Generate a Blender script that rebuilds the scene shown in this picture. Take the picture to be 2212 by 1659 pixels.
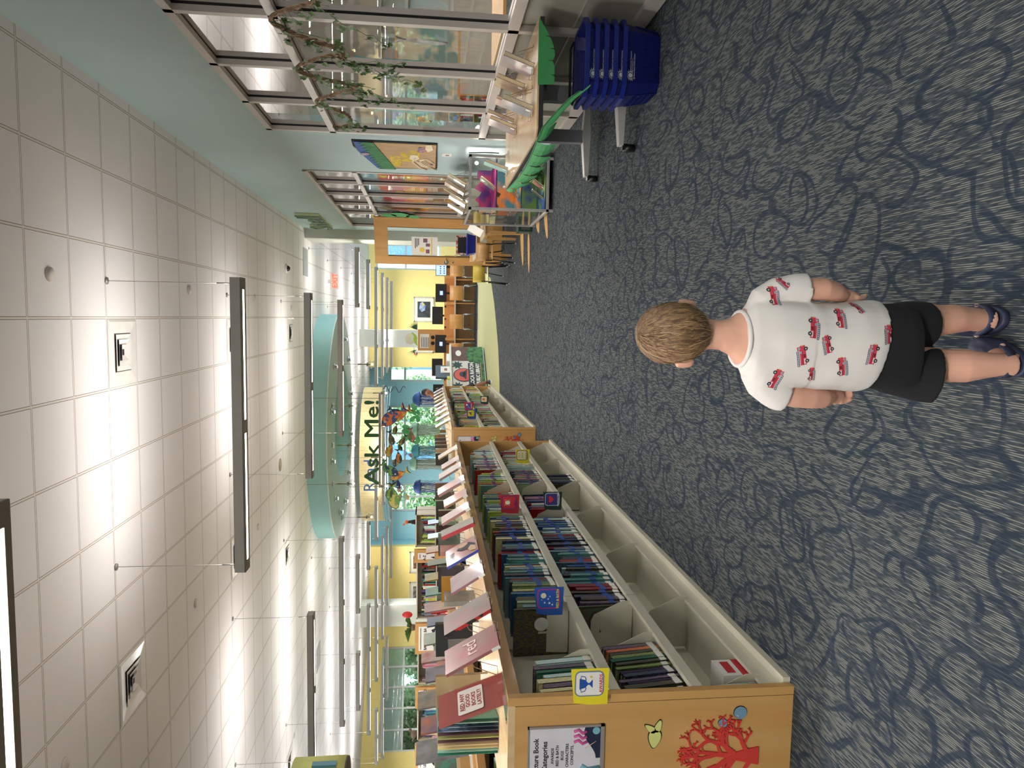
import bpy, bmesh, math, random
from mathutils import Matrix, Vector
from mathutils.bvhtree import BVHTree
random.seed(7)
SC = bpy.context.scene
for o in list(bpy.data.objects): bpy.data.objects.remove(o)
COL = SC.collection
CEIL = 4.0824; T = 0.61; WX = 1.87
# ---------------- camera (portrait view turned on its side, like the photograph)
F_PX = 1570.8; PITCH, YAW, ROLL = .11337, .0906, -.00627
def cam_axes():
    cy, sy, cp, sp, cr, sr = math.cos(YAW), math.sin(YAW), math.cos(PITCH), math.sin(PITCH), math.cos(ROLL), math.sin(ROLL)
    f = Vector((-sy*cp, cy*cp, -sp)); r = Vector((cy, sy, 0)); d = f.cross(r)
    return (r*cr + d*sr, -r*sr + d*cr, f)
r_, d_, f_ = cam_axes()
cd = bpy.data.cameras.new('camera'); cam = bpy.data.objects.new('camera', cd); COL.objects.link(cam)
cd.sensor_fit = 'HORIZONTAL'; cd.sensor_width = 36; cd.lens = F_PX/2212*36; cd.clip_end = 300; cd.clip_start = .05
cam.matrix_world = Matrix(((d_.x, r_.x, -f_.x, 0), (d_.y, r_.y, -f_.y, 0), (d_.z, r_.z, -f_.z, 1.37), (0, 0, 0, 1)))
SC.camera = cam
# ---------------- view, world, sun
SC.view_settings.view_transform = 'Standard'; SC.view_settings.look = 'None'
SC.view_settings.gamma = 1; SC.view_settings.use_curve_mapping = False
SC.view_settings.exposure = 1.05
w = bpy.data.worlds.new('sky'); SC.world = w; w.use_nodes = True
nt = w.node_tree; bg = nt.nodes['Background']; bg.inputs[0].default_value = (.66, .84, 1, 1); bg.inputs[1].default_value = 2.2
sl = bpy.data.lights.new('sun', 'SUN'); sl.energy = 2.2; sl.angle = .02; so = bpy.data.objects.new('sun', sl); COL.objects.link(so)
so.rotation_euler = (math.radians(38), 0, math.radians(12))
DOWN_W, UP_W = 13.0, 6.2     # watts per metre of a linear pendant
# ---------------- materials
def lin(c): 
    return tuple(((v/255)/12.92 if v/255 <= .04045 else ((v/255+.055)/1.055)**2.4) for v in c)
MATS = {}
def mat(name, rgb, rough=.55, metal=0, var=.06, scale=8, coat=0, bump=0, emit=0, spec=.5, rgb2=None, stretch=None, contrast=None, trans=0, alpha=1):
    if name in MATS: return MATS[name]
    m = bpy.data.materials.new(name); m.use_nodes = True; n = m.node_tree; b = n.nodes['Principled BSDF']
    c = lin(rgb)
    tc = n.nodes.new('ShaderNodeTexCoord'); nz = n.nodes.new('ShaderNodeTexNoise'); nz.inputs['Scale'].default_value = scale
    src = tc.outputs['Object']
    if stretch:
        mp = n.nodes.new('ShaderNodeMapping'); mp.inputs['Scale'].default_value = stretch; n.links.new(src, mp.inputs[0]); src = mp.outputs[0]
    n.links.new(src, nz.inputs['Vector'])
    cr = n.nodes.new('ShaderNodeValToRGB')
    lo, hi = contrast or (.3, .7)
    cr.color_ramp.elements[0].position = lo; cr.color_ramp.elements[1].position = hi
    if rgb2: a, d = c, lin(rgb2)
    else: a, d = tuple(v*(1-var) for v in c), tuple(min(1, v*(1+var)) for v in c)
    cr.color_ramp.elements[0].color = (*a, 1); cr.color_ramp.elements[1].color = (*d, 1)
    n.links.new(nz.outputs['Fac'], cr.inputs[0]); n.links.new(cr.outputs[0], b.inputs['Base Color'])
    b.inputs['Roughness'].default_value = rough; b.inputs['Metallic'].default_value = metal
    b.inputs['Coat Weight'].default_value = coat; b.inputs['Coat Roughness'].default_value = .08
    b.inputs['Specular IOR Level'].default_value = spec
    if bump:
        bp = n.nodes.new('ShaderNodeBump'); bp.inputs['Strength'].default_value = bump; bp.inputs['Distance'].default_value = .01
        n.links.new(nz.outputs['Fac'], bp.inputs['Height']); n.links.new(bp.outputs[0], b.inputs['Normal'])
    if emit:
        b.inputs['Emission Color'].default_value = (*c, 1); b.inputs['Emission Strength'].default_value = emit
    MATS[name] = m; return m
def glass(name, tint=(1, 1, 1), refl=1.0):
    if name in MATS: return MATS[name]
    m = bpy.data.materials.new(name); m.use_nodes = True; n = m.node_tree; n.nodes.clear()
    o = n.nodes.new('ShaderNodeOutputMaterial'); t = n.nodes.new('ShaderNodeBsdfTransparent'); g = n.nodes.new('ShaderNodeBsdfGlossy')
    g.inputs['Roughness'].default_value = .02; t.inputs[0].default_value = (*tint, 1)
    lw = n.nodes.new('ShaderNodeLayerWeight'); pw = n.nodes.new('ShaderNodeMath'); pw.operation = 'POWER'; pw.inputs[1].default_value = 5; n.links.new(lw.outputs['Facing'], pw.inputs[0])
    fr = n.nodes.new('ShaderNodeMath'); fr.operation = 'MULTIPLY_ADD'; fr.inputs[1].default_value = .9; fr.inputs[2].default_value = .04; n.links.new(pw.outputs[0], fr.inputs[0])
    ml = n.nodes.new('ShaderNodeMath'); ml.operation = 'MULTIPLY'; ml.inputs[1].default_value = refl; ml.use_clamp = True
    mx = n.nodes.new('ShaderNodeMixShader'); n.links.new(fr.outputs[0], ml.inputs[0]); n.links.new(ml.outputs[0], mx.inputs[0])
    n.links.new(t.outputs[0], mx.inputs[1]); n.links.new(g.outputs[0], mx.inputs[2]); n.links.new(mx.outputs[0], o.inputs[0])
    MATS[name] = m; return m
def carpet():
    m = bpy.data.materials.new('swirl_carpet'); m.use_nodes = True; n = m.node_tree; b = n.nodes['Principled BSDF']
    L = n.links.new; N = n.nodes.new
    tc = N('ShaderNodeTexCoord')
    def noise(sc, vec, det=0, rough=.5, dist=0):
        z = N('ShaderNodeTexNoise'); z.inputs['Scale'].default_value = sc; z.inputs['Detail'].default_value = det
        z.inputs['Roughness'].default_value = rough; z.inputs['Distortion'].default_value = dist; L(vec, z.inputs['Vector']); return z.outputs['Fac']
    def mth(op, a, v=None, c=False):
        k = N('ShaderNodeMath'); k.operation = op; k.use_clamp = c
        for i, x in enumerate((a, v)):
            if x is None: continue
            if isinstance(x, (int, float)): k.inputs[i].default_value = x
            else: L(x, k.inputs[i])
        return k.outputs[0]
    def mapv(s, off=(0, 0, 0)):
        p = N('ShaderNodeMapping'); p.inputs['Scale'].default_value = s; p.inputs['Location'].default_value = off; L(tc.outputs['Object'], p.inputs[0]); return p.outputs[0]
    def ring(sx, sy, off, r0, width):
        p = N('ShaderNodeMapping'); p.inputs['Scale'].default_value = (sx, sy, 1); p.inputs['Location'].default_value = off; L(warp, p.inputs[0])
        v = N('ShaderNodeTexVoronoi'); v.inputs['Scale'].default_value = 1; v.inputs['Randomness'].default_value = .9; v.voronoi_dimensions = '2D'; L(p.outputs[0], v.inputs['Vector'])
        d = mth('ABSOLUTE', mth('SUBTRACT', v.outputs['Distance'], r0)); gate = mth('MULTIPLY', mth('SUBTRACT', noise(1.3*sx, mapv((1, 1, 1), off)), .37), 12, True)
        return mth('MULTIPLY', mth('MULTIPLY', mth('SUBTRACT', width, d), 1/width*2.4, True), gate)
    def ring_old(sc, off, k, width):
        v = noise(sc, mapv((1, .8, 1), off), 0, .5, .6)
        f = mth('FRACT', mth('MULTIPLY', v, k)); d = mth('ABSOLUTE', mth('SUBTRACT', f, .5))
        return mth('SMOOTH_MIN', mth('MULTIPLY', mth('SUBTRACT', width, d), 1/width*2.2, True), 1)
    def sm(x): return mth('MULTIPLY', x, 1, True)
    wn = N('ShaderNodeTexNoise'); wn.inputs['Scale'].default_value = 3.5; wn.inputs['Detail'].default_value = 0; L(tc.outputs['Object'], wn.inputs['Vector'])
    wv = N('ShaderNodeVectorMath'); wv.operation = 'MULTIPLY_ADD'; wv.inputs[1].default_value = (.22, .22, 0); L(wn.outputs['Color'], wv.inputs[0]); L(tc.outputs['Object'], wv.inputs[2]); warp = wv.outputs[0]
    r1 = ring(4.2, 2.7, (0, 0, 0), .37, .044); r2 = ring(4.9, 3.2, (5.3, 3.1, 0), .37, .050)
    rr = mth('MAXIMUM', r1, r2)
    sp = N('ShaderNodeSeparateXYZ'); L(tc.outputs['Object'], sp.inputs[0])
    wob = mth('MULTIPLY', noise(9, mapv((1, 1, 1))), .006)
    rowx = mth('DIVIDE', mth('ADD', sp.outputs[0], wob), .0054); rid = mth('FLOOR', rowx); rf_ = mth('ABSOLUTE', mth('SUBTRACT', mth('FRACT', rowx), .5))
    cb = N('ShaderNodeCombineXYZ'); L(mth('MULTIPLY', rid, 7.31), cb.inputs[0]); L(mth('MULTIPLY', sp.outputs[1], 14), cb.inputs[1])
    st = noise(1, cb.outputs[0], 1)
    st2 = noise(1, mapv((330, 34, 1), (3, 9, 0)), 0)
    streak = mth('MULTIPLY', mth('MULTIPLY', mth('SUBTRACT', st, .455), 8, True), mth('MULTIPLY', mth('SUBTRACT', .30, rf_), 7, True))
    streak = mth('MULTIPLY', streak, mth('SUBTRACT', 1, mth('MULTIPLY', rr, .8)))
    base = N('ShaderNodeMixRGB'); base.inputs[1].default_value = (*lin((45, 54, 61)), 1); base.inputs[2].default_value = (*lin((65, 72, 77)), 1)
    L(mth('MULTIPLY', mth('SUBTRACT', st2, .35), 3, True), base.inputs[0])
    mid = N('ShaderNodeMixRGB'); mid.inputs[2].default_value = (*lin((32, 44, 60)), 1); L(mth('MULTIPLY', rr, .72), mid.inputs[0]); L(base.outputs[0], mid.inputs[1])
    top = N('ShaderNodeMixRGB'); top.inputs[2].default_value = (*lin((138, 138, 130)), 1); L(mth('MULTIPLY', streak, .72), top.inputs[0]); L(mid.outputs[0], top.inputs[1])
    L(top.outputs[0], b.inputs['Base Color']); b.inputs['Roughness'].default_value = .95; b.inputs['Specular IOR Level'].default_value = .15
    bp = N('ShaderNodeBump'); bp.inputs['Strength'].default_value = .5; bp.inputs['Distance'].default_value = .004; L(st, bp.inputs['Height']); L(bp.outputs[0], b.inputs['Normal'])
    return m
def ceiling_tiles():
    m = bpy.data.materials.new('ceiling_tile'); m.use_nodes = True; n = m.node_tree; b = n.nodes['Principled BSDF']
    L = n.links.new; N = n.nodes.new
    tc = N('ShaderNodeTexCoord'); sp = N('ShaderNodeSeparateXYZ'); L(tc.outputs['Object'], sp.inputs[0])
    def mth(op, a, v=None, c=False):
        k = N('ShaderNodeMath'); k.operation = op; k.use_clamp = c
        for i, x in enumerate((a, v)):
            if x is None: continue
            if isinstance(x, (int, float)): k.inputs[i].default_value = x
            else: L(x, k.inputs[i])
        return k.outputs[0]
    def dist(axis, off):
        f = mth('FRACT', mth('DIVIDE', mth('ADD', sp.outputs[axis], 61-off+T/2), T))
        return mth('MULTIPLY', mth('ABSOLUTE', mth('SUBTRACT', f, .5)), T)
    d = mth('MINIMUM', dist(0, -.0522), dist(1, 5.2906))
    bar = mth('LESS_THAN', d, .0075); edge = mth('LESS_THAN', d, .0115)
    nz = N('ShaderNodeTexNoise'); nz.inputs['Scale'].default_value = 1.1; L(tc.outputs['Object'], nz.inputs['Vector'])
    c0 = N('ShaderNodeMixRGB'); c0.inputs[1].default_value = (*lin((222, 219, 218)), 1); c0.inputs[2].default_value = (*lin((230, 227, 226)), 1); L(nz.outputs['Fac'], c0.inputs[0])
    c1 = N('ShaderNodeMixRGB'); c1.inputs[2].default_value = (*lin((112, 106, 102)), 1); L(edge, c1.inputs[0]); L(c0.outputs[0], c1.inputs[1])
    c2 = N('ShaderNodeMixRGB'); c2.inputs[2].default_value = (*lin((222, 216, 208)), 1); L(bar, c2.inputs[0]); L(c1.outputs[0], c2.inputs[1])
    L(c2.outputs[0], b.inputs['Base Color']); b.inputs['Roughness'].default_value = .9; b.inputs['Specular IOR Level'].default_value = .1
    return m
def wood(name, rgb, rgb2, stretch, rough=.4):
    return mat(name, rgb, rough, rgb2=rgb2, stretch=stretch, scale=1.0, contrast=(.3, .72), coat=.15)
CARPET = carpet(); TILE = ceiling_tiles()
TEAL = mat('teal_wall_paint', (180, 202, 202), .8, var=.02, scale=2)
YEL = mat('yellow_wall_paint', (250, 228, 146), .8, var=.02)
BLUE = mat('blue_wall_paint', (162, 216, 228), .8, var=.03)
PALE = mat('pale_grey_paint', (196, 200, 188), .8, var=.02)
BEIGE = mat('beige_wall_paint', (206, 200, 186), .8, var=.03)
ALU = mat('brushed_aluminium', (190, 184, 178), .45, metal=.25, var=.03)
BLACK = mat('black_rubber', (16, 16, 18), .6, var=.1)
GLASS = glass('window_glass', (1, 1, 1), .6); GLASS2 = glass('case_glass', (.97, .99, .98), .8)
MAPLE = wood('maple_veneer', (196, 150, 88), (206, 162, 102), (14, 14, 1.5))
MAPLE_D = wood('maple_edge', (166, 122, 70), (180, 138, 84), (14, 3, 2))
TOPW = wood('butcher_block_top', (208, 178, 134), (222, 196, 156), (26, 2.2, 10), .3)
PUTTY = mat('putty_enamel_steel', (206, 202, 184), .38, var=.02)
WHITE = mat('white_card', (232, 230, 224), .6, var=.02)
PAGES = mat('page_block', (222, 208, 176), .8, var=.08, scale=60)
BLACKP = mat('black_plastic', (22, 22, 24), .35, var=.1)
CHROME = mat('chrome_tube', (190, 192, 196), .22, metal=.9, var=.03)
GREYM = mat('grey_metal', (118, 116, 114), .4, metal=.5, var=.04)
TAN = mat('tan_paper', (206, 164, 100), .85, var=.04)
GREENP = mat('green_card', (62, 150, 88), .7, var=.05)
SKIN = mat('skin', (218, 166, 144), .55, var=.05, scale=14)
LAMP = mat('lamp_diffuser', (255, 246, 228), .4, emit=9)
RED = mat('red_print', (190, 40, 48), .6, var=.1)
INK = mat('dark_ink', (38, 36, 52), .6)
# ---------------- mesh helpers
def FR(o, x, y):
    x = Vector(x).normalized(); y = Vector(y); z = x.cross(y).normalized(); y = z.cross(x)
    return Matrix(((x.x, y.x, z.x, o[0]), (x.y, y.y, z.y, o[1]), (x.z, y.z, z.z, o[2]), (0, 0, 0, 1)))
def toward_cam(o): return FR(o, (1, 0, 0), (0, 0, 1))       # faces -Y
def face_px(o): return FR(o, (0, 1, 0), (0, 0, 1))          # faces +X
def face_nx(o): return FR(o, (0, -1, 0), (0, 0, 1))         # faces -X
I4 = Matrix.Identity(4)
class MB:
    def __init__(s): s.v = []; s.f = []; s.m = []; s.mats = []; s.M = I4; s.cur = 0; s.sm = False; s.smooth = []
    def use(s, m):
        if m not in s.mats: s.mats.append(m)
        s.cur = s.mats.index(m); return s
    def add(s, vs, fs, smooth=None):
        b = len(s.v); s.v += [s.M @ Vector(v) for v in vs]
        for f in fs: s.f.append([b+i for i in f]); s.m.append(s.cur); s.smooth.append(s.sm if smooth is None else smooth)
        return s
    def box(s, x0, y0, z0, x1, y1, z1):
        x0, x1 = min(x0, x1), max(x0, x1); y0, y1 = min(y0, y1), max(y0, y1); z0, z1 = min(z0, z1), max(z0, z1)
        return s.add([(x0,y0,z0),(x1,y0,z0),(x1,y1,z0),(x0,y1,z0),(x0,y0,z1),(x1,y0,z1),(x1,y1,z1),(x0,y1,z1)],
            [(0,3,2,1),(4,5,6,7),(0,1,5,4),(1,2,6,5),(2,3,7,6),(3,0,4,7)], False)
    def quad(s, a, b, c, d): return s.add([a, b, c, d], [(0, 1, 2, 3)], False)
    def loft(s, rings, cap=True, smooth=True):
        n = len(rings[0]); vs = [p for r in rings for p in r]; fs = []
        for i in range(len(rings)-1):
            for j in range(n): fs.append((i*n+j, i*n+(j+1) % n, (i+1)*n+(j+1) % n, (i+1)*n+j))
        if cap: fs.append(tuple(range(n-1, -1, -1))); fs.append(tuple((len(rings)-1)*n+j for j in range(n)))
        return s.add(vs, fs, smooth)
    def tube(s, pts, r, n=8, cap=True):
        pts = [Vector(p) for p in pts]; rings = []; u = None
        for i, p in enumerate(pts):
            t = (pts[min(i+1, len(pts)-1)] - pts[max(i-1, 0)]).normalized()
            if u is None: u = t.orthogonal().normalized()
            else: u = (u - t*u.dot(t)); u = u.normalized() if u.length > 1e-6 else t.orthogonal().normalized()
            w_ = t.cross(u); rr = r[i] if isinstance(r, (list, tuple)) else r
            rings.append([p + (u*math.cos(a)+w_*math.sin(a))*rr for a in [2*math.pi*k/n for k in range(n)]])
        return s.loft(rings, cap)
    def cyl(s, p, r, h, n=20, r2=None):
        r2 = r if r2 is None else r2
        return s.loft([[(p[0]+math.cos(2*math.pi*k/n)*q, p[1]+math.sin(2*math.pi*k/n)*q, p[2]+z) for k in range(n)] for q, z in ((r, 0), (r2, h))])
    def sph(s, c, rx, ry=None, rz=None, n=16, m=10):
        ry = rx if ry is None else ry; rz = rx if rz is None else rz
        return s.loft([[(c[0]+rx*math.sin(t)*math.cos(2*math.pi*k/n), c[1]+ry*math.sin(t)*math.sin(2*math.pi*k/n), c[2]-rz*math.cos(t)) for k in range(n)]
            for t in [max(.02, min(math.pi-.02, math.pi*i/m)) for i in range(m+1)]])
    def prism(s, poly, z0=0, z1=.002):      # polygon in the local xy plane, extruded along local z
        n = len(poly); ar = sum(poly[i][0]*poly[(i+1) % n][1]-poly[(i+1) % n][0]*poly[i][1] for i in range(n))
        if ar < 0: poly = poly[::-1]
        return s.add([(x, y, z0) for x, y in poly]+[(x, y, z1) for x, y in poly],
            [tuple(range(n-1, -1, -1)), tuple(range(n, 2*n))]+[(i, (i+1) % n, n+(i+1) % n, n+i) for i in range(n)], False)
    def disc(s, x, y, r, z0=0, z1=.002, n=20, ry=None, rot=0):
        ry = r if ry is None else ry; c, q = math.cos(rot), math.sin(rot)
        return s.prism([(x+r*math.cos(a)*c-ry*math.sin(a)*q, y+r*math.cos(a)*q+ry*math.sin(a)*c) for a in [2*math.pi*k/n for k in range(n)]], z0, z1)
    def text(s, txt, x, y, size, z=0, depth=.0006, align='LEFT', sx=1, bold=0, fat=0):
        if fat:
            for i, (ax, ay) in enumerate(((-1, 0), (1, 0), (0, -1), (0, 1))): s.text(txt, x+ax*fat, y+ay*fat, size, z+i*depth*.02, depth, align, sx)
            return s
        c = bpy.data.curves.new('t', 'FONT'); c.body = txt; c.size = size; c.extrude = depth; c.align_x = align; c.resolution_u = 2; c.offset = bold
        o = bpy.data.objects.new('t', c); COL.objects.link(o)
        me = bpy.data.meshes.new_from_object(o.evaluated_get(bpy.context.evaluated_depsgraph_get()))
        s.add([(v.co.x*sx+x, v.co.y+y, v.co.z+z) for v in me.vertices], [tuple(p.vertices) for p in me.polygons], False)
        bpy.data.objects.remove(o); bpy.data.curves.remove(c); bpy.data.meshes.remove(me); return s
    def mesh(s, name, inv=None):
        me = bpy.data.meshes.new(name); me.from_pydata([(inv @ v) if inv else v for v in s.v], [], s.f)
        for m in s.mats: me.materials.append(m)
        me.polygons.foreach_set('material_index', s.m); me.polygons.foreach_set('use_smooth', s.smooth); me.update(); return me
    def build(s, name, m=None, parent=None, label=None, loc=None):
        if m is not None:
            if not s.mats: s.mats = [m]
        if parent is not None: inv = WM[parent.name].inverted()
        elif loc is not None: inv = Matrix.Translation(-Vector(loc))
        else:
            xs = [v.x for v in s.v]; ys = [v.y for v in s.v]; zs = [v.z for v in s.v]
            loc = Vector(((min(xs)+max(xs))/2, (min(ys)+max(ys))/2, min(zs))); inv = Matrix.Translation(-loc)
        o = bpy.data.objects.new(name, s.mesh(name, inv)); COL.objects.link(o)
        if parent is not None: o.parent = parent; WM[o.name] = WM[parent.name].copy()
        else: o.location = loc; WM[o.name] = Matrix.Translation(Vector(loc))
        if label: o['label'] = label
        return o
WM = {}
def thing(name, label, cat, loc=(0, 0, 0), group=None):
    o = bpy.data.objects.new(name, None); COL.objects.link(o); o.location = loc; o.empty_display_size = .1
    WM[o.name] = Matrix.Translation(Vector(loc)); tag(o, label, cat, group); return o
def tag(o, label, cat, group=None, kind=None):
    o['label'] = label; o['category'] = cat
    if group: o['group'] = group
    if kind: o['kind'] = kind
    return o
def struct(o): o['kind'] = 'structure'; return o
def part(name, m, parent, fn, label=None):
    b = MB(); b.use(m); fn(b); return b.build(name, None, parent, label)
ORD = ['first','second','third','fourth','fifth','sixth','seventh','eighth','ninth','tenth','eleventh','twelfth','thirteenth','fourteenth','fifteenth','sixteenth','seventeenth','eighteenth','nineteenth']
TENS = {2:'twenty',3:'thirty',4:'forty',5:'fifty',6:'sixty',7:'seventy',8:'eighty',9:'ninety'}
def ordn(i):
    if i <= 19: return ORD[i-1]
    if i < 100: t, u = divmod(i, 10); return (TENS[t][:-1]+'ieth') if u == 0 else TENS[t]+'-'+ORD[u-1]
    return 'one hundred and '+ordn(i-100) if i > 100 else 'hundredth'
# ================= the room shell
def sbox(name, m, *bxs):
    b = MB(); b.use(m)
    for q in bxs: b.box(*q)
    return struct(b.build(name))
fl = MB(); fl.use(CARPET).quad((-21, -3, 0), (9, -3, 0), (9, 35, 0), (-21, 35, 0)); struct(fl.build('floor', loc=(0, 0, 0)))
b = MB(); b.use(TILE).box(-21, -3, CEIL, 9, 35, CEIL+.25); struct(b.build('ceiling', loc=(0, 0, 0)))
# right wall: teal paint with two glazed openings
b = MB(); b.use(TEAL)
W2 = WX+.16
b.box(WX, -3, 3.02, W2, 16.45, CEIL); b.box(WX, 7.80, 0, W2, 9.83, 3.02); b.box(WX, 15.68, 0, W2, 16.45, 3.02)
struct(b.build('wall_right'))
b = MB(); b.use(PALE).box(1.67, 16.45, 0, 1.87, 17.5, CEIL); b.box(1.87, 16.45, 0, 9, 16.6, CEIL); struct(b.build('wall_pier'))
sbox('wall_back', YEL, (-2.3, 33.4, 0, 2.1, 33.7, CEIL), (4.3, 33.4, 0, 9, 33.7, CEIL), (2.1, 33.4, 3.77, 4.3, 33.7, CEIL), (2.1, 33.4, 0, 4.3, 33.7, .9),
     (-13.25, 33.2, 0, -10.6, 33.5, CEIL))
sbox('wall_alcove', BLUE, (-3.05, 34.3, 3.23, -2.0, 34.6, CEIL), (-3.05, 34.3, 0, -2.0, 34.6, .7), (-4.17, 34.3, 0, -3.05, 34.6, CEIL), (-6.85, 34.3, 3.2, -4.17, 34.6, CEIL), (-6.85, 34.3, 0, -4.17, 34.6, .7),
     (-7.9, 34.3, 0, -6.85, 34.6, CEIL), (-9.25, 34.3, 3.2, -7.9, 34.6, CEIL), (-9.25, 34.3, 0, -7.9, 34.6, .7), (-10.9, 34.3, 0, -9.25, 34.6, CEIL), (-10.9, 33.5, 0, -10.6, 34.6, CEIL), (-2.3, 33.7, 0, -2.0, 34.3, CEIL))
# angled yellow wall with the long window
P0, P1 = Vector((-13.2, 33.25, 0)), Vector((-20.2, 27.35, 0)); wd = (P1-P0).normalized(); WL = (P1-P0).length
WA = FR(P0, wd, (0, 0, 1))        # local x along the wall, y up, z towards the room
s0 = (Vector((-14.75, 31.85, 0))-P0).length; s1 = (Vector((-18.05, 29.1, 0))-P0).length
if WA.col[2].y > 0: WA = FR(P0+wd*WL, -wd, (0, 0, 1)); s0, s1 = WL-s1, WL-s0
b = MB(); b.use(YEL); b.M = WA
for q in ((0, 0, s0, CEIL), (s1, 0, WL, CEIL), (s0, 3.38, s1, CEIL), (s0, 0, s1, .9)): b.box(q[0], q[1], -.25, q[2], q[3], 0)
struct(b.build('wall_angled'))
sbox('wall_left', PALE, (-21, -3, 0, -20.8, 35, CEIL)); sbox('wall_rear', PALE, (-21, -3.2, 0, 9, -3, CEIL))
# adjoining story room behind the glass
sbox('wall_story_room', BEIGE, (8.8, -3, 0, 9, 16.6, CEIL))
sbox('wall_story_room_end', BEIGE, (2.03, 16.2, 0, 5.0, 16.4, CEIL), (6.9, 16.2, 0, 8.8, 16.4, CEIL), (5.0, 16.2, 2.5, 6.9, 16.4, CEIL), (5.0, 16.2, 0, 6.9, 16.4, .9))
sbox('baseboard_right', mat('grey_vinyl_base', (120, 122, 120), .6), (1.858, 7.8, 0, WX, 9.83, .1), (1.858, 15.68, 0, WX, 16.45, .1))
# bright daylight panels of sky behind are the real sky; glazing frames
def window(name, M, x0, x1, y0, y1, xs, ys, m=ALU, t=.05, d=.08, glassm=GLASS):
    r = bpy.data.objects.new(name, None); COL.objects.link(r); WM[r.name] = I4.copy(); r['kind'] = 'structure'
    b = MB(); b.use(m); b.M = M
    for x in [x0+t/2]+xs+[x1-t/2]: b.box(x-t/2, y0, -d, x+t/2, y1, .02)
    for y in [y0+t/2]+ys+[y1-t/2]: b.box(x0, y-t/2, -d, x1, y+t/2, .018)
    b.build('window_frame', None, r)
    g = MB(); g.use(glassm); g.M = M; g.box(x0+.01, y0+.01, -.045, x1-.01, y1-.01, -.04); g.build('pane', None, r); return r
WFR = mat('far_window_frame', (206, 212, 208), .5)
window('window_1', toward_cam((0, 33.5, 0)), 2.1, 4.3, .9, 3.77, [3.2], [2.45], WFR, .07)
window('window_2', toward_cam((0, 34.4, 0)), -3.05, -2.0, .7, 3.23, [], [2.5], WFR, .1)
window('window_3', toward_cam((0, 34.4, 0)), -6.85, -4.17, .7, 3.2, [-5.5], [2.5], WFR, .09)
window('window_4', toward_cam((0, 34.4, 0)), -9.25, -7.9, .7, 3.2, [-8.55], [2.5], WFR, .09)
n = 5; window('window_5', WA @ Matrix.Translation((0, 0, -.1)), s0, s1, .9, 3.38, [s0+(s1-s0)*k/n for k in range(1, n)], [2.42], WFR, .08)
window('window_6', toward_cam((0, 16.3, 0)), 5.0, 6.9, .9, 2.5, [5.95], [1.9], WFR, .07)
# interior storefront glazing on the right: mullions with a black gasket in the middle
def storefront(name, y0, y1, mull, door=None):
    r = bpy.data.objects.new(name, None); COL.objects.link(r); WM[r.name] = I4.copy(); r['kind'] = 'structure'
    for k, (xa, xb, m, e) in enumerate(((1.858, 1.898, ALU, 0), (1.898, 1.918, BLACK, .004), (1.918, 1.955, ALU, 0))):
        b = MB(); b.use(m)
        for y in mull: b.box(xa, y-.026+e, .02, xb, y+.026-e, 3.02)
        segs = [(y0, y1)] if not door else [(y0, door)]
        for z, h in ((2.99, .03), (2.36, .03)): b.box(xa, y0, z-h+e, xb, y1, z+h-e)
        for z, h in ((.84, .035), (.06, .045)):
            for a, c in segs: b.box(xa, a, z-h+e, xb, c, z+h-e)
        b.build('window_frame' if k != 1 else 'gasket', None, r)
    g = MB(); g.use(GLASS); ye = door or y1
    g.box(1.906, y0, .86, 1.910, ye, 3.0)
    if door: g.box(1.906, door, 2.38, 1.910, y1, 3.0)
    g.build('pane', None, r)
    g = MB(); g.use(mat('olive_panel_fabric', (150, 150, 136), .8, scale=30, stretch=(1, 8, 1), var=.08)); g.box(1.90, y0, .1, 1.915, ye, .8); g.build('panel', None, r)
    g = MB(); g.use(ALU); g.box(1.892, y0, .445, 1.92, ye, .455); g.build('trim_strip', None, r)
    return r
storefront('window_7', 1.0, 7.80, [1.06, 2.02, 2.98, 3.94, 4.90, 5.86, 6.82, 7.77])
storefront('window_8', 9.83, 15.68, [9.86, 10.74, 11.7, 12.72, 13.78, 15.65], 13.78)
b = MB(); b.use(TEAL).box(WX, -3, 0, W2, 1.0, 3.02); struct(b.build('wall_right_near'))
# columns
tw = struct(sbox('column_centre', PALE, (-1.2, 28.8, 0, -.52, 29.4, CEIL)))
struct(sbox('column_left', PALE, (-12.6, 29.0, 0, -11.7, 29.7, CEIL)))
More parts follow.
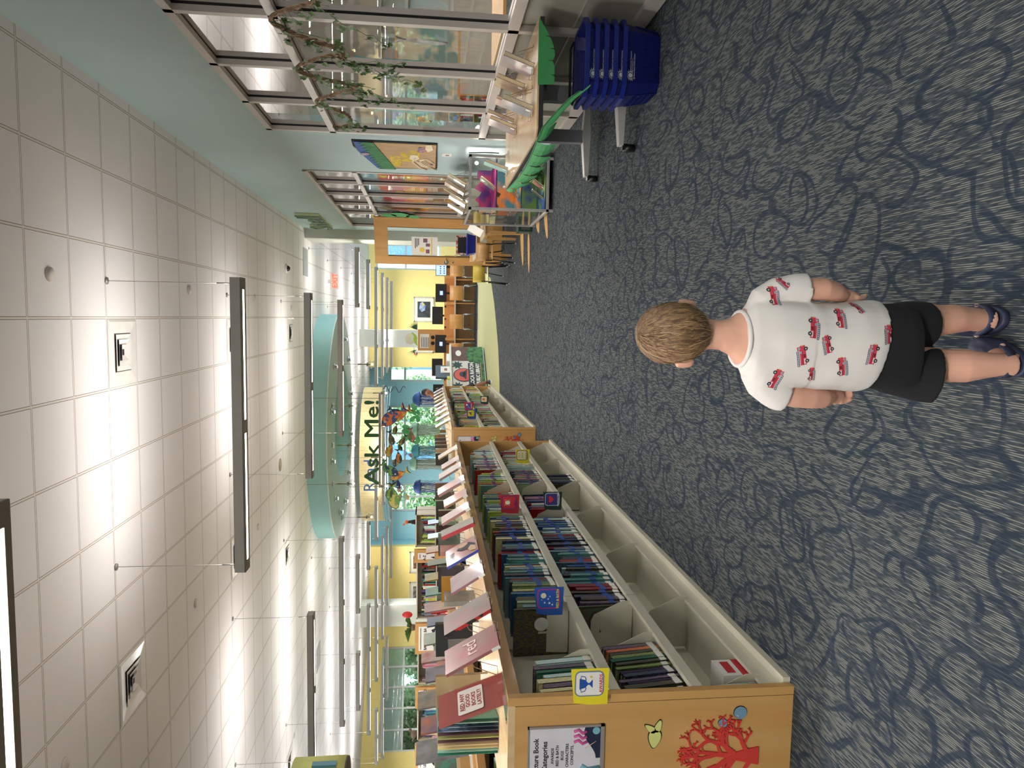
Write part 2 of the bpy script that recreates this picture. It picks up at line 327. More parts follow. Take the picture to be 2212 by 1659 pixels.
# grounds outside
gr = MB(); gr.use(mat('lawn', (96, 140, 70), .9, var=.3, scale=3)).quad((-60, 34.8, -.02), (40, 34.8, -.02), (40, 90, -.02), (-60, 90, -.02)); struct(gr.build('ground_outside', loc=(0, 0, 0)))
gr = MB(); gr.use(MATS['lawn']).quad((-60, 0, -.02), (-21.2, 0, -.02), (-21.2, 34.8, -.02), (-60, 34.8, -.02)); struct(gr.build('ground_side', loc=(0, 0, 0)))
LEAF = mat('tree_leaves', (150, 184, 130), .7, rgb2=(204, 222, 186), scale=2.5)
def shrub(name, label, c, rx, ry, rz, nleaf, cat='tree', group=None):
    b = MB(); b.use(LEAF); rnd = random.Random(int(abs(c[0])*100))
    for i in range(nleaf):
        a = rnd.uniform(0, 6.283); z = rnd.uniform(-1, 1); q = rnd.uniform(.55, 1)
        p = Vector((c[0]+rx*q*math.cos(a)*math.sqrt(1-z*z), c[1]+ry*q*math.sin(a)*math.sqrt(1-z*z), c[2]+rz*q*z))
        u = Vector((rnd.uniform(-1, 1), rnd.uniform(-1, 1), rnd.uniform(-1, 1))).normalized(); v = u.orthogonal().normalized(); s = rnd.uniform(.07, .17)
        b.quad(p-u*s, p-v*s*.6, p+u*s, p+v*s*.6)
    t = thing(name, label, cat, (c[0], c[1], 0), group)
    b.build('foliage', None, t)
    part('trunk', mat('bark', (110, 90, 70), .9), t, lambda m: m.tube([(c[0], c[1], 0), (c[0]+.1, c[1], c[2]*.5), (c[0], c[1], c[2])], [.16, .12, .06]))
for i, (x, y, zz, r, lab) in enumerate([(-15.6, 38, 2.4, 3.4, 'broad green tree outside, seen through the first bays of the long left window'), (-22.5, 36.0, 2.6, 3.0, 'green tree outside the middle of the long left window'),
        (-29.5, 33, 2.3, 3.2, 'green tree outside the far left end of the long window'), (-5.8, 44, 2.2, 2.4, 'green tree outside the middle alcove window'), (-11.2, 44, 2.5, 2.4, 'green tree outside the left alcove window'),
        (-1.0, 44, 3, 2.2, 'green tree outside the right alcove window beside the yellow wall')]):
    shrub('tree', lab, (x, y, zz), r, r*.6, r*.85, 5000, 'tree', None)
for i_, (x, y) in enumerate(((-16.8, 36.6), (-19.8, 34.6), (-22.9, 32.4))): shrub('hedge_bush', ['dense bush close outside the right bays of the long left window', 'dense bush close outside the middle bay of the long left window', 'dense bush close outside the left bays of the long left window'][i_], (x, y, 1.7), 1.9, 1.3, 1.6, 6500, 'bush')
# pale building across the yard
t = thing('building', 'pale blue building with tall windows across the yard', 'building', (-6, 56, 0))
part('facade', mat('pale_blue_render', (196, 214, 222), .8), t, lambda m: m.box(-30, 56, 0, 8, 60, 7))
for k in range(9):
    x = -28+k*4
    part('window', mat('blue_reflective_glass', (96, 132, 176), .2, var=.2), t, lambda m: m.box(x, 55.9, 1, x+2.4, 56, 5.5))
# teal awning band outside the long window
t = thing('awning', 'curved teal canopy outside the long left window', 'awning', (-19, 33.5, 0))
part('canopy', mat('teal_canopy', (214, 238, 232), .7), t, lambda m: m.loft([[(x, y, z0+.0), (x, y, z0+2.2), (x+.1, y+.1, z0+2.2), (x+.1, y+.1, z0)] for x, y, z0 in [(-14.4+q*-1.0, 34.2-q*.84, 2.52-.55*max(0, 1-q/1.5)) for q in [k*.7 for k in range(9)]]], True, False))
# ================= ceiling things
HOUS = mat('fixture_housing', (178, 178, 176), .5, metal=0, var=.03); SLOT = mat('fixture_slot', (104, 102, 98), .5)
def hang(x, y):      # height of what is overhead: the ring's soffit or the ceiling
    o_ = ((x+2.83)/2.86)**2+((y-18.95)/2.61)**2; i_ = ((x+2.75)/1.42)**2+((y-19.2)/1.5)**2
    return 3.62 if o_ < 1 and i_ > 1 else CEIL
CABLE = mat('steel_cable', (150, 146, 142), .4, metal=.5)
def area(name, parent, M, sx, sy, watts, col=(1, .955, .91)):
    l = bpy.data.lights.new(name, 'AREA'); l.shape = 'RECTANGLE'; l.size = sx; l.size_y = sy; l.energy = watts; l.color = col
    o = bpy.data.objects.new(name, l); COL.objects.link(o); o.parent = parent
    o.matrix_basis = WM[parent.name].inverted() @ M if parent else M; return o
ZB = 2.965
def pendant(y, x0, x1, label, cables=None, k=1.0, mid=None):
    t = thing('linear_pendant_light', label, 'light', ((x0+x1)/2, y, ZB), 'linear pendant lights')
    part('housing', HOUS, t, lambda m: m.box(x0, y-.075, ZB+.012, x1, y+.075, ZB+.095))
    part('bottom_trim', SLOT, t, lambda m: (m.box(x0, y-.075, ZB, x1, y-.03, ZB+.012), m.box(x0, y+.03, ZB, x1, y+.075, ZB+.012), m.box(x0, y-.03, ZB, x0+.1, y+.03, ZB+.012), m.box(x1-.1, y-.03, ZB, x1, y+.03, ZB+.012)))
    n = max(1, round((x1-x0)/1.25)); L = (x1-x0-.2)/n
    for i in range(n):
        a = x0+.1+i*L+(.06 if i else 0); c = x0+.1+(i+1)*L-(.06 if i < n-1 else 0)
        part('diffuser', LAMP, t, lambda m: m.box(a, y-.03, ZB+.003, c, y+.03, ZB+.011))
        if i: part('joint_plate', SLOT, t, lambda m: m.box(a-.12, y-.03, ZB, a, y+.03, ZB+.012))
        cx = (a+c)/2
        area('downlight', t, Matrix.Translation((cx, y, ZB-.004)), c-a, .06, DOWN_W*(c-a)*k)
        area('uplight', t, Matrix.Translation((cx, y, ZB+.10)) @ Matrix.Rotation(math.pi, 4, 'X'), c-a, .08, UP_W*(c-a)*k)
    for cx in (cables or (x0+.05, x1-.05)):
        part('cable', CABLE, t, lambda m: (m.tube([(cx, y, ZB+.09), (cx, y, CEIL-.01)], .0028, 6), m.tube([(cx, y, ZB+.12), (cx, y, ZB+.22)], .006, 6), m.cyl((cx, y, CEIL-.012), .03, .012, 14)))
    return t
PL = [(2.86, -3.15, -.72, 'dark edge of the pendant light nearest overhead, cut by the picture edge'),
 (6.53, -2.27, .31, 'long grey pendant light nearest in full view, hanging above the aisle'),
 (10.2, -2.25, .30, 'pendant light above the aisle, second in full view, in front of the teal ring'),
 (10.2, -6.45, -4.2, 'pendant light left of the teal ring, nearest of the left hand rows'),
 (13.8, -2.25, .29, 'pendant light just under the front edge of the teal ring'),
 (13.8, -7.95, -4.2, 'long pendant light starting under the left end of the teal ring'),
 (16.97, .19, 1.54, 'short pendant light right of the teal ring, nearest of that stack'),
 (16.97, -7.0, -5.6, 'short pendant light directly left of the teal ring'),
 (16.97, -9.4, -7.97, 'second short pendant light farther left of the teal ring'),
 (19.95, .18, 1.5, 'short pendant light near the wall pier, second of the right stack'),
 (19.95, -7.0, -5.65, 'short pendant light before the left yellow wall, beside the teal ring'),
 (19.95, -11.8, -8.0, 'long pendant light in front of the left yellow wall and its column'),
 (22.9, -2.2, 1.5, 'long pendant light crossing the yellow wall above the framed prints, third of the right stack'),
 (22.9, -7.1, -4.4, 'pendant light level with the foot of the green hanging letters'),
 (22.9, -11.75, -7.95, 'long pendant light lower in front of the left column'),
 (22.9, -14.6, -12.7, 'pendant light over the left end of the long window wall'),
 (25.9, -2.2, 1.5, 'long pendant light, fourth down in the stack before the right yellow wall'),
 (25.9, -11.7, -7.85, 'long pendant light crossing behind the left column'),
 (25.9, -16.3, -12.6, 'pendant light crossing the top of the long left window'),
 (28.8, -2.2, 1.5, 'long pendant light, fifth down in the stack before the right yellow wall'),
 (26.6, -6.9, -2.5, 'long pale pendant light right under the yellow curved sign band'),
 (28.8, -11.6, -8.35, 'thin far pendant light right of the left column'),
 (28.8, -15.6, -12.9, 'far pendant light before the angled yellow wall, left of the column'),
 (31.9, -11.6, -8.2, 'thinnest far pendant light beside the blue alcove'),
 (31.9, -2.2, 1.5, 'farthest and lowest pendant light before the right yellow wall')]
for q in PL: pendant(*q)
# unseen pendants added left of and behind the viewpoint to brighten walls and ceiling
for q in ((13.8, -12.9, -9.1), (16.97, -15.2, -11.4), (19.95, -16.8, -13.0), (22.9, -18.6, -15.4), (10.2, -11.4, -7.6)): pendant(q[0], q[1], q[2], 'added unseen pendant light beyond the left picture edge, %d metres along' % q[0], k=2.2)
pendant(-.8, -2.27, .31, 'added unseen pendant light behind the viewpoint', k=2.0); pendant(2.86, -7.4, -4.2, 'added pendant light out of view to the left')
# round teal ring hanging from the ceiling
t = thing('ceiling_ring', 'large teal drum ring hanging from the ceiling with spotlights underneath', 'ceiling ring', (-2.83, 18.95, CEIL))
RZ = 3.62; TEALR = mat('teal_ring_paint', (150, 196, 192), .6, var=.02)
def ell(cx, cy, a, c, z, n=72): return [(cx+a*math.cos(2*math.pi*k/n), cy+c*math.sin(2*math.pi*k/n), z) for k in range(n)]
part('outer_band', TEALR, t, lambda m: m.loft([ell(-2.83, 18.95, 2.86, 2.61, RZ), ell(-2.83, 18.95, 2.86, 2.61, CEIL)], False))
part('inner_band', TEALR, t, lambda m: m.loft([ell(-2.75, 19.2, 1.42, 1.5, CEIL), ell(-2.75, 19.2, 1.42, 1.5, RZ)], False))
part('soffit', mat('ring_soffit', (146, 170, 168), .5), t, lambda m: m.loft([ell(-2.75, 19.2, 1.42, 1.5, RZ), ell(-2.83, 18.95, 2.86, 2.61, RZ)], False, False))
part('rim', mat('ring_rim', (206, 214, 208), .5), t, lambda m: m.loft([ell(-2.83, 18.95, 2.87, 2.62, RZ-.004), ell(-2.83, 18.95, 2.87, 2.62, RZ+.02)], False))
for i in range(12):
    a = 2*math.pi*(i+.5)/12; x, y = -2.8+2.25*math.cos(a), 19.05+2.1*math.sin(a)
    s = part('spotlight', CHROME, t, lambda m: (m.cyl((x, y, RZ-.03), .075, .03, 16), m.cyl((x, y-.01, RZ-.09), .05, .06, 16, .04)))
    part('bulb', mat('spot_bulb', (255, 240, 214), .3, emit=4), s, lambda m: m.cyl((x, y-.01, RZ-.094), .036, .004, 14))
def split_x(b, name, t, cuts):      # one part per word, cut at the widest gaps
    iv = sorted([(min(b.v[i].x for i in f), max(b.v[i].x for i in f)) for f in b.f]); hi = iv[0][1]; gaps = []
    for a, c in iv:
        if a > hi: gaps.append((a-hi, (a+hi)/2))
        hi = max(hi, c)
    cs = sorted(g[1] for g in sorted(gaps)[-cuts:])+[1e9]; lo = -1e9
    for c in cs:
        q = MB(); q.mats = b.mats
        for f, m_, s_ in zip(b.f, b.m, b.smooth):
            x_ = sum(b.v[i].x for i in f)/len(f)
            if lo < x_ <= c:
                n0 = len(q.v); q.v += [b.v[i] for i in f]; q.f.append(list(range(n0, n0+len(f)))); q.m.append(m_); q.smooth.append(s_)
        q.build(name, None, t); lo = c
# ask me sign
SGREEN = mat('sign_green', (40, 88, 44), .5)
t = thing('hanging_sign', 'dark green cut out letters reading Ask Me! on a bar hanging from the ceiling', 'sign', (-2.8, 16.4, 2.43))
b = MB(); b.use(SGREEN); b.M = toward_cam((-3.80, 16.4, 2.50)); b.text('Ask Me!', 0, 0, .44, 0, .02, sx=1.04, fat=.008); 
ws = [v.x for v in b.v]; k = (1.92)/(max(ws)-min(ws)); b.v = [Vector((-3.80+(v.x-min(ws))*k, v.y, v.z)) for v in b.v]; split_x(b, 'letters', t, 1)
part('bar', GREYM, t, lambda m: m.box(-3.86, 16.37, 2.445, -1.72, 16.43, 2.49))
for x in (-3.78, -1.83): part('cable', CABLE, t, lambda m: m.tube([(x, 16.4, 2.47), (x, 16.4, CEIL)], .006, 6))
# yellow curved bulkhead with blue Read letters
t = thing('curved_sign_band', 'pale yellow curved band high up with blue letters reading Read', 'sign', (-5.3, 26.5, 3.05))
def arcp(z, off=0):
    out = []
    for k in range(25):
        a = math.pi*(1.0+k/24); out.append((-5.45+(2.65+off)*math.cos(a), 29.0+(2.3+off)*math.sin(a), z))
    return out
def bandm(m):
    lo, hi = arcp(3.08), arcp(3.90)
    for k in range(24): m.add([lo[k], lo[k+1], hi[k+1], hi[k]], [(0, 1, 2, 3)], True)
part('band', mat('pale_yellow_band', (222, 204, 150), .7), t, bandm)
def rail(m):
    for z in (3.04, 2.95, 2.86):
        m.tube([(p[0], p[1], z) for p in arcp(z, .03)], .018, 6)
part('rail', mat('pale_blue_rail', (180, 204, 214), .4), t, rail)
b = MB(); b.use(mat('read_blue', (72, 112, 184), .5)); b.M = toward_cam((-6.42, 26.6, 3.32)); b.text('Read', 0, 0, .6, 0, .015); b.build('letters', None, t)
# globe pendants
GLOBE = glass('globe_glass', (.93, .94, .94), 1.6)
GL = [(-2.10, 17.2, 3.11, 'clear globe lamp, upper right of three over the hanging letters'), (-3.03, 17.2, 3.14, 'clear globe lamp, middle of the upper three over the letter k'),
 (-3.95, 17.2, 3.15, 'clear globe lamp, upper left of three over the letter A'), (-1.24, 19.0, 2.85, 'clear globe lamp hanging alone right of the letters against the ceiling'),
 (-5.26, 19.0, 2.87, 'clear globe lamp farthest left under the teal ring'), (-2.17, 20.8, 2.60, 'clear globe lamp beside the exclamation mark against the blue wall'),
 (-3.11, 20.8, 2.66, 'clear globe lamp just below the letter M'), (-4.02, 20.8, 2.66, 'clear globe lamp just below the letter k'), (-4.86, 20.8, 2.60, 'clear globe lamp just below the letter A')]
for x, y, z, lab in GL:
    t = thing('globe_pendant', lab, 'light', (x, y, z-.105), 'globe lamps under the teal ring')
    part('globe', GLOBE, t, lambda m: m.sph((x, y, z), .105, n=20, m=14))
    part('bulb', mat('warm_bulb', (255, 222, 160), .3, emit=14), t, lambda m: m.sph((x, y, z-.02), .026, n=10, m=8))
    part('socket', GREYM, t, lambda m: (m.cyl((x, y, z+.09), .045, .03, 14), m.cyl((x, y, z+.005), .012, .09, 8)))
    part('stem', mat('brass_stem', (170, 160, 120), .3, metal=.7), t, lambda m: m.cyl((x, y, z+.11), .016, .24, 10))
    part('cable', CABLE, t, lambda m: m.tube([(x, y, z+.35), (x, y, hang(x, y))], .005, 6))
    part('canopy', CHROME, t, lambda m: m.cyl((x, y, hang(x, y)-.04), .06, .04, 14, .07))
# air diffusers: white pyramidal grilles filling a ceiling tile
WGL = mat('diffuser_white_enamel', (216, 212, 208), .28, coat=.3)
def tile_at(x, y): return (-.0522+.61*math.floor((x+.0522)/.61)+.305, 5.2906+.61*math.floor((y-5.2906)/.61)+.305)
for i, (x, y, lab) in enumerate([(-.36, 6.8, 'square white air diffuser nearest in the ceiling, beside the first long light'), (-3.6, 6.85, 'square white air diffuser near the left edge of the picture'), (-.36, 10.5, 'square white air diffuser behind the first long pendant light'),
      (-3.6, 10.5, 'square white air diffuser left of the end of the first long light'), (-.36, 14.9, 'square white air diffuser right in front of the teal ring'), (-4.9, 14.3, 'square white air diffuser left of the teal ring'), (-8.6, 14.3, 'square white air diffuser above the long left pendant light')]):
    cx, cy = tile_at(x, y); z = CEIL
    t = thing('air_diffuser', lab, 'vent', (cx, cy, z-.02), 'air diffusers in the ceiling')
    part('face_plate', WGL, t, lambda m: m.loft([[(cx-.295, cy-.295, z-.002), (cx+.295, cy-.295, z-.002), (cx+.295, cy+.295, z-.002), (cx-.295, cy+.295, z-.002)],
        [(cx-.27, cy-.27, z-.012), (cx+.27, cy-.27, z-.012), (cx+.27, cy+.27, z-.012), (cx-.27, cy+.27, z-.012)], [(cx-.17, cy-.17, z-.004), (cx+.17, cy-.17, z-.004), (cx+.17, cy+.17, z-.004), (cx-.17, cy+.17, z-.004)]], False, False))
    part('core', BLACKP, t, lambda m: m.box(cx-.17, cy-.17, z-.004, cx+.17, cy+.17, z-.002))
    for h, q in ((.16, .014), (.115, .02), (.07, .026)):
        part('louvre', WGL, t, lambda m: m.loft([[(cx-h, cy-h, z-q), (cx+h, cy-h, z-q), (cx+h, cy+h, z-q), (cx-h, cy+h, z-q)], [(cx-h+.043, cy-h+.043, z-.005), (cx+h-.043, cy-h+.043, z-.005), (cx+h-.043, cy+h-.043, z-.005), (cx-h+.043, cy+h-.043, z-.005)]], False, False))
for x, y, lab in [(.26, 5.6, 'flat round sprinkler cover nearest in the ceiling'), (.26, 8.66, 'round sprinkler cover above the right end of the first long light'), (.25, 11.76, 'round sprinkler cover between the first and second long lights'), (-3.4, 5.54, 'round sprinkler cover at the bottom left picture corner of the ceiling'),
      (-3.39, 8.63, 'round sprinkler cover left of the first long light end'), (-3.39, 11.77, 'round sprinkler cover beside the left end of the second light'), (.13, 14.8, 'small round sprinkler cover right of the second long light end'), (-8.6, 14.6, 'round sprinkler cover high at the far left')]:
    b = MB(); b.use(mat('sprinkler_cover', (206, 198, 190), .7)); b.cyl((x, y, CEIL-.014), .052, .014, 20); tag(b.build('sprinkler_cover'), lab, 'sprinkler', 'round sprinkler covers')
b = MB(); b.use(mat('speaker_grille', (170, 158, 140), .8)); b.cyl((-2.75, 13.56, CEIL-.006), .12, .006, 28); tag(b.build('ceiling_speaker'), 'large flat beige round ceiling speaker between two long lights', 'speaker')
t = thing('dome_camera', 'small black security camera dome on the ceiling near the pier', 'camera', (.87, 14.3, CEIL-.1))
part('mount', WHITE, t, lambda m: m.cyl((.87, 14.3, CEIL-.03), .08, .03, 20)); part('dome', BLACKP, t, lambda m: m.sph((.87, 14.3, CEIL-.03), .055, n=16))
t = thing('exit_sign', 'exit sign with glowing red letters on the ceiling', 'sign', (.9, 20, 3.75))
part('plate', WHITE, t, lambda m: m.box(.70, 20.0, 3.80, 1.10, 20.02, 4.0)); part('bracket', WHITE, t, lambda m: m.box(.85, 20, 4.0, .95, 20.02, CEIL))
b = MB(); b.use(mat('exit_red', (255, 70, 50), .4, emit=1.6)); b.M = toward_cam((.73, 19.995, 3.83)); b.text('EXIT', 0, 0, .19, 0, .002, bold=.003); b.build('letters', None, t)
for x, y, lab in [(1.15, 16.5, 'grey return air grille right of the teal ring near the exit sign'), (-8.5, 17.9, 'grey return air grille left of the teal ring')]:
    b = MB(); b.use(mat('return_grille', (150, 152, 152), .6)); b.box(x-.3, y-.3, CEIL-.008, x+.3, y+.3, CEIL); tag(b.build('return_grille'), lab, 'vent')
# story room lights
for y in (4.5, 8.5, 12.5):
    t = pendant(y, 3.4, 6.2, 'long pendant light in the room behind the glass, %s from the near end' % ORD[int(y//4)-1], k=1.5)
# green hanging cylinder at the left edge with a teal clip on it
t = thing('hanging_cylinder', 'pale green cylinder hanging at the bottom left corner with a teal clip on it', 'decoration', (-4.1, 6.0, 2.05))
part('shade', mat('pale_green_felt', (200, 206, 130), .8), t, lambda m: m.cyl((-4.1, 6.0, 2.06), .32, .44, 32))
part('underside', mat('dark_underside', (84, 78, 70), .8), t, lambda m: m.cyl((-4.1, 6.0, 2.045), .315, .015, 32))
part('clip', mat('teal_plastic', (70, 130, 150), .4), t, lambda m: m.box(-3.80, 5.93, 2.13, -3.765, 5.99, 2.33))
part('cable', CABLE, t, lambda m: m.tube([(-4.1, 6, 2.5), (-4.1, 6, CEIL)], .006, 6))
# ================= picture book cases with aisle side shelves
CX, CXB = -1.36, -1.87
def bookcase(y0, y1, label, lx0, lx1, bays, divs):
    dx = lambda y: lx0+(lx1-lx0)*(y-y0)/(y1-y0)     # front edge (the far case stands slightly turned)
    t = thing('bookcase', label, 'bookcase', ((lx0+lx0-.51)/2, (y0+y1)/2, 0))
    D = .51
    def slab(m, ya, yb, f0, f1, za, zb):   # f0,f1 are depths behind the front edge
        P = [(dx(ya)-f0, ya), (dx(yb)-f0, yb), (dx(yb)-f1, yb), (dx(ya)-f1, ya)]
        m.add([(x, y, za) for x, y in P]+[(x, y, zb) for x, y in P], [(0, 1, 2, 3), (7, 6, 5, 4), (0, 4, 5, 1), (1, 5, 6, 2), (2, 6, 7, 3), (3, 7, 4, 0)], False)
    part('worktop', TOPW, t, lambda m: slab(m, y0, y1, 0.012, D, 1.055, 1.08), 'pale butcher block worktop')
    part('top_trim', MAPLE_D, t, lambda m: slab(m, y0+.03, y1, 0, .012, 1.035, 1.08))
    part('end_panel', MAPLE, t, lambda m: slab(m, y0, y0+.03, .034, D, .0, 1.055), 'maple veneer end panel nearest the viewer')
    part('end_stile', MAPLE, t, lambda m: slab(m, y0-.0015, y0+.03, 0, .031, .0, 1.0815))
    part('groove', BLACK, t, lambda m: slab(m, y0+.004, y0+.028, .030, .036, 0, 1.055))
    part('end_panel', MAPLE, t, lambda m: slab(m, y1-.03, y1, 0, D, 0, 1.08))
    part('back_panel', PUTTY, t, lambda m: slab(m, y0+.03, y1-.03, .27, .285, .05, 1.055))
    part('far_side_panel', MAPLE, t, lambda m: slab(m, y0+.03, y1-.03, D-.02, D, .0, 1.055))
    for z, dep in ((.69, .02), (.375, .02)):
        L = (y1-y0-.06)/bays
        for k in range(bays):
            a = y0+.03+k*L+.004; c = a+L-.008
            sh = part('shelf', PUTTY, t, lambda m: (slab(m, a, c, .02, .27, z-.02, z-.004), slab(m, a, c, .0, .02, z-.03, z+.012)))
    part('bottom_shelf', PUTTY, t, lambda m: (slab(m, y0+.03, y1-.03, .03, .27, .06, .085), slab(m, y0+.03, y1-.03, .015, .03, .02, .10)))
    part('kick_plate', PUTTY, t, lambda m: slab(m, y0+.03, y1-.03, -.02, .02, .0, .028))
    L = (y1-y0-.06)/bays
    for k in range(1, bays):
        y = y0+.03+k*L
        part('upright', PUTTY, t, lambda m: slab(m, y-.012, y+.012, .255, .27, .085, 1.04))
        part('slot_bracket', GREYM, t, lambda m: (slab(m, y-.02, y+.02, .245, .256, .17, .178), slab(m, y-.02, y+.02, .245, .256, .46, .468)))
    for y, z in divs:
        x = dx(y)
        def dv(m):
            poly = [(x-.005, z), (x-.005, z+.05), (x-.07, z+.19), (x-.10, z+.205), (x-.25, z+.205), (x-.26, z)]
            m.M = FR((0, y, 0), (1, 0, 0), (0, 0, 1)); m.prism([(a, c) for a, c in poly], -.0015, .0015)
            m.box(x-.16, z+.10, .0015, x-.15, z+.16, .004); m.box(x-.16, z+.155, .0015, x-.11, z+.16, .004)
        part('book_support', PUTTY, t, dv)
    return t, dx, slab
caseA, dxA, _ = bookcase(2.484, 8.02, 'long maple bookcase of picture books nearest on the left', -1.36, -1.37, 6,
    [(y, .69) for y in (2.86, 3.37, 5.13, 5.95, 6.50, 7.80)]+[(y, .375) for y in (3.0, 3.36, 5.20, 6.03, 6.75, 7.70)]+[(y, .085) for y in (2.6, 3.39, 4.27, 5.17, 6.01, 6.99, 7.84)])
caseB, dxB, _ = bookcase(9.22, 15.93, 'second maple bookcase of picture books farther along the aisle', -1.40, -1.50, 7,
    [(y, .69) for y in (10.0, 11.1, 12.4, 14.0, 15.4)]+[(y, .375) for y in (10.4, 12.0, 12.9, 14.4, 15.5)]+[(y, .085) for y in (9.6, 10.4, 11.3, 12.3, 13.3, 14.3, 15.3)])
# ---- books on those shelves: cover, page block, spine label and library tape
PAL = dict(red=(150, 40, 46), crimson=(120, 32, 46), orange=(206, 96, 44), yellow=(210, 190, 70), olive=(120, 130, 74), green=(58, 90, 64), mint=(148, 168, 158), teal=(62, 94, 110),
    navy=(34, 42, 74), blue=(52, 84, 134), sky=(104, 134, 162), violet=(98, 72, 132), pink=(206, 132, 140), cream=(222, 214, 190), white=(226, 226, 222), grey=(132, 138, 146), charcoal=(48, 52, 60), brown=(98, 66, 48), black=(24, 25, 30))
def cover_mat(cname):
    k = 'cover_'+cname
    if k in MATS: return MATS[k]
    c = PAL[cname]; r = random.Random(cname); c2 = tuple(max(0, min(255, v+r.choice((-34, 30, 44)))) for v in c)
    return mat(k, c, .28, rgb2=c2, scale=9, stretch=(4, 1, 1.5), contrast=(.47, .53), coat=.5)
LBL = mat('spine_label_white', (236, 236, 230), .5); TAPE = mat('blue_category_tape', (38, 70, 150), .4, rgb2=(60, 96, 176), scale=60); TAPE2 = mat('purple_category_tape', (112, 62, 130), .4); TAPE3 = mat('red_category_tape', (178, 40, 60), .4)
UC = {}
def umesh(key, fn):
    if key not in UC: b = MB(); fn(b); UC[key] = b.mesh(key)
    return UC[key]
def unit_cover(b):      # spine at x=0 facing +x, body to -x; thickness 0..1 in y, height 0..1 in z
    b.use(BLACK); b.box(-1, 0, 0, 0, .1, 1); b.box(-1, .9, 0, 0, 1, 1); b.box(-.03, 0, 0, .0, 1, 1)
def unit_pages(b): b.use(PAGES); b.box(-.97, .1, .02, -.03, .9, .98)
def unit_label(b): b.use(LBL); b.box(-.001, .06, .06, .012, .94, .17)
def unit_tape(b): b.use(TAPE); b.box(-.001, -.02, .44, .012, 1.02, .56)
def plain_block(b): b.use(BLACK); b.box(-1, 0, 0, 0, 1, 1)
NB = [0]
def linkdup(me, name, parent, m=None, loc=(0, 0, 0), scale=(1, 1, 1)):
    o = bpy.data.objects.new(name, me); COL.objects.link(o)
    if parent: o.parent = parent
    o.location = loc; o.scale = scale
    if m: o.material_slots[0].link = 'OBJECT'; o.material_slots[0].material = m
    return o
def book(x, y, z, th, h, d, cname, label, group, lean=0, tape=None, ident=True, rotz=0, parts=True):
    o = linkdup(umesh('book_cover', unit_cover), 'book', None, cover_mat(cname), (x, y, z), (d, th, h))
    o.rotation_euler = (lean, 0, rotz); tag(o, label, 'book', group); NB[0] += 1
    if parts:
        linkdup(umesh('book_pages', unit_pages), 'pages', o)
        if ident: linkdup(umesh('book_label', unit_label), 'spine_label', o)['label'] = 'white spine label'
        if tape: 
            q = linkdup(umesh('book_tape', unit_tape), 'spine_tape', o, tape)
            q['label'] = 'coloured category tape'; q.location = (0, 0, tape_dz[0])
    return o
tape_dz = [0]
def run(case, dx, z, ya, yb, cols, tape, where, thr=(.014, .03), hr=(.20, .28), lean=0, count=None, group='picture books on the aisle shelves', tslope=0, parts=True):
    y = ya; i = 0; rnd = random.Random(int(ya*1000+z*77)); lab = []
    while y < yb:
        th = rnd.uniform(*thr); c = rnd.choice(cols); h = rnd.uniform(*hr); d = rnd.uniform(.2, .235); i += 1
        tape_dz[0] = tslope*((y-ya)/(yb-ya)-.5)
        size = ('tall' if h > .25 else 'short' if h < .22 else 'thin' if th < .019 else 'thick' if th > .026 else 'medium')
        book(dx(y)-.03-rnd.uniform(0, .02), y, z, th, h, d, c, '%s %s book, %s from near end, %s' % (size, c, ordn(i), where), group, lean+rnd.uniform(-.02, .02), tape, parts=parts)
        y += th+.0012+abs(math.sin(lean))*.02
    return i
zA, zM, zB_ = .688, .373, .087
run(caseA, dxA, zA, 2.53, 2.84, ['white', 'cream', 'cream', 'violet', 'green', 'white', 'grey'], None, 'light run by AWARDS sign, upper shelf', (.024, .042), (.22, .26), .10)
run(caseA, dxA, zA, 3.40, 5.02, ['navy', 'navy', 'charcoal', 'blue', 'grey', 'mint', 'red', 'navy', 'sky', 'cream', 'olive'], TAPE, 'navy run by BED & BATH sign, upper shelf', (.024, .048), (.2, .275), 0, tslope=.25)
run(caseA, dxA, zA, 5.16, 5.72, ['grey', 'white', 'sky', 'mint', 'white', 'grey', 'yellow'], TAPE3, 'pale run by BUGS sign, upper shelf', (.021, .038), (.22, .27))
run(caseA, dxA, zA, 5.98, 6.44, ['orange', 'yellow', 'sky', 'yellow', 'white'], TAPE2, 'yellow and orange run, upper shelf', (.021, .038), (.2, .26))
run(caseA, dxA, zA, 6.66, 7.60, ['white', 'grey', 'pink', 'cream', 'sky', 'navy', 'red'], TAPE2, 'farthest run of the upper shelf', (.024, .042), (.2, .26))
run(caseA, dxA, zM, 2.54, 2.98, ['red', 'green', 'orange', 'brown', 'navy', 'olive', 'black', 'violet', 'pink'], None, 'leaning run by AWARDS sign, middle shelf', (.021, .038), (.22, .265), .14)
run(caseA, dxA, zM, 3.42, 5.00, ['navy', 'sky', 'blue', 'charcoal', 'violet', 'teal', 'red', 'grey', 'navy', 'crimson', 'white'], TAPE, 'long blue run, middle shelf', (.024, .048), (.2, .275), 0, tslope=.3)
run(caseA, dxA, zM, 5.23, 5.62, ['red', 'white', 'blue', 'pink'], TAPE2, 'run by CHARACTERS sign, middle shelf', (.021, .038), (.2, .25))
run(caseA, dxA, zM, 6.06, 6.62, ['teal', 'blue', 'olive', 'violet', 'pink', 'mint'], TAPE2, 'teal and violet run, middle shelf', (.021, .038), (.2, .26))
run(caseA, dxA, zM, 6.80, 7.62, ['white', 'pink', 'cream', 'mint', 'white', 'grey', 'red'], None, 'farthest run of the middle shelf', (.024, .042), (.2, .26))
run(caseA, dxA, zB_, 6.05, 6.42, ['charcoal', 'black', 'navy', 'charcoal', 'grey', 'teal'], None, 'only full run of the bottom shelf', (.026, .04), (.21, .25))
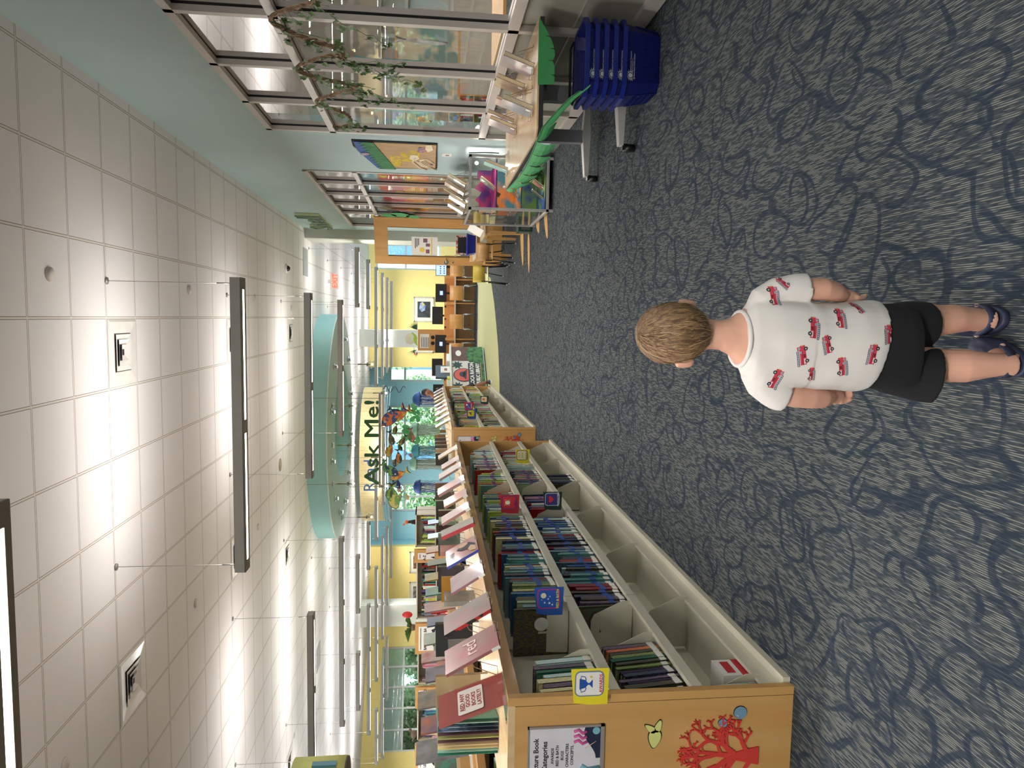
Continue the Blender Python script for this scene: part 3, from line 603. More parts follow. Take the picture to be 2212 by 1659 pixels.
# face-out dark books beside the gaps
for y, z, c, lab, w_, h_ in [(3.375, zA, 'charcoal', 'large dark picture book turned face out with a round white sticker, upper shelf', .26, .27), (3.385, zM, 'brown', 'large brown picture book turned face out at the gap, middle shelf', .26, .27),
        (5.74, zA, 'orange', 'orange picture book standing face out beside the pale run, upper shelf', .22, .24), (6.62, zA, 'red', 'red and black dotted picture book standing face out, upper shelf', .24, .26),
        (5.66, zM, 'navy', 'starry navy picture book standing face out, middle shelf', .23, .25), (6.74, zM, 'white', 'white picture book with grey lettering standing face out, middle shelf', .23, .25)]:
    o = book(dxA(y)-.035, y, z, .014, h_, w_, c, lab, None, .06, None, False)
    if c == 'charcoal':
        me = MB(); me.use(LBL).M = FR((-.30, -.02, .5), (1, 0, 0), (0, 0, 1)); me.disc(0, 0, .13, 0, .1, ry=.13); st = bpy.data.objects.new('sticker', me.mesh('sticker')); COL.objects.link(st); st.parent = o; st['label'] = 'round white barcode sticker'
# red and white card box at the near end of the bottom shelf
t = thing('book_set_box', 'red and white cardboard box lying at the near end of the bottom shelf', 'box', (-1.46, 2.72, .087))
part('carton', WHITE, t, lambda m: m.box(-1.60, 2.66, .087, -1.40, 2.79, .20)); part('red_band', RED, t, lambda m: (m.box(-1.601, 2.659, .087, -1.399, 2.791, .12), m.box(-1.399, 2.68, .14, -1.398, 2.77, .175)), 'red printed band')
for k in range(4): book(-1.40, 2.53+k*.02, .087, .018, .22, .21, ['white', 'cream', 'red', 'white'][k], '%s thin volume standing beside the red and white box, %s from the end panel' % (['white', 'cream', 'red edged', 'last white'][k], ordn(k+1)), 'volumes beside the red and white box', .1)
print('books', NB[0])
# everything smaller on shelves farther off is counted as one mass of shelved books
FAR = MB(); rf = random.Random(3)
def far_run(M, x0, x1, y, z, depth=.2, hr=(.18, .27), thr=(.018, .04), cols=None):
    x = x0
    while x < x1:
        th = rf.uniform(*thr); h = rf.uniform(*hr); c = rf.choice(cols or list(PAL)); FAR.use(cover_mat(c)); FAR.M = M
        if rf.random() > .05: FAR.box(x, y-depth, z, x+th*.94, y-rf.uniform(0, .03), z+h)
        x += th
MP = Matrix(((0, 1, 0, 0), (1, 0, 0, 0), (0, 0, 1, 0), (0, 0, 0, 1)))   # swap so that local x runs along world y, local y is world x
for z in (zA, zM):
    for a, c in ((9.27, 9.96), (10.05, 11.05), (11.15, 12.3), (12.5, 13.9), (14.1, 15.3)): far_run(MP, a, c, -1.47, z, .2, cols=['cream', 'mint', 'white', 'grey', 'yellow', 'pink', 'olive', 'white', 'brown', 'sky', 'orange', 'black'])
# category flag signs on the shelf edges
def flag(x, y, z, bg_, panel, icon, txt, tc, label, wd_=.115, ht=.135):
    t = thing('category_sign', label, 'sign', (x, y, z-ht/2), 'category flag signs')
    M = toward_cam((x, y, z-ht/2))
    b = MB(); b.use(mat('sign_'+bg_[0], bg_[1], .35, coat=.3)); b.M = M; b.prism([(-.02, .0), (wd_, -.004), (wd_, ht), (-.012, ht-.012), (-.02, ht*.5)], 0, .002); b.build('board', None, t)
    b = MB(); b.M = M; x0, x1, y0, y1 = .012, wd_-.008, .014, ht-.014
    def rr(m, x0, y0, x1, y1, r, z): m.prism([(x1-r+r*math.cos(a) if k < 7 or k > 20 else x0+r+r*math.cos(a), (y1-r if k < 14 else y0+r)+r*math.sin(a)) for k, a in enumerate([math.pi/2*j/6+q*math.pi/2 for q in range(4) for j in range(7)])], z, z+.0008)
    b.use(mat('sign_rim_'+panel[0], panel[2], .4)); rr(b, x0, y0, x1, y1, .02, .002); b.use(mat('sign_panel_'+panel[0], panel[1], .4)); rr(b, x0+.005, y0+.005, x1-.005, y1-.005, .016, .0028)
    b.build('panel', None, t)
    b = MB(); b.M = M @ Matrix.Translation(((x0+x1)/2, .062, .0038)); icon(b); b.build('icon', None, t)
    b = MB(); b.use(mat('sign_text_'+tc[0], tc[1], .4)); b.M = M
    if not txt: b.box(.022, .022, .0036, wd_-.02, .029, .0042); b.build('lettering', None, t); return
    b.text(txt, (x0+x1)/2, .020, .0165 if len(txt) < 11 else .012, .0038, .0003, 'CENTER', bold=.0004); b.build('lettering', None, t)
IC = lambda n, c: mat('icon_'+n, c, .4)
def trophy(b):
    b.use(IC('blue', (30, 78, 160))); b.prism([(-.02, .042), (.02, .042), (.014, .02), (.004, .012), (.003, .006), (.016, -.006), (-.016, -.006), (-.003, .006), (-.004, .012), (-.014, .02)], 0, .0005)
    for s in (-1, 1): b.tube([(s*.019, .038, .001), (s*.03, .036, .001), (s*.026, .022, .001), (s*.014, .018, .001)], .0014, 6)
    b.use(IC('gold', (226, 190, 80))); b.disc(.026, .0, .004)
def star(b, x, y, r): b.prism([(x+(r if k % 2 == 0 else r*.42)*math.sin(k*math.pi/5), y+(r if k % 2 == 0 else r*.42)*math.cos(k*math.pi/5)) for k in range(10)], 0, .0005)
def moon(b):
    b.use(IC('cream', (226, 226, 190))); b.disc(.016, .03, .013, 0, .0005); b.use(IC('white', (236, 240, 244)))
    for x, y, r in ((-.018, .024, .006), (-.02, .002, .007), (.0, .008, .005), (-.028, -.012, .006), (.012, .0, .004), (-.004, .038, .003)): star(b, x, y, r)
def bug(b):
    b.use(IC('cream', (226, 226, 190))); b.disc(0, .018, .014, 0, .0006, ry=.018)
    for s in (-1, 1):
        for k in range(4): b.tube([(s*.010, .006+k*.009, .001), (s*.024, .002+k*.012, .001)], .0012, 5)
def heart(b): b.use(IC('red', (214, 50, 62))); b.prism([(.024*math.sin(a)**3*1.0, .016+.0013*(13*math.cos(a)-5*math.cos(2*a)-2*math.cos(3*a)-math.cos(4*a))*1.15) for a in [2*math.pi*k/40 for k in range(40)]], 0, .0006)
def nums(b):
    b.use(INK); 
    for i, r in enumerate(('3 2 1', '6 5 4')): b.text(r, 0, .028-i*.03, .022, 0, .0004, 'CENTER')
def dino(b): b.use(IC('navy', (34, 50, 110))); b.prism([(-.03, .0), (-.012, .02), (.002, .024), (.008, .044), (.018, .044), (.014, .016), (.02, -.004), (.012, -.004), (.006, .006), (-.006, .006), (-.01, -.004), (-.016, -.004), (-.016, .006)], 0, .0006)
def lines(b):
    b.use(IC('red', (214, 50, 62))); 
    for k in range(3): b.box(-.02, -.004+k*.016, 0, .02, .006+k*.016, .0006)
flag(-1.36, 2.455, .792, ('yellow', (232, 216, 40)), ('white', (232, 232, 228), (120, 132, 150)), trophy, 'AWARDS', ('red', (190, 30, 44)), 'yellow flag sign reading AWARDS with a blue trophy')
flag(-1.36, 3.25, .81, ('blue', (34, 84, 170)), ('blue', (36, 88, 180), (188, 44, 120)), moon, 'BED & BATH', ('yellow', (236, 220, 90)), 'blue flag sign reading BED & BATH with moon and stars')
flag(-1.36, 5.03, .80, ('red', (176, 34, 52)), ('red', (196, 44, 58), (70, 50, 120)), bug, 'BUGS', ('navy', (60, 40, 90)), 'red flag sign reading BUGS with a cream beetle')
flag(-1.36, 5.105, .479, ('darkgreen', (24, 56, 48)), ('violet', (60, 56, 130), (196, 200, 206)), heart, 'CHARACTERS', ('white', (236, 236, 236)), 'dark green flag sign reading CHARACTERS with a red heart')
flag(-1.36, 6.805, .483, ('yellow', (232, 216, 40)), ('cream', (236, 226, 170), (40, 60, 110)), nums, 'CONCEPTS', ('navy', (60, 40, 90)), 'yellow flag sign reading CONCEPTS with numerals on it')
flag(-1.40, 10.149, .78, ('blue', (34, 84, 170)), ('yellow', (232, 216, 40), (34, 84, 170)), dino, '', ('navy', (60, 40, 90)), 'blue flag sign with a yellow panel and a dark dinosaur shape')
flag(-1.40, 11.027, .773, ('red', (176, 34, 52)), ('navy', (50, 56, 130), (220, 60, 70)), moon, '', ('yellow', (236, 220, 90)), 'red flag sign with a navy panel on the second bookcase')
flag(-1.41, 12.011, .458, ('darkgreen', (24, 56, 48)), ('cream', (236, 226, 170), (30, 60, 50)), lines, '', ('red', (190, 30, 44)), 'dark green flag sign with a red lined icon, farthest of the flags')
# ================= decorations on the maple end panels
CORAL = mat('coral_red', (206, 60, 52), .6, var=.08)
def branch(b, x, y, a, L, w, dep, rnd):
    if dep == 0 or L < .008: return
    n = 3; px, py = x, y; pts = []
    for i in range(n+1):
        pts.append((px, py)); a += rnd.uniform(-.22, .22); px += math.cos(a)*L/n; py += math.sin(a)*L/n
    lf, rg = [], []
    for i, (qx, qy) in enumerate(pts):
        j = min(i+1, n); k = max(i-1, 0); dx_, dy_ = pts[j][0]-pts[k][0], pts[j][1]-pts[k][1]; l = math.hypot(dx_, dy_) or 1
        ww = w*(1-.35*i/n); lf.append((qx-dy_/l*ww, qy+dx_/l*ww)); rg.append((qx+dy_/l*ww, qy-dx_/l*ww))
    z_ = .005+rnd.random()*.003; b.prism(lf+[(pts[-1][0]+math.cos(a)*w*.5, pts[-1][1]+math.sin(a)*w*.5)]+rg[::-1], 0, z_); b.disc(pts[-1][0], pts[-1][1], w*.66, 0, z_+.0004, 8); b.disc(pts[0][0], pts[0][1], w*.9, 0, z_+.0007, 10)
    for s in (-1, 1): branch(b, pts[-1][0], pts[-1][1], a+s*rnd.uniform(.35, .7), L*rnd.uniform(.62, .82), w*.68, dep-1, rnd)
    if rnd.random() < .75: branch(b, pts[2][0], pts[2][1], a+rnd.choice((-1, 1))*rnd.uniform(.7, 1.1), L*.55, w*.55, dep-2, rnd)
def endpanel(x, y, ox, prefix, full):
    # ox = X of the panel's right edge; heights match on both cases
    M = toward_cam((ox, y-.001, 0))
    b = MB(); b.use(CORAL); b.M = M; rnd = random.Random(5)
    b.prism([(-.30, .13), (-.23, .13), (-.235, .17), (-.25, .23), (-.275, .23), (-.29, .17)], 0, .006)
    for a, L in ((1.9, .085), (1.25, .09), (.75, .08), (2.6, .09)): branch(b, -.262, .22, a, L*.90, .012, 5, rnd)
    branch(b, -.25, .17, .5, .06, .009, 4, rnd); branch(b, -.28, .16, 2.7, .06, .009, 4, rnd)
    tag(b.build('coral_cutout'), prefix[0], 'wall decoration', 'red coral cutouts')
    for (bx, bz, r, lab) in ((-.092, .208, .024, prefix[1]), (-.130, .275, .0165, prefix[2])):
        t = thing('bubble_cutout', lab, 'wall decoration', (ox+bx, y-.006, bz-r), 'blue bubble cutouts')
        for nm, m_, rr, z in (('black_ring', BLACK, r*1.06, 0), ('disc', mat('bubble_blue', (112, 150, 178), .5), r, .003), ):  # black disc slightly wider than the blue one, showing as a rim
            b = MB(); b.use(m_); b.M = M; b.disc(bx, bz, rr, z, z+.003, 28); b.build(nm, None, t)
        b = MB(); b.use(WHITE); b.M = M; b.tube([(bx-r*.62*math.cos(q), bz+r*.62*math.sin(q), .0065) for q in (.35, .7, 1.05)], r*.07, 6); b.build('highlight', None, t)
    t = thing('leaf_cutout', prefix[3], 'wall decoration', (ox-.16, y-.006, .50), 'pale green leaf cutouts')
    for nm, m_, s, z in (('backing', BLACK, 1.13, 0), ('leaves', mat('pale_leaf_green', (214, 214, 132), .6), 1.0, .003)):
        b = MB(); b.use(m_); b.M = M
        for cx, cy, a, l, ww in ((-.178, .535, 3.05, .034, .022), (-.138, .552, .95, .024, .011), (-.13, .522, -.35+.0, .024, .011)):
            pts = []
            for k in range(20):
                q = 2*math.pi*k/20; u = l*math.cos(q)*s; v = ww*math.sin(q)*(1-.35*math.cos(q))*s
                pts.append((cx+u*math.cos(a)-v*math.sin(a), cy+u*math.sin(a)+v*math.cos(a)))
            b.prism(pts, z, z+.003)
        b.build(nm, None, t)
    # framed category sign
    x1, x0 = ox-.110, ox-.110-.23; z0, z1 = .725, 1.008
    t = thing('framed_sign', prefix[4], 'sign', ((ox-.225), y-.006, z0))
    part('frame', mat('silver_sign_frame', (170, 162, 156), .35, metal=.4), t, lambda m: (m.box(x0, y-.009, z0, x1, y, z0+.014), m.box(x0, y-.009, z1-.005, x1, y, z1), m.box(x0, y-.009, z0, x0+.006, y, z1), m.box(x1-.008, y-.009, z0, x1, y, z1)))
    part('sheet', mat('sign_sheet', (214, 212, 220), .35), t, lambda m: m.box(x0+.006, y-.004, z0+.014, x1-.008, y-.001, z1-.005))
    M2 = toward_cam((x0, y-.0042, 0)); cx = .115
    b = MB(); b.use(INK); b.M = M2
    if full:
        b.text('Picture Book', cx, .968, .026, 0, .0003, 'CENTER', bold=.0007); b.text('Categories', cx, .936, .026, 0, .0003, 'CENTER', bold=.0007)
        for k, w_ in enumerate(('AWARDS', 'BED & BATH', 'BUGS', 'CHARACTERS', 'CONCEPTS,')): b.text(w_, cx, .911-k*.018, .0145, 0, .0003, 'CENTER', bold=.0004)
    else:
        b.text('Picture Books', cx, .968, .024, 0, .0003, 'CENTER', bold=.0006); b.text('Categories', cx, .936, .022, 0, .0003, 'CENTER')
        for k in range(4): b.box(cx-.03, .905-k*.02, 0, cx+.04, .911-k*.02, .0004)
    b.build('lettering', None, t)
    b = MB(); b.M = M2; b.use(mat('print_coral_pink', (206, 84, 150), .5)); rnd = random.Random(2)
    for px in (.165, .185, .205): b.tube([(px, .79, .001), (px-.008, .805, .001), (px+.006, .82, .001), (px, .838, .001)], .0055, 6)
    b.use(mat('print_navy', (28, 36, 66), .5)); b.prism([(.222, z0+.014)]+[(.10+.122*q/8, z0+.03+.045*math.sin(q/8*1.9)**2+.0*q) for q in range(9)][::-1]+[(.10, z0+.014)], 0, .0006)
    b.use(mat('print_teal', (120, 176, 190), .5)); b.tube([(.06, z0+.016, .001), (.055, z0+.06, .001), (.07, z0+.085, .001)], .012, 8); b.disc(.205, z0+.03, .014, .0008, .0012)
    b.use(mat('print_sand', (232, 200, 160), .5)); b.tube([(.14, z0+.07, .001), (.165, z0+.03, .0012)], .0012, 5); star(b, .17, z0+.045, .006)
    b.build('illustration', None, t)
endpanel(0, 2.484, -1.36, ('branching red coral cutout on the nearest maple end panel', 'larger blue bubble cutout on the nearest end panel', 'smaller blue bubble cutout on the nearest end panel', 'pale green three leaved cutout above the coral of the nearest end panel', 'framed sheet headed Picture Book Categories on the nearest end panel'), True)
endpanel(0, 9.22, -1.40, ('red coral cutout on the end of the second bookcase', 'larger blue bubble cutout on the second bookcase end', 'smaller blue bubble cutout on the second bookcase end', 'pale green leaf cutout on the second bookcase end', 'framed category sheet on the end of the second bookcase'), False)
# ================= displayed books leaning on wire easels
WIRE = mat('easel_wire', (150, 132, 112), .35, metal=.6)
def disp(px, py, pz, w_, h_, th, lean, s, cname, label, group, rgb, rgb2, easel=True, title=None, sc=14, turn=0, spine=None):
    """s=+1: cover faces +X (leans towards -X); s=-1: mirrored. (px,py,pz) bottom corner nearest the viewer."""
    y0, y1 = (0, w_)
    M = Matrix.Translation((px, py, pz)) @ Matrix.Rotation(turn, 4, 'Z') @ Matrix.Rotation(-s*lean, 4, 'Y')
    t = thing('book', label, 'book', (px, py, pz), group)
    dk = lambda c: tuple(v*.76 for v in c)
    cm = mat('jacket_'+cname, dk(rgb), .3, rgb2=dk(rgb2), scale=sc*.6, contrast=(.28, .70), coat=.8, bump=.25)
    b = MB(); b.use(cm); b.M = M
    f, k = (-.003, 0), (-th, -th+.003)
    sg = 1 if s > 0 else -1
    b.box(sg*-.003, 0, 0, 0, w_, h_); b.box(sg*-th, 0, 0, sg*(-th+.003), w_, h_)
    if s > 0: b.box(-th, -.002, 0, 0, .002, h_)
    else: b.box(0, w_-.002, 0, th, w_+.002, h_)
    b.build('cover', None, t)
    b = MB(); b.use(PAGES); b.M = M; b.box(sg*(-th+.003), .003, .003, sg*-.003, w_-.003, h_-.003); b.build('pages', None, t)
    b = MB(); b.use(spine or LBL); b.M = M
    if s > 0: b.box(-th-.0005, -.003, 0, .0008, -.0015, h_ if spine else .035)
    else: b.box(-.0008, w_*.1, .01, -.0003, w_*.25, .04)
    b.build('spine_label' if not spine else 'spine', None, t)
    if title:
        b = MB(); b.use(title[1]); b.M = M @ FR((.0012*s, 0 if s > 0 else w_, 0), (0, s, 0), (0, 0, 1)); b.text(title[0], w_*title[2], h_*title[3], title[4], 0, .0003, 'CENTER', bold=.001); b.build('title', None, t)
    if easel:
        e = thing('wire_easel', 'bent wire easel holding the '+' '.join(label.split(' on ')[0].split(', ')[0].split()[:11]), 'easel', (px, py, pz-.012))
        z0 = pz-.010
        Mb = Matrix.Translation((px, py+w_*.5, z0)) @ Matrix.Rotation(turn, 4, 'Z')
        b = MB(); b.use(WIRE); b.M = Mb; hw = min(.05, w_*.3); bx = -s*(math.sin(lean)*h_*.62+th+.004)
        for q in (-hw, hw):
            b.tube([(s*.030, q, .022), (s*.030, q, .002), (s*.0, q, .002), (-s*.03, q, .003), (bx, q*.5, h_*.60*math.cos(lean)), (bx-s*.035, q*.6, .10), (bx-s*.07, q*.8, .002), (bx-s*.10, q*.2, .002)], .0017, 6)
        b.tube([(s*.030, -hw, .022), (s*.030, hw, .022)], .0017, 6); b.build('wire_frame', None, e)
PINK = ((214, 130, 140), (200, 160, 160)); G1 = 'picture books on wire easels'
ZT = 1.094
DB = [(-1.26, 2.70, .20, .235, .012, .50, 'red_pink', 'rosy picture book titled red on a wire easel, second display from the near end', (216, 96, 108), (190, 140, 136), ('red', mat('cover_silver', (222, 190, 190), .4), .5, .40, .085)),
 (-1.27, 3.08, .20, .235, .014, .52, 'grey_rose', 'pinkish grey picture book with a red and black spine on a wire easel', (206, 128, 130), (150, 144, 136), None),
 (-1.26, 3.50, .21, .19, .012, .56, 'mauve', 'mauve picture book in wrinkled plastic on a wire easel', (188, 140, 158), (176, 116, 130), None),
 (-1.275, 3.92, .27, .20, .014, .52, 'red_blue', 'bright red picture book with a blue spine and dark figures on a wire easel', (196, 60, 58), (206, 70, 60), None),
 (-1.25, 4.36, .13, .215, .022, .42, 'white_gold', 'white and gold picture book with a red spine on a wire easel', (222, 206, 190), (206, 180, 160), None),
 (-1.28, 4.84, .17, .22, .018, .55, 'rose', 'plain rose picture book leaning before the white and gold one', (214, 148, 148), (222, 166, 160), None),
 (-1.27, 5.16, .2, .19, .016, .52, 'peach_yellow', 'peach picture book with a yellow corner and red spine on an easel', (222, 176, 120), (214, 150, 140), None),
 (-1.255, 5.56, .2, .235, .022, .52, 'white_rose', 'large pale pink picture book with dark marks on an easel', (222, 190, 190), (206, 160, 166), None),
 (-1.265, 6.14, .2, .22, .018, .55, 'rose_grey', 'pink and grey patterned picture book with a red edge on an easel', (216, 150, 150), (160, 166, 156), None),
 (-1.29, 6.58, .2, .185, .018, .55, 'brick', 'dusty brick picture book with a gold mark on an easel', (190, 120, 112), (170, 130, 110), None),
 (-1.27, 7.05, .18, .215, .012, .55, 'buff', 'thin buff edged picture book at the far end of the near bookcase', (222, 196, 140), (206, 180, 130), None)]
for x, y, w_, h_, th, ln, nm, lab, c1, c2, ti in DB:
    sp = {'red_blue': mat('spine_blue', (58, 70, 150), .4), 'grey_rose': mat('spine_red_black', (176, 40, 40), .4, rgb2=(30, 30, 34), scale=16, contrast=(.49, .51)), 'white_gold': mat('spine_red', (176, 60, 70), .4)}.get(nm)
    disp(x, y, ZT, w_, h_, th, ln, 1, nm, lab, G1, c1, c2, True, ti, spine=sp)
# drawn figures on the bright red cover
for o in bpy.data.objects:
    if o.get('label', '').startswith('bright red picture book with a blue'):
        M = Matrix.Translation((-1.275, 3.92, ZT)) @ Matrix.Rotation(-.52, 4, 'Y') @ FR((.0012, 0, 0), (0, 1, 0), (0, 0, 1))
        b = MB(); b.M = M; b.use(INK); b.prism([(.08, .02), (.12, .10), (.17, .13), (.22, .10), (.21, .05), (.17, .03), (.13, .01)], 0, .0004); b.use(mat('figure_tan', (206, 168, 130), .5)); b.disc(.20, .085, .03, .0005, .0008); b.prism([(.02, .01), (.10, .015), (.14, .04), (.10, .06), (.05, .05)], .0005, .0008)
        b.use(INK); b.text('HAWAII', .10, .145, .05, .0005, .0003, 'CENTER', sx=.7); b.build('artwork', None, o)
# acrylic sign stand with the red poster
t = thing('sign_stand', 'clear acrylic stand holding a brick red card reading RED ANY GOOD BOOKS LATELY?', 'sign', (-1.36, 2.50, 1.082))
MS = Matrix.Translation((-1.385, 2.49, 1.084)) @ Matrix.Rotation(math.radians(-11), 4, 'Z') @ Matrix.Rotation(-.38, 4, 'Y')
ACR = glass('clear_acrylic', (.95, .96, .95), 1.3)
FS = FR((0, 0, 0), (0, 1, 0), (0, 0, 1))
b = MB(); b.use(mat('poster_brick', (186, 92, 88), .35, rgb2=(196, 102, 96), scale=20, stretch=(1, 6, 1))); b.M = MS; b.box(-.002, .003, .004, -.001, .177, .262); b.build('card', None, t)
b = MB(); b.use(ACR); b.M = MS; b.box(-.006, 0, 0, -.003, .18, .27); b.box(0, 0, 0, .002, .18, .27); b.box(-.006, 0, 0, .002, .18, .003); b.build('acrylic_panel', None, t)
b = MB(); b.use(ACR); b.M = Matrix.Translation((-1.385, 2.49, 1.081)) @ Matrix.Rotation(math.radians(-11), 4, 'Z'); b.box(-.09, 0, 0, .0, .18, .003); b.build('acrylic_foot', None, t)
b = MB(); b.use(mat('poster_white', (222, 214, 206), .4)); b.M = MS @ FS; 
b.prism([(x+(.008*math.cos(a)), y+(.008*math.sin(a))) for (x, y, a0) in ((.145, .177, 0), (.035, .177, 1.57), (.035, .094, 3.14), (.145, .094, 4.71)) for a in (a0, a0+.5, a0+1.05, a0+1.57)], .0021, .0024); b.build('text_panel', None, t)
b = MB(); b.use(mat('poster_text', (150, 60, 60), .5)); b.M = MS @ FS
for k, w_ in enumerate(('RED ANY', 'GOOD', 'BOOKS', 'LATELY?')): b.text(w_, .09, .161-k*.0225, .022, .0025, .0002, 'CENTER', bold=.0008)
b.box(.042, .158, .0025, .088, .1595, .0029); b.build('lettering', None, t)
# books standing in a second row behind the easels
G2 = 'books standing behind the easels'
def stand(px, py, w_, h_, th, cname, label, rgb, rgb2, n=1, ang=0):
    disp(px, py, 1.082, w_, h_, th, .03, 1, cname, label, G2, rgb, rgb2, False, None, 10, ang)
# the open fanned board book behind the red card
t = thing('board_book', 'green board book standing open and fanned beside the red card', 'book', (-1.68, 2.70, 1.082))
for k in range(11):
    a = math.radians(150-k*12); col = [mat('board_teal', (58, 128, 104), .5), mat('board_pale', (150, 196, 186), .5), mat('board_blue_art', (150, 176, 206), .5, rgb2=(60, 76, 100), scale=14, contrast=(.45, .55)), mat('board_cream', (222, 206, 160), .5), mat('board_plum', (110, 80, 90), .5), mat('board_lime', (190, 200, 130), .5)][(0, 1, 2, 2, 4, 5, 4, 3, 3, 1, 0)[k]]
    b = MB(); b.use(col); b.M = Matrix.Translation((-1.665-.003*k, 2.99, 1.082)) @ Matrix.Rotation(math.radians(16-k*3.6), 4, 'Z'); b.box(-.003, -.20, 0, 0, 0, .245); b.build('cover' if k in (0, 10) else 'page', None, t)
SB = [(-1.70, 3.34, .02, .25, .20, 'tan_board', 'tan backed book standing behind the red card', (206, 184, 140), (176, 150, 110)),
 (-1.72, 3.62, .16, .18, .05, 'slate_art', 'slate and silver illustrated book standing flat behind the rosy book', (110, 116, 122), (150, 156, 158)),
 (-1.72, 3.98, .03, .245, .19, 'black_one', 'black backed book standing edge on behind the rosy book', (34, 36, 38), (50, 54, 56)),
 (-1.72, 4.30, .17, .19, .03, 'map_art', 'grey illustrated book standing behind the pinkish grey one', (176, 176, 168), (120, 124, 126)),
 (-1.73, 4.75, .02, .2, .17, 'amber', 'amber backed book standing edge on in the back row', (206, 150, 40), (190, 130, 30)),
 (-1.73, 4.95, .03, .22, .18, 'ink_navy', 'navy backed book standing edge on in the back row', (30, 34, 52), (60, 60, 76)),
 (-1.72, 5.25, .16, .2, .03, 'pale_pink', 'pale pink book with a red top standing in the back row', (220, 160, 166), (196, 60, 60)),
 (-1.72, 5.7, .03, .21, .18, 'grey_green', 'grey green backed book standing edge on in the back row', (130, 146, 132), (60, 70, 70)),
 (-1.72, 6.05, .15, .2, .03, 'seafoam', 'seafoam green book standing in the back row behind the bright red one', (120, 160, 140), (90, 130, 120)),
 (-1.72, 6.4, .05, .2, .18, 'maroon', 'maroon backed book standing edge on in the back row', (90, 24, 36), (40, 20, 24)),
 (-1.72, 6.75, .04, .22, .18, 'dark_green', 'dark green backed book standing edge on in the back row', (36, 52, 46), (20, 26, 26)),
 (-1.72, 7.1, .04, .21, .18, 'dark_grey', 'charcoal backed book standing edge on in the back row', (50, 50, 54), (90, 84, 80)),
 (-1.72, 7.5, .03, .22, .18, 'wood_brown', 'brown backed book standing edge on at the far end of the back row', (110, 76, 46), (60, 44, 34))]
for x, y, w_, h_, th, nm, lab, c1, c2 in SB: disp(x, y, 1.082, w_, h_, th, .02, 1, nm, lab, G2, c1, c2, False, None, 12)
# second case: leaning books and the row behind them
G3 = 'books leaning on the second bookcase'
cols = [('buff2', (222, 200, 150), (206, 184, 140), 'buff'), ('white2', (224, 216, 208), (206, 196, 190), 'white'), ('sun2', (226, 206, 130), (216, 190, 160), 'white and yellow'), ('rose2', (206, 140, 150), (222, 180, 180), 'rose'), ('ivory2', (226, 214, 200), (206, 176, 170), 'ivory'),
 ('straw2', (216, 190, 130), (200, 170, 110), 'straw coloured'), ('gold2', (210, 176, 110), (226, 206, 170), 'golden'), ('plum2', (150, 110, 130), (216, 190, 190), 'mauve'), ('bluish2', (90, 100, 170), (200, 190, 200), 'violet edged')]
for k, (nm, c1, c2, w_) in enumerate(cols):
    y = 9.35+k*.62; disp(dxB(y)+.09, y, ZT, .2, .22, .02, .52, 1, nm, '%s book on wire easel, %s from near end of the second bookcase' % (w_, ordn(k+1)), G3, c1, c2, True)
for k, (c1, c2, w_) in enumerate([((30, 30, 32), (70, 66, 60), 'black'), ((206, 180, 140), (176, 140, 110), 'tan'), ((28, 28, 30), (40, 40, 44), 'thick black'), ((90, 60, 40), (60, 40, 30), 'brown'), ((60, 58, 56), (30, 30, 32), 'charcoal'), ((150, 110, 70), (60, 50, 44), 'two toned brown')]):
    y = 9.4+k*.33; disp(dxB(y)-.36, y, 1.082, .05, .2, .16, .02, 1, 'back%d' % k, '%s backed book behind the easels of the second bookcase, %s from its end' % (w_, ordn(k+1)), 'back row of the second bookcase', c1, c2, False)
# ================= right hand side: table, baskets, garland, display case, door
DGREY = mat('table_edge_black', (44, 44, 48), .5); LEG = mat('table_leg_silver', (196, 194, 192), .4, metal=.2); DLEG = mat('table_column_grey', (128, 128, 134), .45, metal=.1)
t = thing('folding_table', 'maple topped wheeled table with black edge against the storefront glass', 'table', (1.48, 5.45, 0))
TP = [(1.83, 4.56), (1.83, 6.45), (1.18, 6.45), (1.12, 6.39), (1.12, 4.62), (1.18, 4.56)]
part('tabletop', wood('table_laminate', (206, 176, 136), (216, 188, 148), (2, 18, 5), .22), t, lambda m: m.prism(TP, .712, .722))
part('edge_band', DGREY, t, lambda m: m.prism([(1.475+(x-1.475)*1.006, 5.505+(y-5.505)*1.003) for x, y in TP], .684, .7115))
for y in (4.95, 6.05):
    part('column', DLEG, t, lambda m: m.box(1.44, y-.05, .07, 1.54, y+.02, .684))
    g = part('foot', LEG, t, lambda m: m.loft([[(1.17, y-.06, .085), (1.17, y, .085), (1.17, y, .115), (1.17, y-.06, .115)], [(1.5, y-.075, .075), (1.5, y+.02, .075), (1.5, y+.02, .14), (1.5, y-.075, .14)], [(1.80, y-.06, .085), (1.80, y, .085), (1.80, y, .115), (1.80, y-.06, .115)]], True, False))
    for x in (1.17, 1.80):
        cst = part('caster', BLACKP, t, lambda m: (m.loft([[(x-.012+dx__*1.5, y-.03+.042*math.cos(a), .042+.042*math.sin(a)) for a in [2*math.pi*k/18 for k in range(18)]] for dx__ in (-.014, .012)], True), m.box(x-.03, y-.055, .055, x+.012, y-.005, .09)))
part('crossbar', DLEG, t, lambda m: m.box(1.47, 4.95, .60, 1.51, 6.05, .66))
part('modesty_latch', BLACKP, t, lambda m: m.box(1.40, 4.575, .66, 1.44, 4.60, .684))
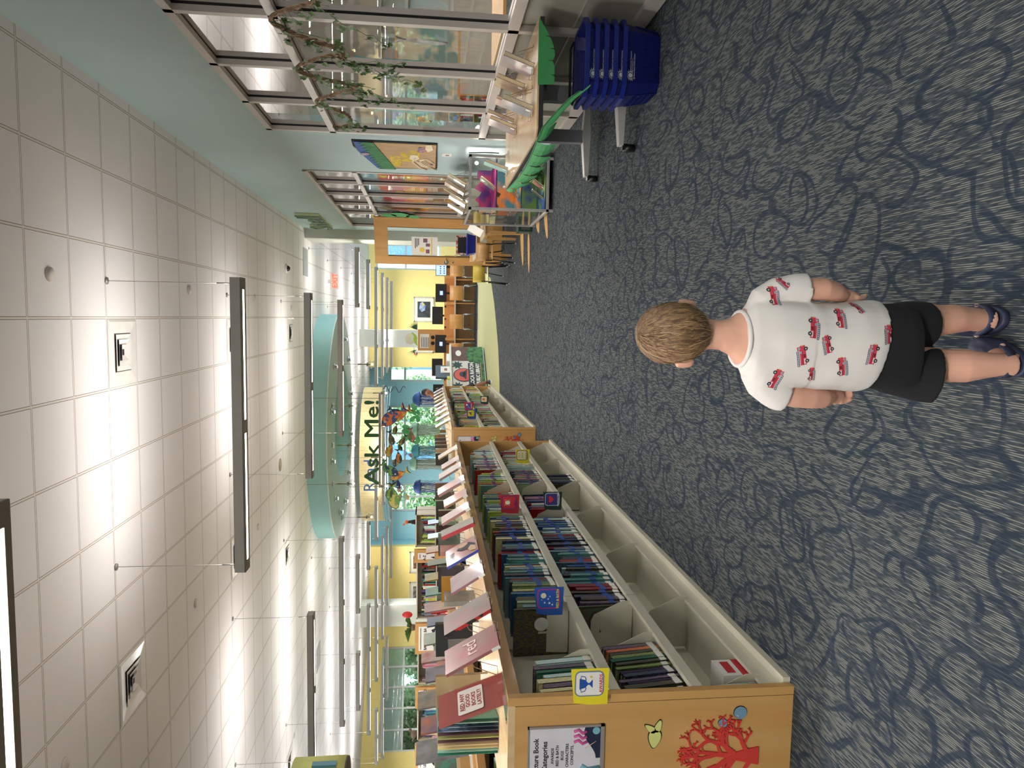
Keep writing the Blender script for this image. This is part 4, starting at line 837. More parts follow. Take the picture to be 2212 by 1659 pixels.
# paper palm leaves along the table edge
def leaf(name, label, pts, ridge, m=GREENP):
    t = thing(name, label, 'leaf garland', pts[0][0], None)
    b = MB(); b.use(m); b.add([q for p in pts for q in p], [(2*i, 2*i+1, 2*i+3, 2*i+2) for i in range(len(pts)-1)], False)
    b.build('blade', None, t); 
    if ridge: part('midrib', mat('leaf_rib_green', (40, 112, 66), .6), t, lambda q: q.tube([p[0] for p in pts], .004, 6))
b = MB(); b.use(GREENP); b.M = toward_cam((0, 4.552, 0))
out = [(1.82, .722), (1.795, .70)]
for k in range(26):
    f_ = k/25; x0 = 1.79-f_*.355; zc = .700-.080*math.sin(min(1, f_*1.9)*math.pi/2)+.012*math.exp(-((f_-.62)/.05)**2); out.append((x0, zc))
    if k in (5, 10, 15, 21): out += [(x0-.004, zc+.03), (x0-.008, zc+.002)]
out += [(1.43, .66), (1.425, .722)]
b.prism(out, 0, .003); o = b.build('blade'); tag(o, 'broad green paper leaf taped along the near end of the wheeled table', 'leaf garland')
o.name = 'paper_leaf'
t = thing('paper_leaf', 'long fringed green paper palm leaf running along the aisle edge of the table', 'leaf garland', (1.115, 5.4, .6))
b = MB(); b.use(GREENP)
rl = random.Random(4)
ts = [i/20 for i in range(21)]
def spine(u):    # from the free end by the baskets, up over the corner and along the table edge
    if u < .22: 
        q = u/.22; return Vector((1.34-.20*q, 4.35+.16*q, .50+.21*q**.8))
    q = (u-.22)/.78; return Vector((1.112-.012*math.sin(q*3), 4.53+q*1.9, .715-.03*math.sin(q*3.1)))
for i in range(15):
    u0, u1 = i/15, (i+1)/15; a, c = spine(u0), spine(u1); L = (.105+.03*math.sin(u0*3.1))*(1.0 if u0 < .9 else .7); jig = .010 if i % 2 else -.006
    if u0 < .22: dn = Vector((.05, -.03, -L*.75))
    else: dn = Vector((jig, -.02, -L))
    rows = []
    for j in range(5):
        v = j/4; sh = (1-.10*v*v)*(1 if v < .9 else .62); mid_ = (a+c)/2+dn*v+Vector((-.018*math.sin(v*3.1), 0, 0)); h = (c-a)*.5*sh; rows.append((mid_-h, mid_+h))
    b.add([q for r in rows for q in r], [(2*j, 2*j+1, 2*j+3, 2*j+2) for j in range(4)], False)
b.build('blade', None, t)
part('midrib', mat('leaf_rib_green', (40, 112, 66), .6), t, lambda m: m.tube([spine(k/30) for k in range(31)], .004, 6))
# books on the table, seen on their page edges
G4 = 'books on the wheeled table'
for x, y, w_, h_, th, nm, lab, c1, c2 in [(1.555, 4.64, .18, .20, .030, 'blue_silver', 'silvery blue book with red lettering on an easel, nearest on the wheeled table', (150, 176, 190), (190, 130, 130)),
    (1.57, 5.10, .18, .20, .030, 'amber_art', 'amber illustrated book on an easel, second along the glass side of the table', (216, 176, 110), (150, 100, 60)),
    (1.30, 4.66, .16, .20, .034, 'pale_wrap', 'pale pink and silver wrapped book on the aisle side of the table', (222, 200, 200), (160, 150, 160)),
    (1.43, 5.10, .14, .20, .024, 'red_art', 'red speckled book directly behind the pale wrapped one', (196, 110, 110), (222, 190, 180)),
    (1.51, 5.75, .15, .21, .028, 'white_red', 'white and red book at the middle of the glass side', (222, 200, 200), (170, 60, 60)),
    (1.41, 5.55, .18, .21, .028, 'brown_red', 'book with brown and red cover leaning just before the white and red one', (170, 80, 60), (206, 180, 170)),
    (1.22, 6.12, .13, .20, .026, 'ice_blue', 'ice blue glossy book on an easel at the far end of the table', (150, 196, 216), (190, 206, 216))]:
    disp(x, y, .738, w_, h_, th, .33, -1, nm, lab, G4, c1, c2, True, None, 18)
# stack of shopping baskets
NAVY = mat('basket_navy_plastic', (8, 20, 92), .4, var=.05); SILV = mat('basket_print_silver', (206, 212, 214), .4)
def basket(z, label, first):
    t = thing('shopping_basket', label, 'basket', (1.56, 4.56, z), 'nested navy book baskets')
    def oct_(x0, x1, y0, y1, z, c=.05): return [(x0+c, y0, z), (x1-c, y0, z), (x1, y0+c, z), (x1, y1-c, z), (x1-c, y1, z), (x0+c, y1, z), (x0, y1-c, z), (x0, y0+c, z)]
    H = .235
    R = [oct_(1.385+k*-.0, 1.735, 4.415, 4.70, z+0, .045), oct_(1.345, 1.775, 4.375, 4.745, z+H, .06)]
    def wallm(m):
        lo, hi = R
        for k in range(8):
            a, b_, c, d = Vector(lo[k]), Vector(lo[(k+1) % 8]), Vector(hi[(k+1) % 8]), Vector(hi[k])
            m.add([a, b_, c, d], [(0, 1, 2, 3)], False)
            nrm = (b_-a).cross(d-a).normalized(); L = (b_-a).length; nn = max(2, int(L/.022))
            if L > .12:
                for j in range(nn+1):      # moulded ribs
                    p, q = a.lerp(b_, j/nn), d.lerp(c, j/nn); u = (b_-a).normalized()*.004
                    m.add([p-u+nrm*.004, p+u+nrm*.004, p.lerp(q, .62)+u+nrm*.004, p.lerp(q, .62)-u+nrm*.004, p-u, p+u, p.lerp(q, .62)+u, p.lerp(q, .62)-u], [(0, 1, 2, 3), (4, 0, 3, 7), (1, 5, 6, 2), (3, 2, 6, 7)], False)
                for f in (.16, .32, .48):
                    p, q = a.lerp(d, f), b_.lerp(c, f); u = (d-a).normalized()*.004
                    m.add([p-u+nrm*.005, q-u+nrm*.005, q+u+nrm*.005, p+u+nrm*.005, p-u, q-u, q+u, p+u], [(0, 1, 2, 3), (4, 5, 1, 0), (3, 2, 6, 7)], False)
        m.add(lo, [tuple(range(7, -1, -1))], False)
    part('body', NAVY, t, wallm)
    rimo, rimi = oct_(1.33, 1.79, 4.36, 4.76, 0, .065), oct_(1.35, 1.77, 4.38, 4.74, 0, .058)
    part('rim', mat('basket_rim_navy', (16, 34, 118), .3), t, lambda m: m.loft([[(x, y, z+H-.022) for x, y, _ in rimi], [(x, y, z+H-.022) for x, y, _ in rimo], [(x, y, z+H+.004) for x, y, _ in rimo], [(x, y, z+H+.004) for x, y, _ in rimi]], False, False))
    M = FR((1.50, 4.372+.0, z+.125), (1, 0, 0), (0, -.17, 1)) if True else None
    M = FR((1.455, 4.382, z+.184), (1, 0, 0), Vector((0, -.17, 1)).normalized())
    def logo(m):
        m.M = M; m.disc(.0, .004, .013, .001, .002)
        for k in range(11):
            a = math.pi*(k/10)*1.25-.4; c, s_ = math.cos(a), math.sin(a)
            m.prism([(c*.017-s_*.0030, .004+s_*.017+c*.0030), (c*.034, .004+s_*.034), (c*.017+s_*.0030, .004+s_*.017-c*.0030)], .001, .002)
        m.box(-.03, -.010, .001, .10, -.0085, .002)
        m.text('expand your horizons', .020, -.002, .0135, .001, .0003); m.text('@ Boca Raton Public Library', -.02, -.024, .0125, .001, .0003)
    part('printed_logo', SILV, t, logo, 'silver sun logo and lettering')
    if first:
        part('handle', BLACKP, t, lambda m: (m.tube([(1.37, 4.74, z+H+.004), (1.40, 4.75, z+H+.022), (1.72, 4.75, z+H+.022), (1.76, 4.74, z+H+.004)], .008, 8), m.tube([(1.352, 4.44, z+H+.004), (1.346, 4.55, z+H+.02), (1.356, 4.70, z+H+.004)], .008, 8)))
for k in range(5): basket(k*.0565+.002, ['bottom basket of the nested navy stack, its full body showing', 'navy basket second from the bottom of the stack', 'navy basket in the middle of the nested stack', 'navy basket second from the top of the stack', 'top navy basket of the stack with black handles'][k], k == 4)
# ivy garland
VINE = mat('twisted_vine', (122, 96, 76), .9, rgb2=(166, 138, 112), scale=40, stretch=(1, 1, 1), bump=.5); IVY = mat('ivy_leaf', (54, 84, 38), .5, rgb2=(82, 112, 54), scale=20)
GV = [(4.2, 2.0), (4.455, 2.036), (4.56, 2.14), (4.66, 2.27), (4.80, 2.35), (5.006, 2.236), (5.142, 2.08), (5.22, 2.0), (5.386, 1.972), (5.36, 2.063), (5.528, 2.264), (5.70, 2.35), (5.878, 2.218), (5.97, 2.0), (6.061, 1.958), (6.206, 2.101), (6.40, 2.28), (6.52, 2.335), (6.66, 2.25), (6.821, 2.134), (7.02, 2.10), (7.2, 2.14), (7.32, 2.234), (7.28, 2.294)]
def smooth_path(P, n=8):
    out = []
    for i in range(len(P)-1):
        p0, p1, p2, p3 = P[max(0, i-1)], P[i], P[i+1], P[min(len(P)-1, i+2)]
        for k in range(n):
            t_ = k/n; out.append(.5*((2*p1)+(p2-p0)*t_+(2*p0-5*p1+4*p2-p3)*t_*t_+(3*p1-p0-3*p2+p3)*t_**3))
    return out+[P[-1]]
gp = smooth_path([Vector((1.80, y, z)) for y, z in GV], 10)
t = thing('ivy_garland', 'twisted brown vine with green ivy leaves draped along the storefront window bar', 'garland', (1.8, 5.8, 2.2))
for ph in (0, 2.1, 4.2):
    part('vine', VINE, t, lambda m: m.tube([p+Vector((.010*math.cos(ph+i*.55), .008*math.sin(ph+i*.55), .010*math.sin(ph+i*.55))) for i, p in enumerate(gp)], [.0085*(1-.45*abs(i/len(gp)-.4)) for i in range(len(gp))], 7))
rv = random.Random(11)
def ivy_leaf(b, p, s):
    u = Vector((-1+rv.uniform(-.5, .5), rv.uniform(-.6, .6), rv.uniform(-.4, .5))).normalized(); a = rv.uniform(0, 6.28)
    x = u.orthogonal().normalized(); y = u.cross(x); x, y = x*math.cos(a)+y*math.sin(a), y*math.cos(a)-x*math.sin(a)
    pts = [(0, -.25), (.28, -.5), (.5, -.12), (.34, .12), (.42, .42), (.16, .38), (0, .75), (-.16, .38), (-.42, .42), (-.34, .12), (-.5, -.12), (-.28, -.5)]
    b.add([p+(x*q+y*r)*s+u*(abs(q)*s*.25) for q, r in pts], [tuple(range(12))], False)
fb = MB(); fb.use(IVY); tb = MB(); tb.use(mat('ivy_stem', (84, 104, 50), .6))
for i in range(4, len(gp), 2):
    p = gp[i]+Vector((rv.uniform(-.05, -.01), rv.uniform(-.06, .06), rv.uniform(-.09, .05))); ivy_leaf(fb, p, rv.uniform(.035, .06)); tb.tube([gp[i], (gp[i]+p)/2+Vector((-.01, 0, .01)), p], .0015, 4)
for (y, z, n, dy, dz) in [(4.62, 1.98, 8, .05, -.05), (5.33, 1.95, 12, .045, -.045), (5.42, 2.0, 8, -.01, -.06), (5.5, 1.9, 7, .02, -.05), (6.03, 1.94, 11, .035, -.04), (6.12, 1.98, 8, .03, -.02), (5.7, 2.2, 8, .03, -.05), (7.1, 2.12, 5, .02, -.03), (4.9, 2.2, 5, .03, -.06), (5.9, 2.05, 6, .02, -.03)]:
    pth = [Vector((1.79-rv.uniform(0, .04), y+dy*k+rv.uniform(-.02, .02), z+dz*k+rv.uniform(-.02, .02))) for k in range(n)]
    part('tendril', MATS['ivy_stem'], t, lambda m: m.tube(pth, .002, 5))
    for p in pth: 
        for _ in range(2): ivy_leaf(fb, p+Vector((rv.uniform(-.03, .01), rv.uniform(-.035, .035), rv.uniform(-.035, .03))), rv.uniform(.03, .055))
fb.build('leaves', None, t); tb.build('leaf_stems', None, t)
# brown paper poster with grass and skeleton
KRAFT = mat('kraft_paper', (182, 150, 110), .85, rgb2=(198, 168, 128), scale=6, bump=.15); BONE = mat('bone_cream', (232, 218, 186), .7)
t = thing('paper_poster', 'brown paper poster with green grass top, yellow lettering and pale skeleton on teal wall', 'poster', (1.855, 8.75, 1.3))
PM = face_nx((WX-.012, 9.45, 0))        # local x runs towards the viewer
PX = lambda y: 9.45-y
def P(y, z): return (PX(y), z)
b = MB(); b.use(mat('poster_black_back', (24, 26, 30), .8)); b.M = PM; b.prism([P(8.08, 1.30), P(8.07, 2.21), P(8.35, 2.22), P(9.50, 1.98), P(9.44, 1.29)], -.008, 0); b.build('backing', None, t)
b = MB(); b.use(KRAFT); b.M = PM; b.prism([P(8.12, 1.31), P(8.12, 2.09), P(9.42, 1.90), P(9.42, 1.31)], 0, .006); b.build('paper', None, t)
b = MB(); b.use(mat('poster_blue', (44, 84, 160), .7)); b.M = PM; b.prism([P(8.10, 2.06), P(8.10, 2.19), P(8.5, 2.19), P(9.46, 2.03), P(9.46, 1.90)], .006, .009); b.build('sky_strip', None, t)
b = MB(); b.use(mat('poster_grass', (46, 112, 66), .8, rgb2=(70, 140, 88), scale=10)); b.M = PM
g = []; 
for k in range(24): y = 8.10+1.38*k/23; g.append(P(y, 2.10-.10*k/23*1.35+(.05 if k % 2 else -.01)))
b.prism([P(8.10, 1.985)]+g+[P(9.48, 1.80)], .009, .014); b.build('grass', None, t)
b = MB(); b.use(mat('poster_yellow', (226, 200, 40), .7)); b.M = PM
b.text("WHAT'S", PX(9.3), 1.72, .17, .006, .003, sx=.9, fat=.006); b.text('IN MY', PX(9.0), 1.62-.03, .17, .006, .003, sx=1.0, fat=.006); b.text('BELLY?', PX(8.80), 1.46+.04, .14, .006, .003, sx=.9, fat=.006); b.build('lettering', None, t)
b = MB(); b.use(BONE); b.M = PM
for k in range(7): b.tube([(PX(8.95+.05*k)+.0, 1.56-.012*k, .01), (PX(8.92+.05*k)-.05, 1.50-.02*k, .014), (PX(8.9+.05*k)+.02, 1.45-.015*k, .01)], .007, 6)
b.tube([(PX(8.75), 1.55, .01), (PX(9.0), 1.58, .01), (PX(9.3), 1.50, .01), (PX(9.42), 1.42, .01)], .012, 6)
b.prism([P(8.62, 1.52), P(8.62, 1.6), P(8.85, 1.62), P(8.93, 1.55), P(8.80, 1.50)], .008, .013); b.prism([P(8.10, 1.36), P(8.12, 1.42), P(8.30, 1.43), P(8.45, 1.40), P(8.32, 1.34)], .008, .013)
b.tube([(PX(8.9), 1.50, .01), (PX(8.8), 1.42, .01), (PX(8.95), 1.36, .01), (PX(9.05), 1.33, .01)], .011, 6); b.tube([(PX(9.2), 1.42, .01), (PX(9.3), 1.37, .01), (PX(9.4), 1.30, .01)], .014, 6); b.build('skeleton', None, t)
b = MB(); b.use(mat('poster_picture', (206, 130, 110), .5, rgb2=(80, 100, 150), scale=18, contrast=(.46, .54))); b.M = PM; b.prism([P(8.25, 1.40), P(8.25, 1.50), P(8.45, 1.52), P(8.5, 1.43)], .008, .012); b.build('picture', None, t); b = MB(); b.use(MATS['poster_picture']); b.M = PM; b.disc(PX(9.15), 1.36, .06, .008, .012, ry=.02); b.build('picture', None, t); b = MB(); b.use(MATS['poster_picture']); b.M = PM; b.disc(PX(8.65), 2.12, .07, .012, .016, ry=.05); b.build('picture', None, t)
b = MB(); b.use(WHITE); b.box(WX-.012, 8.56, 1.13, WX, 8.68, 1.24); b.use(GREYM); b.box(WX-.018, 8.6, 1.16, WX-.012, 8.62, 1.2); tag(b.build('wall_plate'), 'pale wall switch plate below the brown paper poster', 'switch')
# raised wall lettering near the pier
t = thing('wall_letters', 'green raised letters with pale sides high on the teal wall near the pier', 'sign', (WX, 14.9, 3.6))
b = MB(); b.use(SGREEN); b.M = face_nx((WX-.06, 16.05, 3.42)); b.text('Small', 0, 0, .62, 0, .004, sx=1.1, fat=.012); ws = [v.y for v in b.v]; a, c = min(ws), max(ws)
b.v = [Vector((v.x, 13.95+(v.y-a)/(c-a)*2.05, v.z)) for v in b.v]; b.build('letter_faces', None, t)
b = MB(); b.use(mat('letter_side_cream', (206, 214, 176), .6)); b.M = face_nx((WX-.03, 16.05, 3.42)); b.text('Small', 0, 0, .62, 0, .026, sx=1.1, fat=.010); 
b.v = [Vector((v.x, 13.95+(v.y-a)/(c-a)*2.05, v.z)) for v in b.v]; b.build('letter_sides', None, t)
# mural paper behind the second storefront
t = thing('paper_mural', 'banded paper mural of sky, red earth and lava taped behind the second storefront', 'mural', (1.96, 12, 1))
def band(nm, m_, zs0, zs1):
    b = MB(); b.use(m_)
    for k, (ya, yb) in enumerate([(9.9, 10.72), (10.77, 11.68), (11.74, 12.68), (12.76, 13.74)]):
        n = 6
        for j in range(n):
            y0, y1 = ya+(yb-ya)*j/n, ya+(yb-ya)*(j+1)/n; f = lambda z, y, s: z+.03*math.sin(y*5+s)+.02*math.sin(y*13+s)
            b.add([(1.935, y0, f(zs1, y0, zs1) if zs1 < 2.3 else zs1), (1.935, y1, f(zs1, y1, zs1) if zs1 < 2.3 else zs1), (1.935, y1, f(zs0, y1, zs0) if zs0 > .9 else zs0), (1.935, y0, f(zs0, y0, zs0) if zs0 > .9 else zs0)], [(0, 1, 2, 3)], False)
    b.build(nm, None, t)
band('sky_paper', mat('mural_sky', (140, 186, 200), .8, var=.05), 2.12, 2.34); band('red_paper', mat('mural_red', (196, 84, 90), .8, var=.05), 1.76, 2.12)
band('lava_paper', mat('mural_lava', (226, 110, 50), .8, rgb2=(230, 176, 50), scale=3, contrast=(.46, .52)), 1.42, 1.76); band('earth_paper', mat('mural_earth', (176, 140, 100), .8, rgb2=(150, 120, 90), scale=4), .9, 1.42)
rm = random.Random(9)
for k in range(34):
    col = rm.choice([('lime', (190, 200, 60)), ('teal', (80, 170, 170)), ('red', (200, 60, 70)), ('pinkish', (224, 120, 150)), ('brown', (110, 80, 60)), ('gold', (216, 180, 70)), ('ice', (120, 190, 214)), ('grey', (150, 140, 130))])
    y = rm.uniform(10.0, 13.65); z = rm.uniform(.95, 1.75) if k > 6 else rm.uniform(1.6, 2.2); r = rm.uniform(.04, .11)
    b = MB(); b.use(mat('cutout_'+col[0], col[1], .7)); b.M = face_nx((1.931, y, z)); b.prism([(r*(1 if q % 2 else rm.uniform(.35, .7))*math.cos(q*.6283), r*.8*(1 if q % 2 else rm.uniform(.35, .7))*math.sin(q*.6283)) for q in range(10)], 0, .003); b.build('paper_cutout', None, t)
t = thing('paper_flower', 'green and black paper leaves taped where the open door meets the storefront', 'decoration', (1.8, 13.6, 2.0))
for (y, z, r, mm) in ((13.4, 2.1, .16, 'g'), (13.3, 1.9, .2, 'g'), (13.5, 1.68, .15, 'g'), (13.0, 2.0, .14, 'k'), (13.2, 1.75, .15, 'k'), (12.7, 2.12, .12, 'b')):
    b = MB(); b.use({'g': GREENP, 'k': BLACK, 'b': mat('olive_brown_card', (110, 100, 70), .8)}[mm]); b.M = face_nx((1.80 if mm == 'g' else 1.82, y, z)); b.disc(0, 0, r*1.4, 0, .003, 16, ry=r*.8, rot=.2); b.build('leaf', None, t)
# open door with glass
DW = wood('door_maple', (198, 148, 84), (208, 160, 96), (12, 12, 1.6), .4)
t = thing('door', 'maple door with a tall glass panel standing open into the aisle', 'door', (1.80, 13.84, 0))
MD = FR((1.83, 13.84, 0), Vector((-.78, .42, 0)).normalized(), (0, 0, 1)) @ Matrix.Diagonal((1, 1, -1, 1)); DWd = .93
def dpart(nm, m_, fn, label=None): b = MB(); b.use(m_); b.M = MD; fn(b); return b.build(nm, None, t, label)
dpart('stile', DW, lambda m: m.box(0, 0.01, -.022, .19, 2.41, .022)); dpart('stile', DW, lambda m: m.box(DWd-.17, .01, -.022, DWd, 2.41, .022))
dpart('top_rail', DW, lambda m: m.box(.19, 2.16, -.022, DWd-.17, 2.41, .022)); dpart('bottom_rail', DW, lambda m: m.box(.19, .01, -.022, DWd-.17, .30, .022))
dpart('glass_panel', GLASS, lambda m: m.box(.19, .30, -.004, DWd-.17, 2.16, .004))
dpart('glazing_bead', mat('glazing_bead_dark', (60, 50, 40), .5), lambda m: (m.box(.185, .30, .022, .19, 2.16, .026), m.box(DWd-.17, .3, .022, DWd-.165, 2.16, .026)))
dpart('lever_handle', CHROME, lambda m: (m.tube([(DWd-.06, 1.06, .02), (DWd-.06, 1.06, .07), (DWd-.17, 1.06, .07)], .011, 8), m.cyl((0, 0, 0), .001, .001, 6)))
dpart('rose_plate', CHROME, lambda m: m.disc(DWd-.06, 1.06, .045, .022, .028, 20)); dpart('lock_cylinder', CHROME, lambda m: m.disc(DWd-.06, .93, .018, .022, .03, 14))
s_ = dpart('notice', WHITE, lambda m: m.box(.37, 1.23, .005, DWd-.18, 1.72, .008), 'white printed notice taped inside the glass')
b = MB(); b.M = MD; b.use(INK)
for k in range(3): b.box(.40, 1.64-.03*k, .008, .60-.03*k, 1.655-.03*k, .009)
b.use(mat('notice_yellow', (232, 200, 70), .5)); b.disc(.63, 1.52, .05, .008, .009); b.box(.39, 1.33, .008, .72, 1.35, .009); b.use(mat('notice_photo', (90, 96, 120), .5, rgb2=(176, 80, 80), scale=30, contrast=(.45, .55))); b.box(.40, 1.42, .008, .48, 1.50, .009); b.box(.50, 1.37, .008, .56, 1.45, .009); b.box(.62, 1.38, .008, .70, 1.45, .009)
o = b.build('notice_print', None, s_)
# story room beyond the glass: shelves, tables and hanging fish shapes
def stuffshelf(name, label, x0, x1, y, z1, rows, cols):
    t = thing(name, label, 'bookcase', ((x0+x1)/2, y, 0))
    part('frame', MAPLE, t, lambda m: (m.box(x0, y, 0, x0+.03, y+.3, z1), m.box(x1-.03, y, 0, x1, y+.3, z1), m.box(x0, y, z1-.03, x1, y+.3, z1), m.box(x0, y+.28, 0, x1, y+.3, z1)))
    for r in range(rows): part('shelf', MAPLE, t, lambda m: m.box(x0+.03, y+.01, .08+r*(z1-.1)/rows, x1-.03, y+.28, .1+r*(z1-.1)/rows))
    for r in range(rows): far_run(Matrix(((1, 0, 0, 0), (0, -1, 0, 0), (0, 0, 1, 0), (0, 0, 0, 1))), x0+.05, x1-.05, -(y+.05), .102+r*(z1-.1)/rows, .2, (.16, min(.27, (z1-.1)/rows-.05)), (.02, .045), cols)
stuffshelf('bookcase', 'maple bookcase against the end wall of the room behind the glass', 2.6, 4.7, 15.85, 2.0, 5, ['red', 'yellow', 'green', 'navy', 'orange', 'white', 'teal'])
stuffshelf('bookcase', 'second maple bookcase in the room behind the glass, near the bright window', 7.0, 8.6, 15.85, 2.0, 5, ['red', 'yellow', 'green', 'navy', 'orange', 'white', 'teal'])
def cutfish(label, col, col2, y, z, pts, name='fish_cutout', x=1.99, th=.012):
    b = MB(); b.use(mat('fish_'+label.split()[0]+label.split()[1], col, .4, rgb2=col2, scale=12, contrast=(.42, .58), coat=.4)); b.M = face_nx((x, y, z)); b.prism(pts, 0, th); tag(b.build(name), label, 'decoration')
def finshape(L, H, tail=.25): 
    up = [(-L/2+L*k/10, H*math.sin(math.pi*(k/10)**.8)) for k in range(11)]; dn = [(x, -y*.7) for x, y in up][::-1]
    return up+[(L/2+tail*L, H*.9), (L/2+tail*L*.6, 0), (L/2+tail*L, -H*.8)]+dn
rotz = lambda pts, a: [(x*math.cos(a)-y*math.sin(a), x*math.sin(a)+y*math.cos(a)) for x, y in pts]
cutfish('teal green seahorse shape hung upright inside the storefront, third bay', (110, 186, 190), (80, 150, 160), 5.95, 1.55, rotz(finshape(.55, .05), 1.5))
cutfish('pale turquoise fish shape hung upright inside the storefront, fourth bay', (130, 200, 190), (110, 170, 150), 7.3, 1.55, rotz(finshape(.5, .08), 1.62))
cutfish('pink feathered shape at the top of the fourth storefront bay', (222, 150, 176), (190, 110, 150), 7.1, 1.95, rotz(finshape(.34, .12), 1.1))
cutfish('black penguin like bird shape standing inside the second storefront bay', (30, 30, 34), (60, 60, 66), 5.15, 1.25, rotz([(-.3, 0), (-.28, .03), (.0, .055), (.2, .035), (.34, .06), (.30, 0), (.36, -.03), (.2, -.03), (0, -.05), (-.28, -.03)], 1.55))
cutfish('grey glitter seal shape low in the second storefront bay', (150, 146, 146), (190, 180, 180), 5.5, 1.40, rotz(finshape(.30, .05), 1.5))
cutfish('orange curled prawn shape at the bottom of the fourth storefront bay', (226, 130, 60), (240, 200, 130), 7.6, 1.42, [(.10*math.cos(a), .09*math.sin(a)) for a in [k*.35 for k in range(12)]]+[(.06*math.cos(a), .05*math.sin(a)) for a in [k*.35 for k in range(11, -1, -1)]])
cutfish('small blue fish shape near the sill of the fourth storefront bay', (96, 140, 190), (120, 170, 210), 7.5, 1.12, finshape(.12, .03))
t = thing('reading_table', 'low maple table with props in the room behind the glass', 'table', (3.4, 7.6, 0))
part('tabletop', MAPLE, t, lambda m: m.box(2.7, 7.0, .68, 4.2, 8.3, .71))
for x, y in ((2.75, 7.05), (4.12, 7.05), (2.75, 8.22), (4.12, 8.22)): part('leg', MAPLE, t, lambda m: m.box(x, y, 0, x+.06, y+.06, .68))
t = thing('display_board', 'framed children picture board seen through the first storefront bays', 'board', (3.6, 11, .9))
part('board', mat('board_collage', (206, 190, 160), .6, rgb2=(120, 150, 140), scale=3.5, contrast=(.44, .56)), t, lambda m: m.box(3.0, 12, .95, 4.6, 12.04, 1.9)); part('frame', MAPLE, t, lambda m: (m.box(2.96, 11.99, .91, 4.64, 12.05, .95), m.box(2.96, 11.99, 1.9, 4.64, 12.05, 1.94), m.box(3.0, 12, 0, 3.05, 12.04, .91), m.box(4.55, 12, 0, 4.6, 12.04, .91)))
# glass display case
t = thing('display_case', 'grey framed glass display case with painted paper and books inside', 'display case', (1.5, 8.9, 0))
X0, X1, Y0, Y1, Z0, Z1 = 1.20, 1.80, 8.23, 9.62, .045, .945; CF = mat('case_frame_grey', (176, 174, 172), .4, metal=.1); e = .028
def fr(m):
    for x in (X0, X1-e):
        for y in (Y0, Y1-e): m.box(x, y, 0, x+e, y+e, Z1)
    for z in (Z0, Z1-e):
        for x in (X0, X1-e): m.box(x, Y0, z, x+e, Y1, z+e)
        for y in (Y0, Y1-e): m.box(X0, y, z, X1, y+e, z+e)
part('frame', CF, t, fr)
part('glass_side', GLASS2, t, lambda m: m.box(X0+e, Y0+.008, Z0+e, X1-e, Y0+.012, Z1-e)); part('glass_side', GLASS2, t, lambda m: m.box(X0+.008, Y0+e, Z0+e, X0+.012, Y1-e, Z1-e)); part('glass_side', GLASS2, t, lambda m: m.box(X0+e, Y1-.012, Z0+e, X1-e, Y1-.008, Z1-e)); part('glass_top', GLASS2, t, lambda m: m.box(X0, Y0, Z1, X1, Y1, Z1+.006))
for z in (.63, .35): part('glass_shelf', mat('shelf_edge_dark', (36, 24, 34), .2), t, lambda m: m.box(X0+e, Y0+e, z, X1-e, Y1-.5, z+.007))
part('base_panel', mat('case_base', (120, 118, 116), .5), t, lambda m: m.box(X0+e, Y0+e, Z0, X1-e, Y1-e, Z0+.01))
for z0, z1, y, nm, c1, c2 in [(.637, .80, 8.9, 'magenta_backdrop', (200, 40, 110), (90, 30, 120)), (.357, .56, 8.95, 'orange_backdrop', (236, 130, 30), (60, 130, 150)), (.08, .33, 8.95, 'green_backdrop', (90, 130, 40), (30, 60, 130))]:
    def bd(m):
        pts = [(X0+.04, z0), (X1-.04, z0)]+[(X1-.04-(X1-X0-.08)*k/12, z1+.03*math.sin(k*1.7)+.02*math.sin(k*4)) for k in range(13)]
        m.M = toward_cam((0, y, 0)); m.prism(pts, 0, .01)
    part(nm, mat(nm+'_paint', c1, .5, rgb2=c2, scale=5, contrast=(.42, .58)), t, bd)
    part('floor_paper', mat(nm+'_paint2', c2, .5, rgb2=c1, scale=6, contrast=(.42, .58)), t, lambda m: m.box(X0+.04, Y0+.04, z0, X1-.04, y, z0+.004))
part('spot_lamp', mat('case_lamp', (255, 240, 220), .3, emit=6), t, lambda m: (m.sph((1.72, 8.30, .86), .02), m.sph((1.71, 8.29, .66), .02)))
for q_ in ((1.70, 8.34, .84), (1.60, 8.5, .58), (1.5, 8.45, .30)):
    pl_l = bpy.data.lights.new('case_light', 'POINT'); pl_l.energy = 1.6; pl_l.shadow_soft_size = .02; pl_l.color = (1, .9, .8); pl_o = bpy.data.objects.new('case_light', pl_l); COL.objects.link(pl_o); pl_o.parent = t; pl_o.matrix_basis = WM[t.name].inverted() @ Matrix.Translation(q_)
part('cord', BLACK, t, lambda m: m.tube([(1.81, 8.22, .95), (1.815, 8.2, .8), (1.82, 8.21, .7), (1.815, 8.2, .62)], .005, 6))
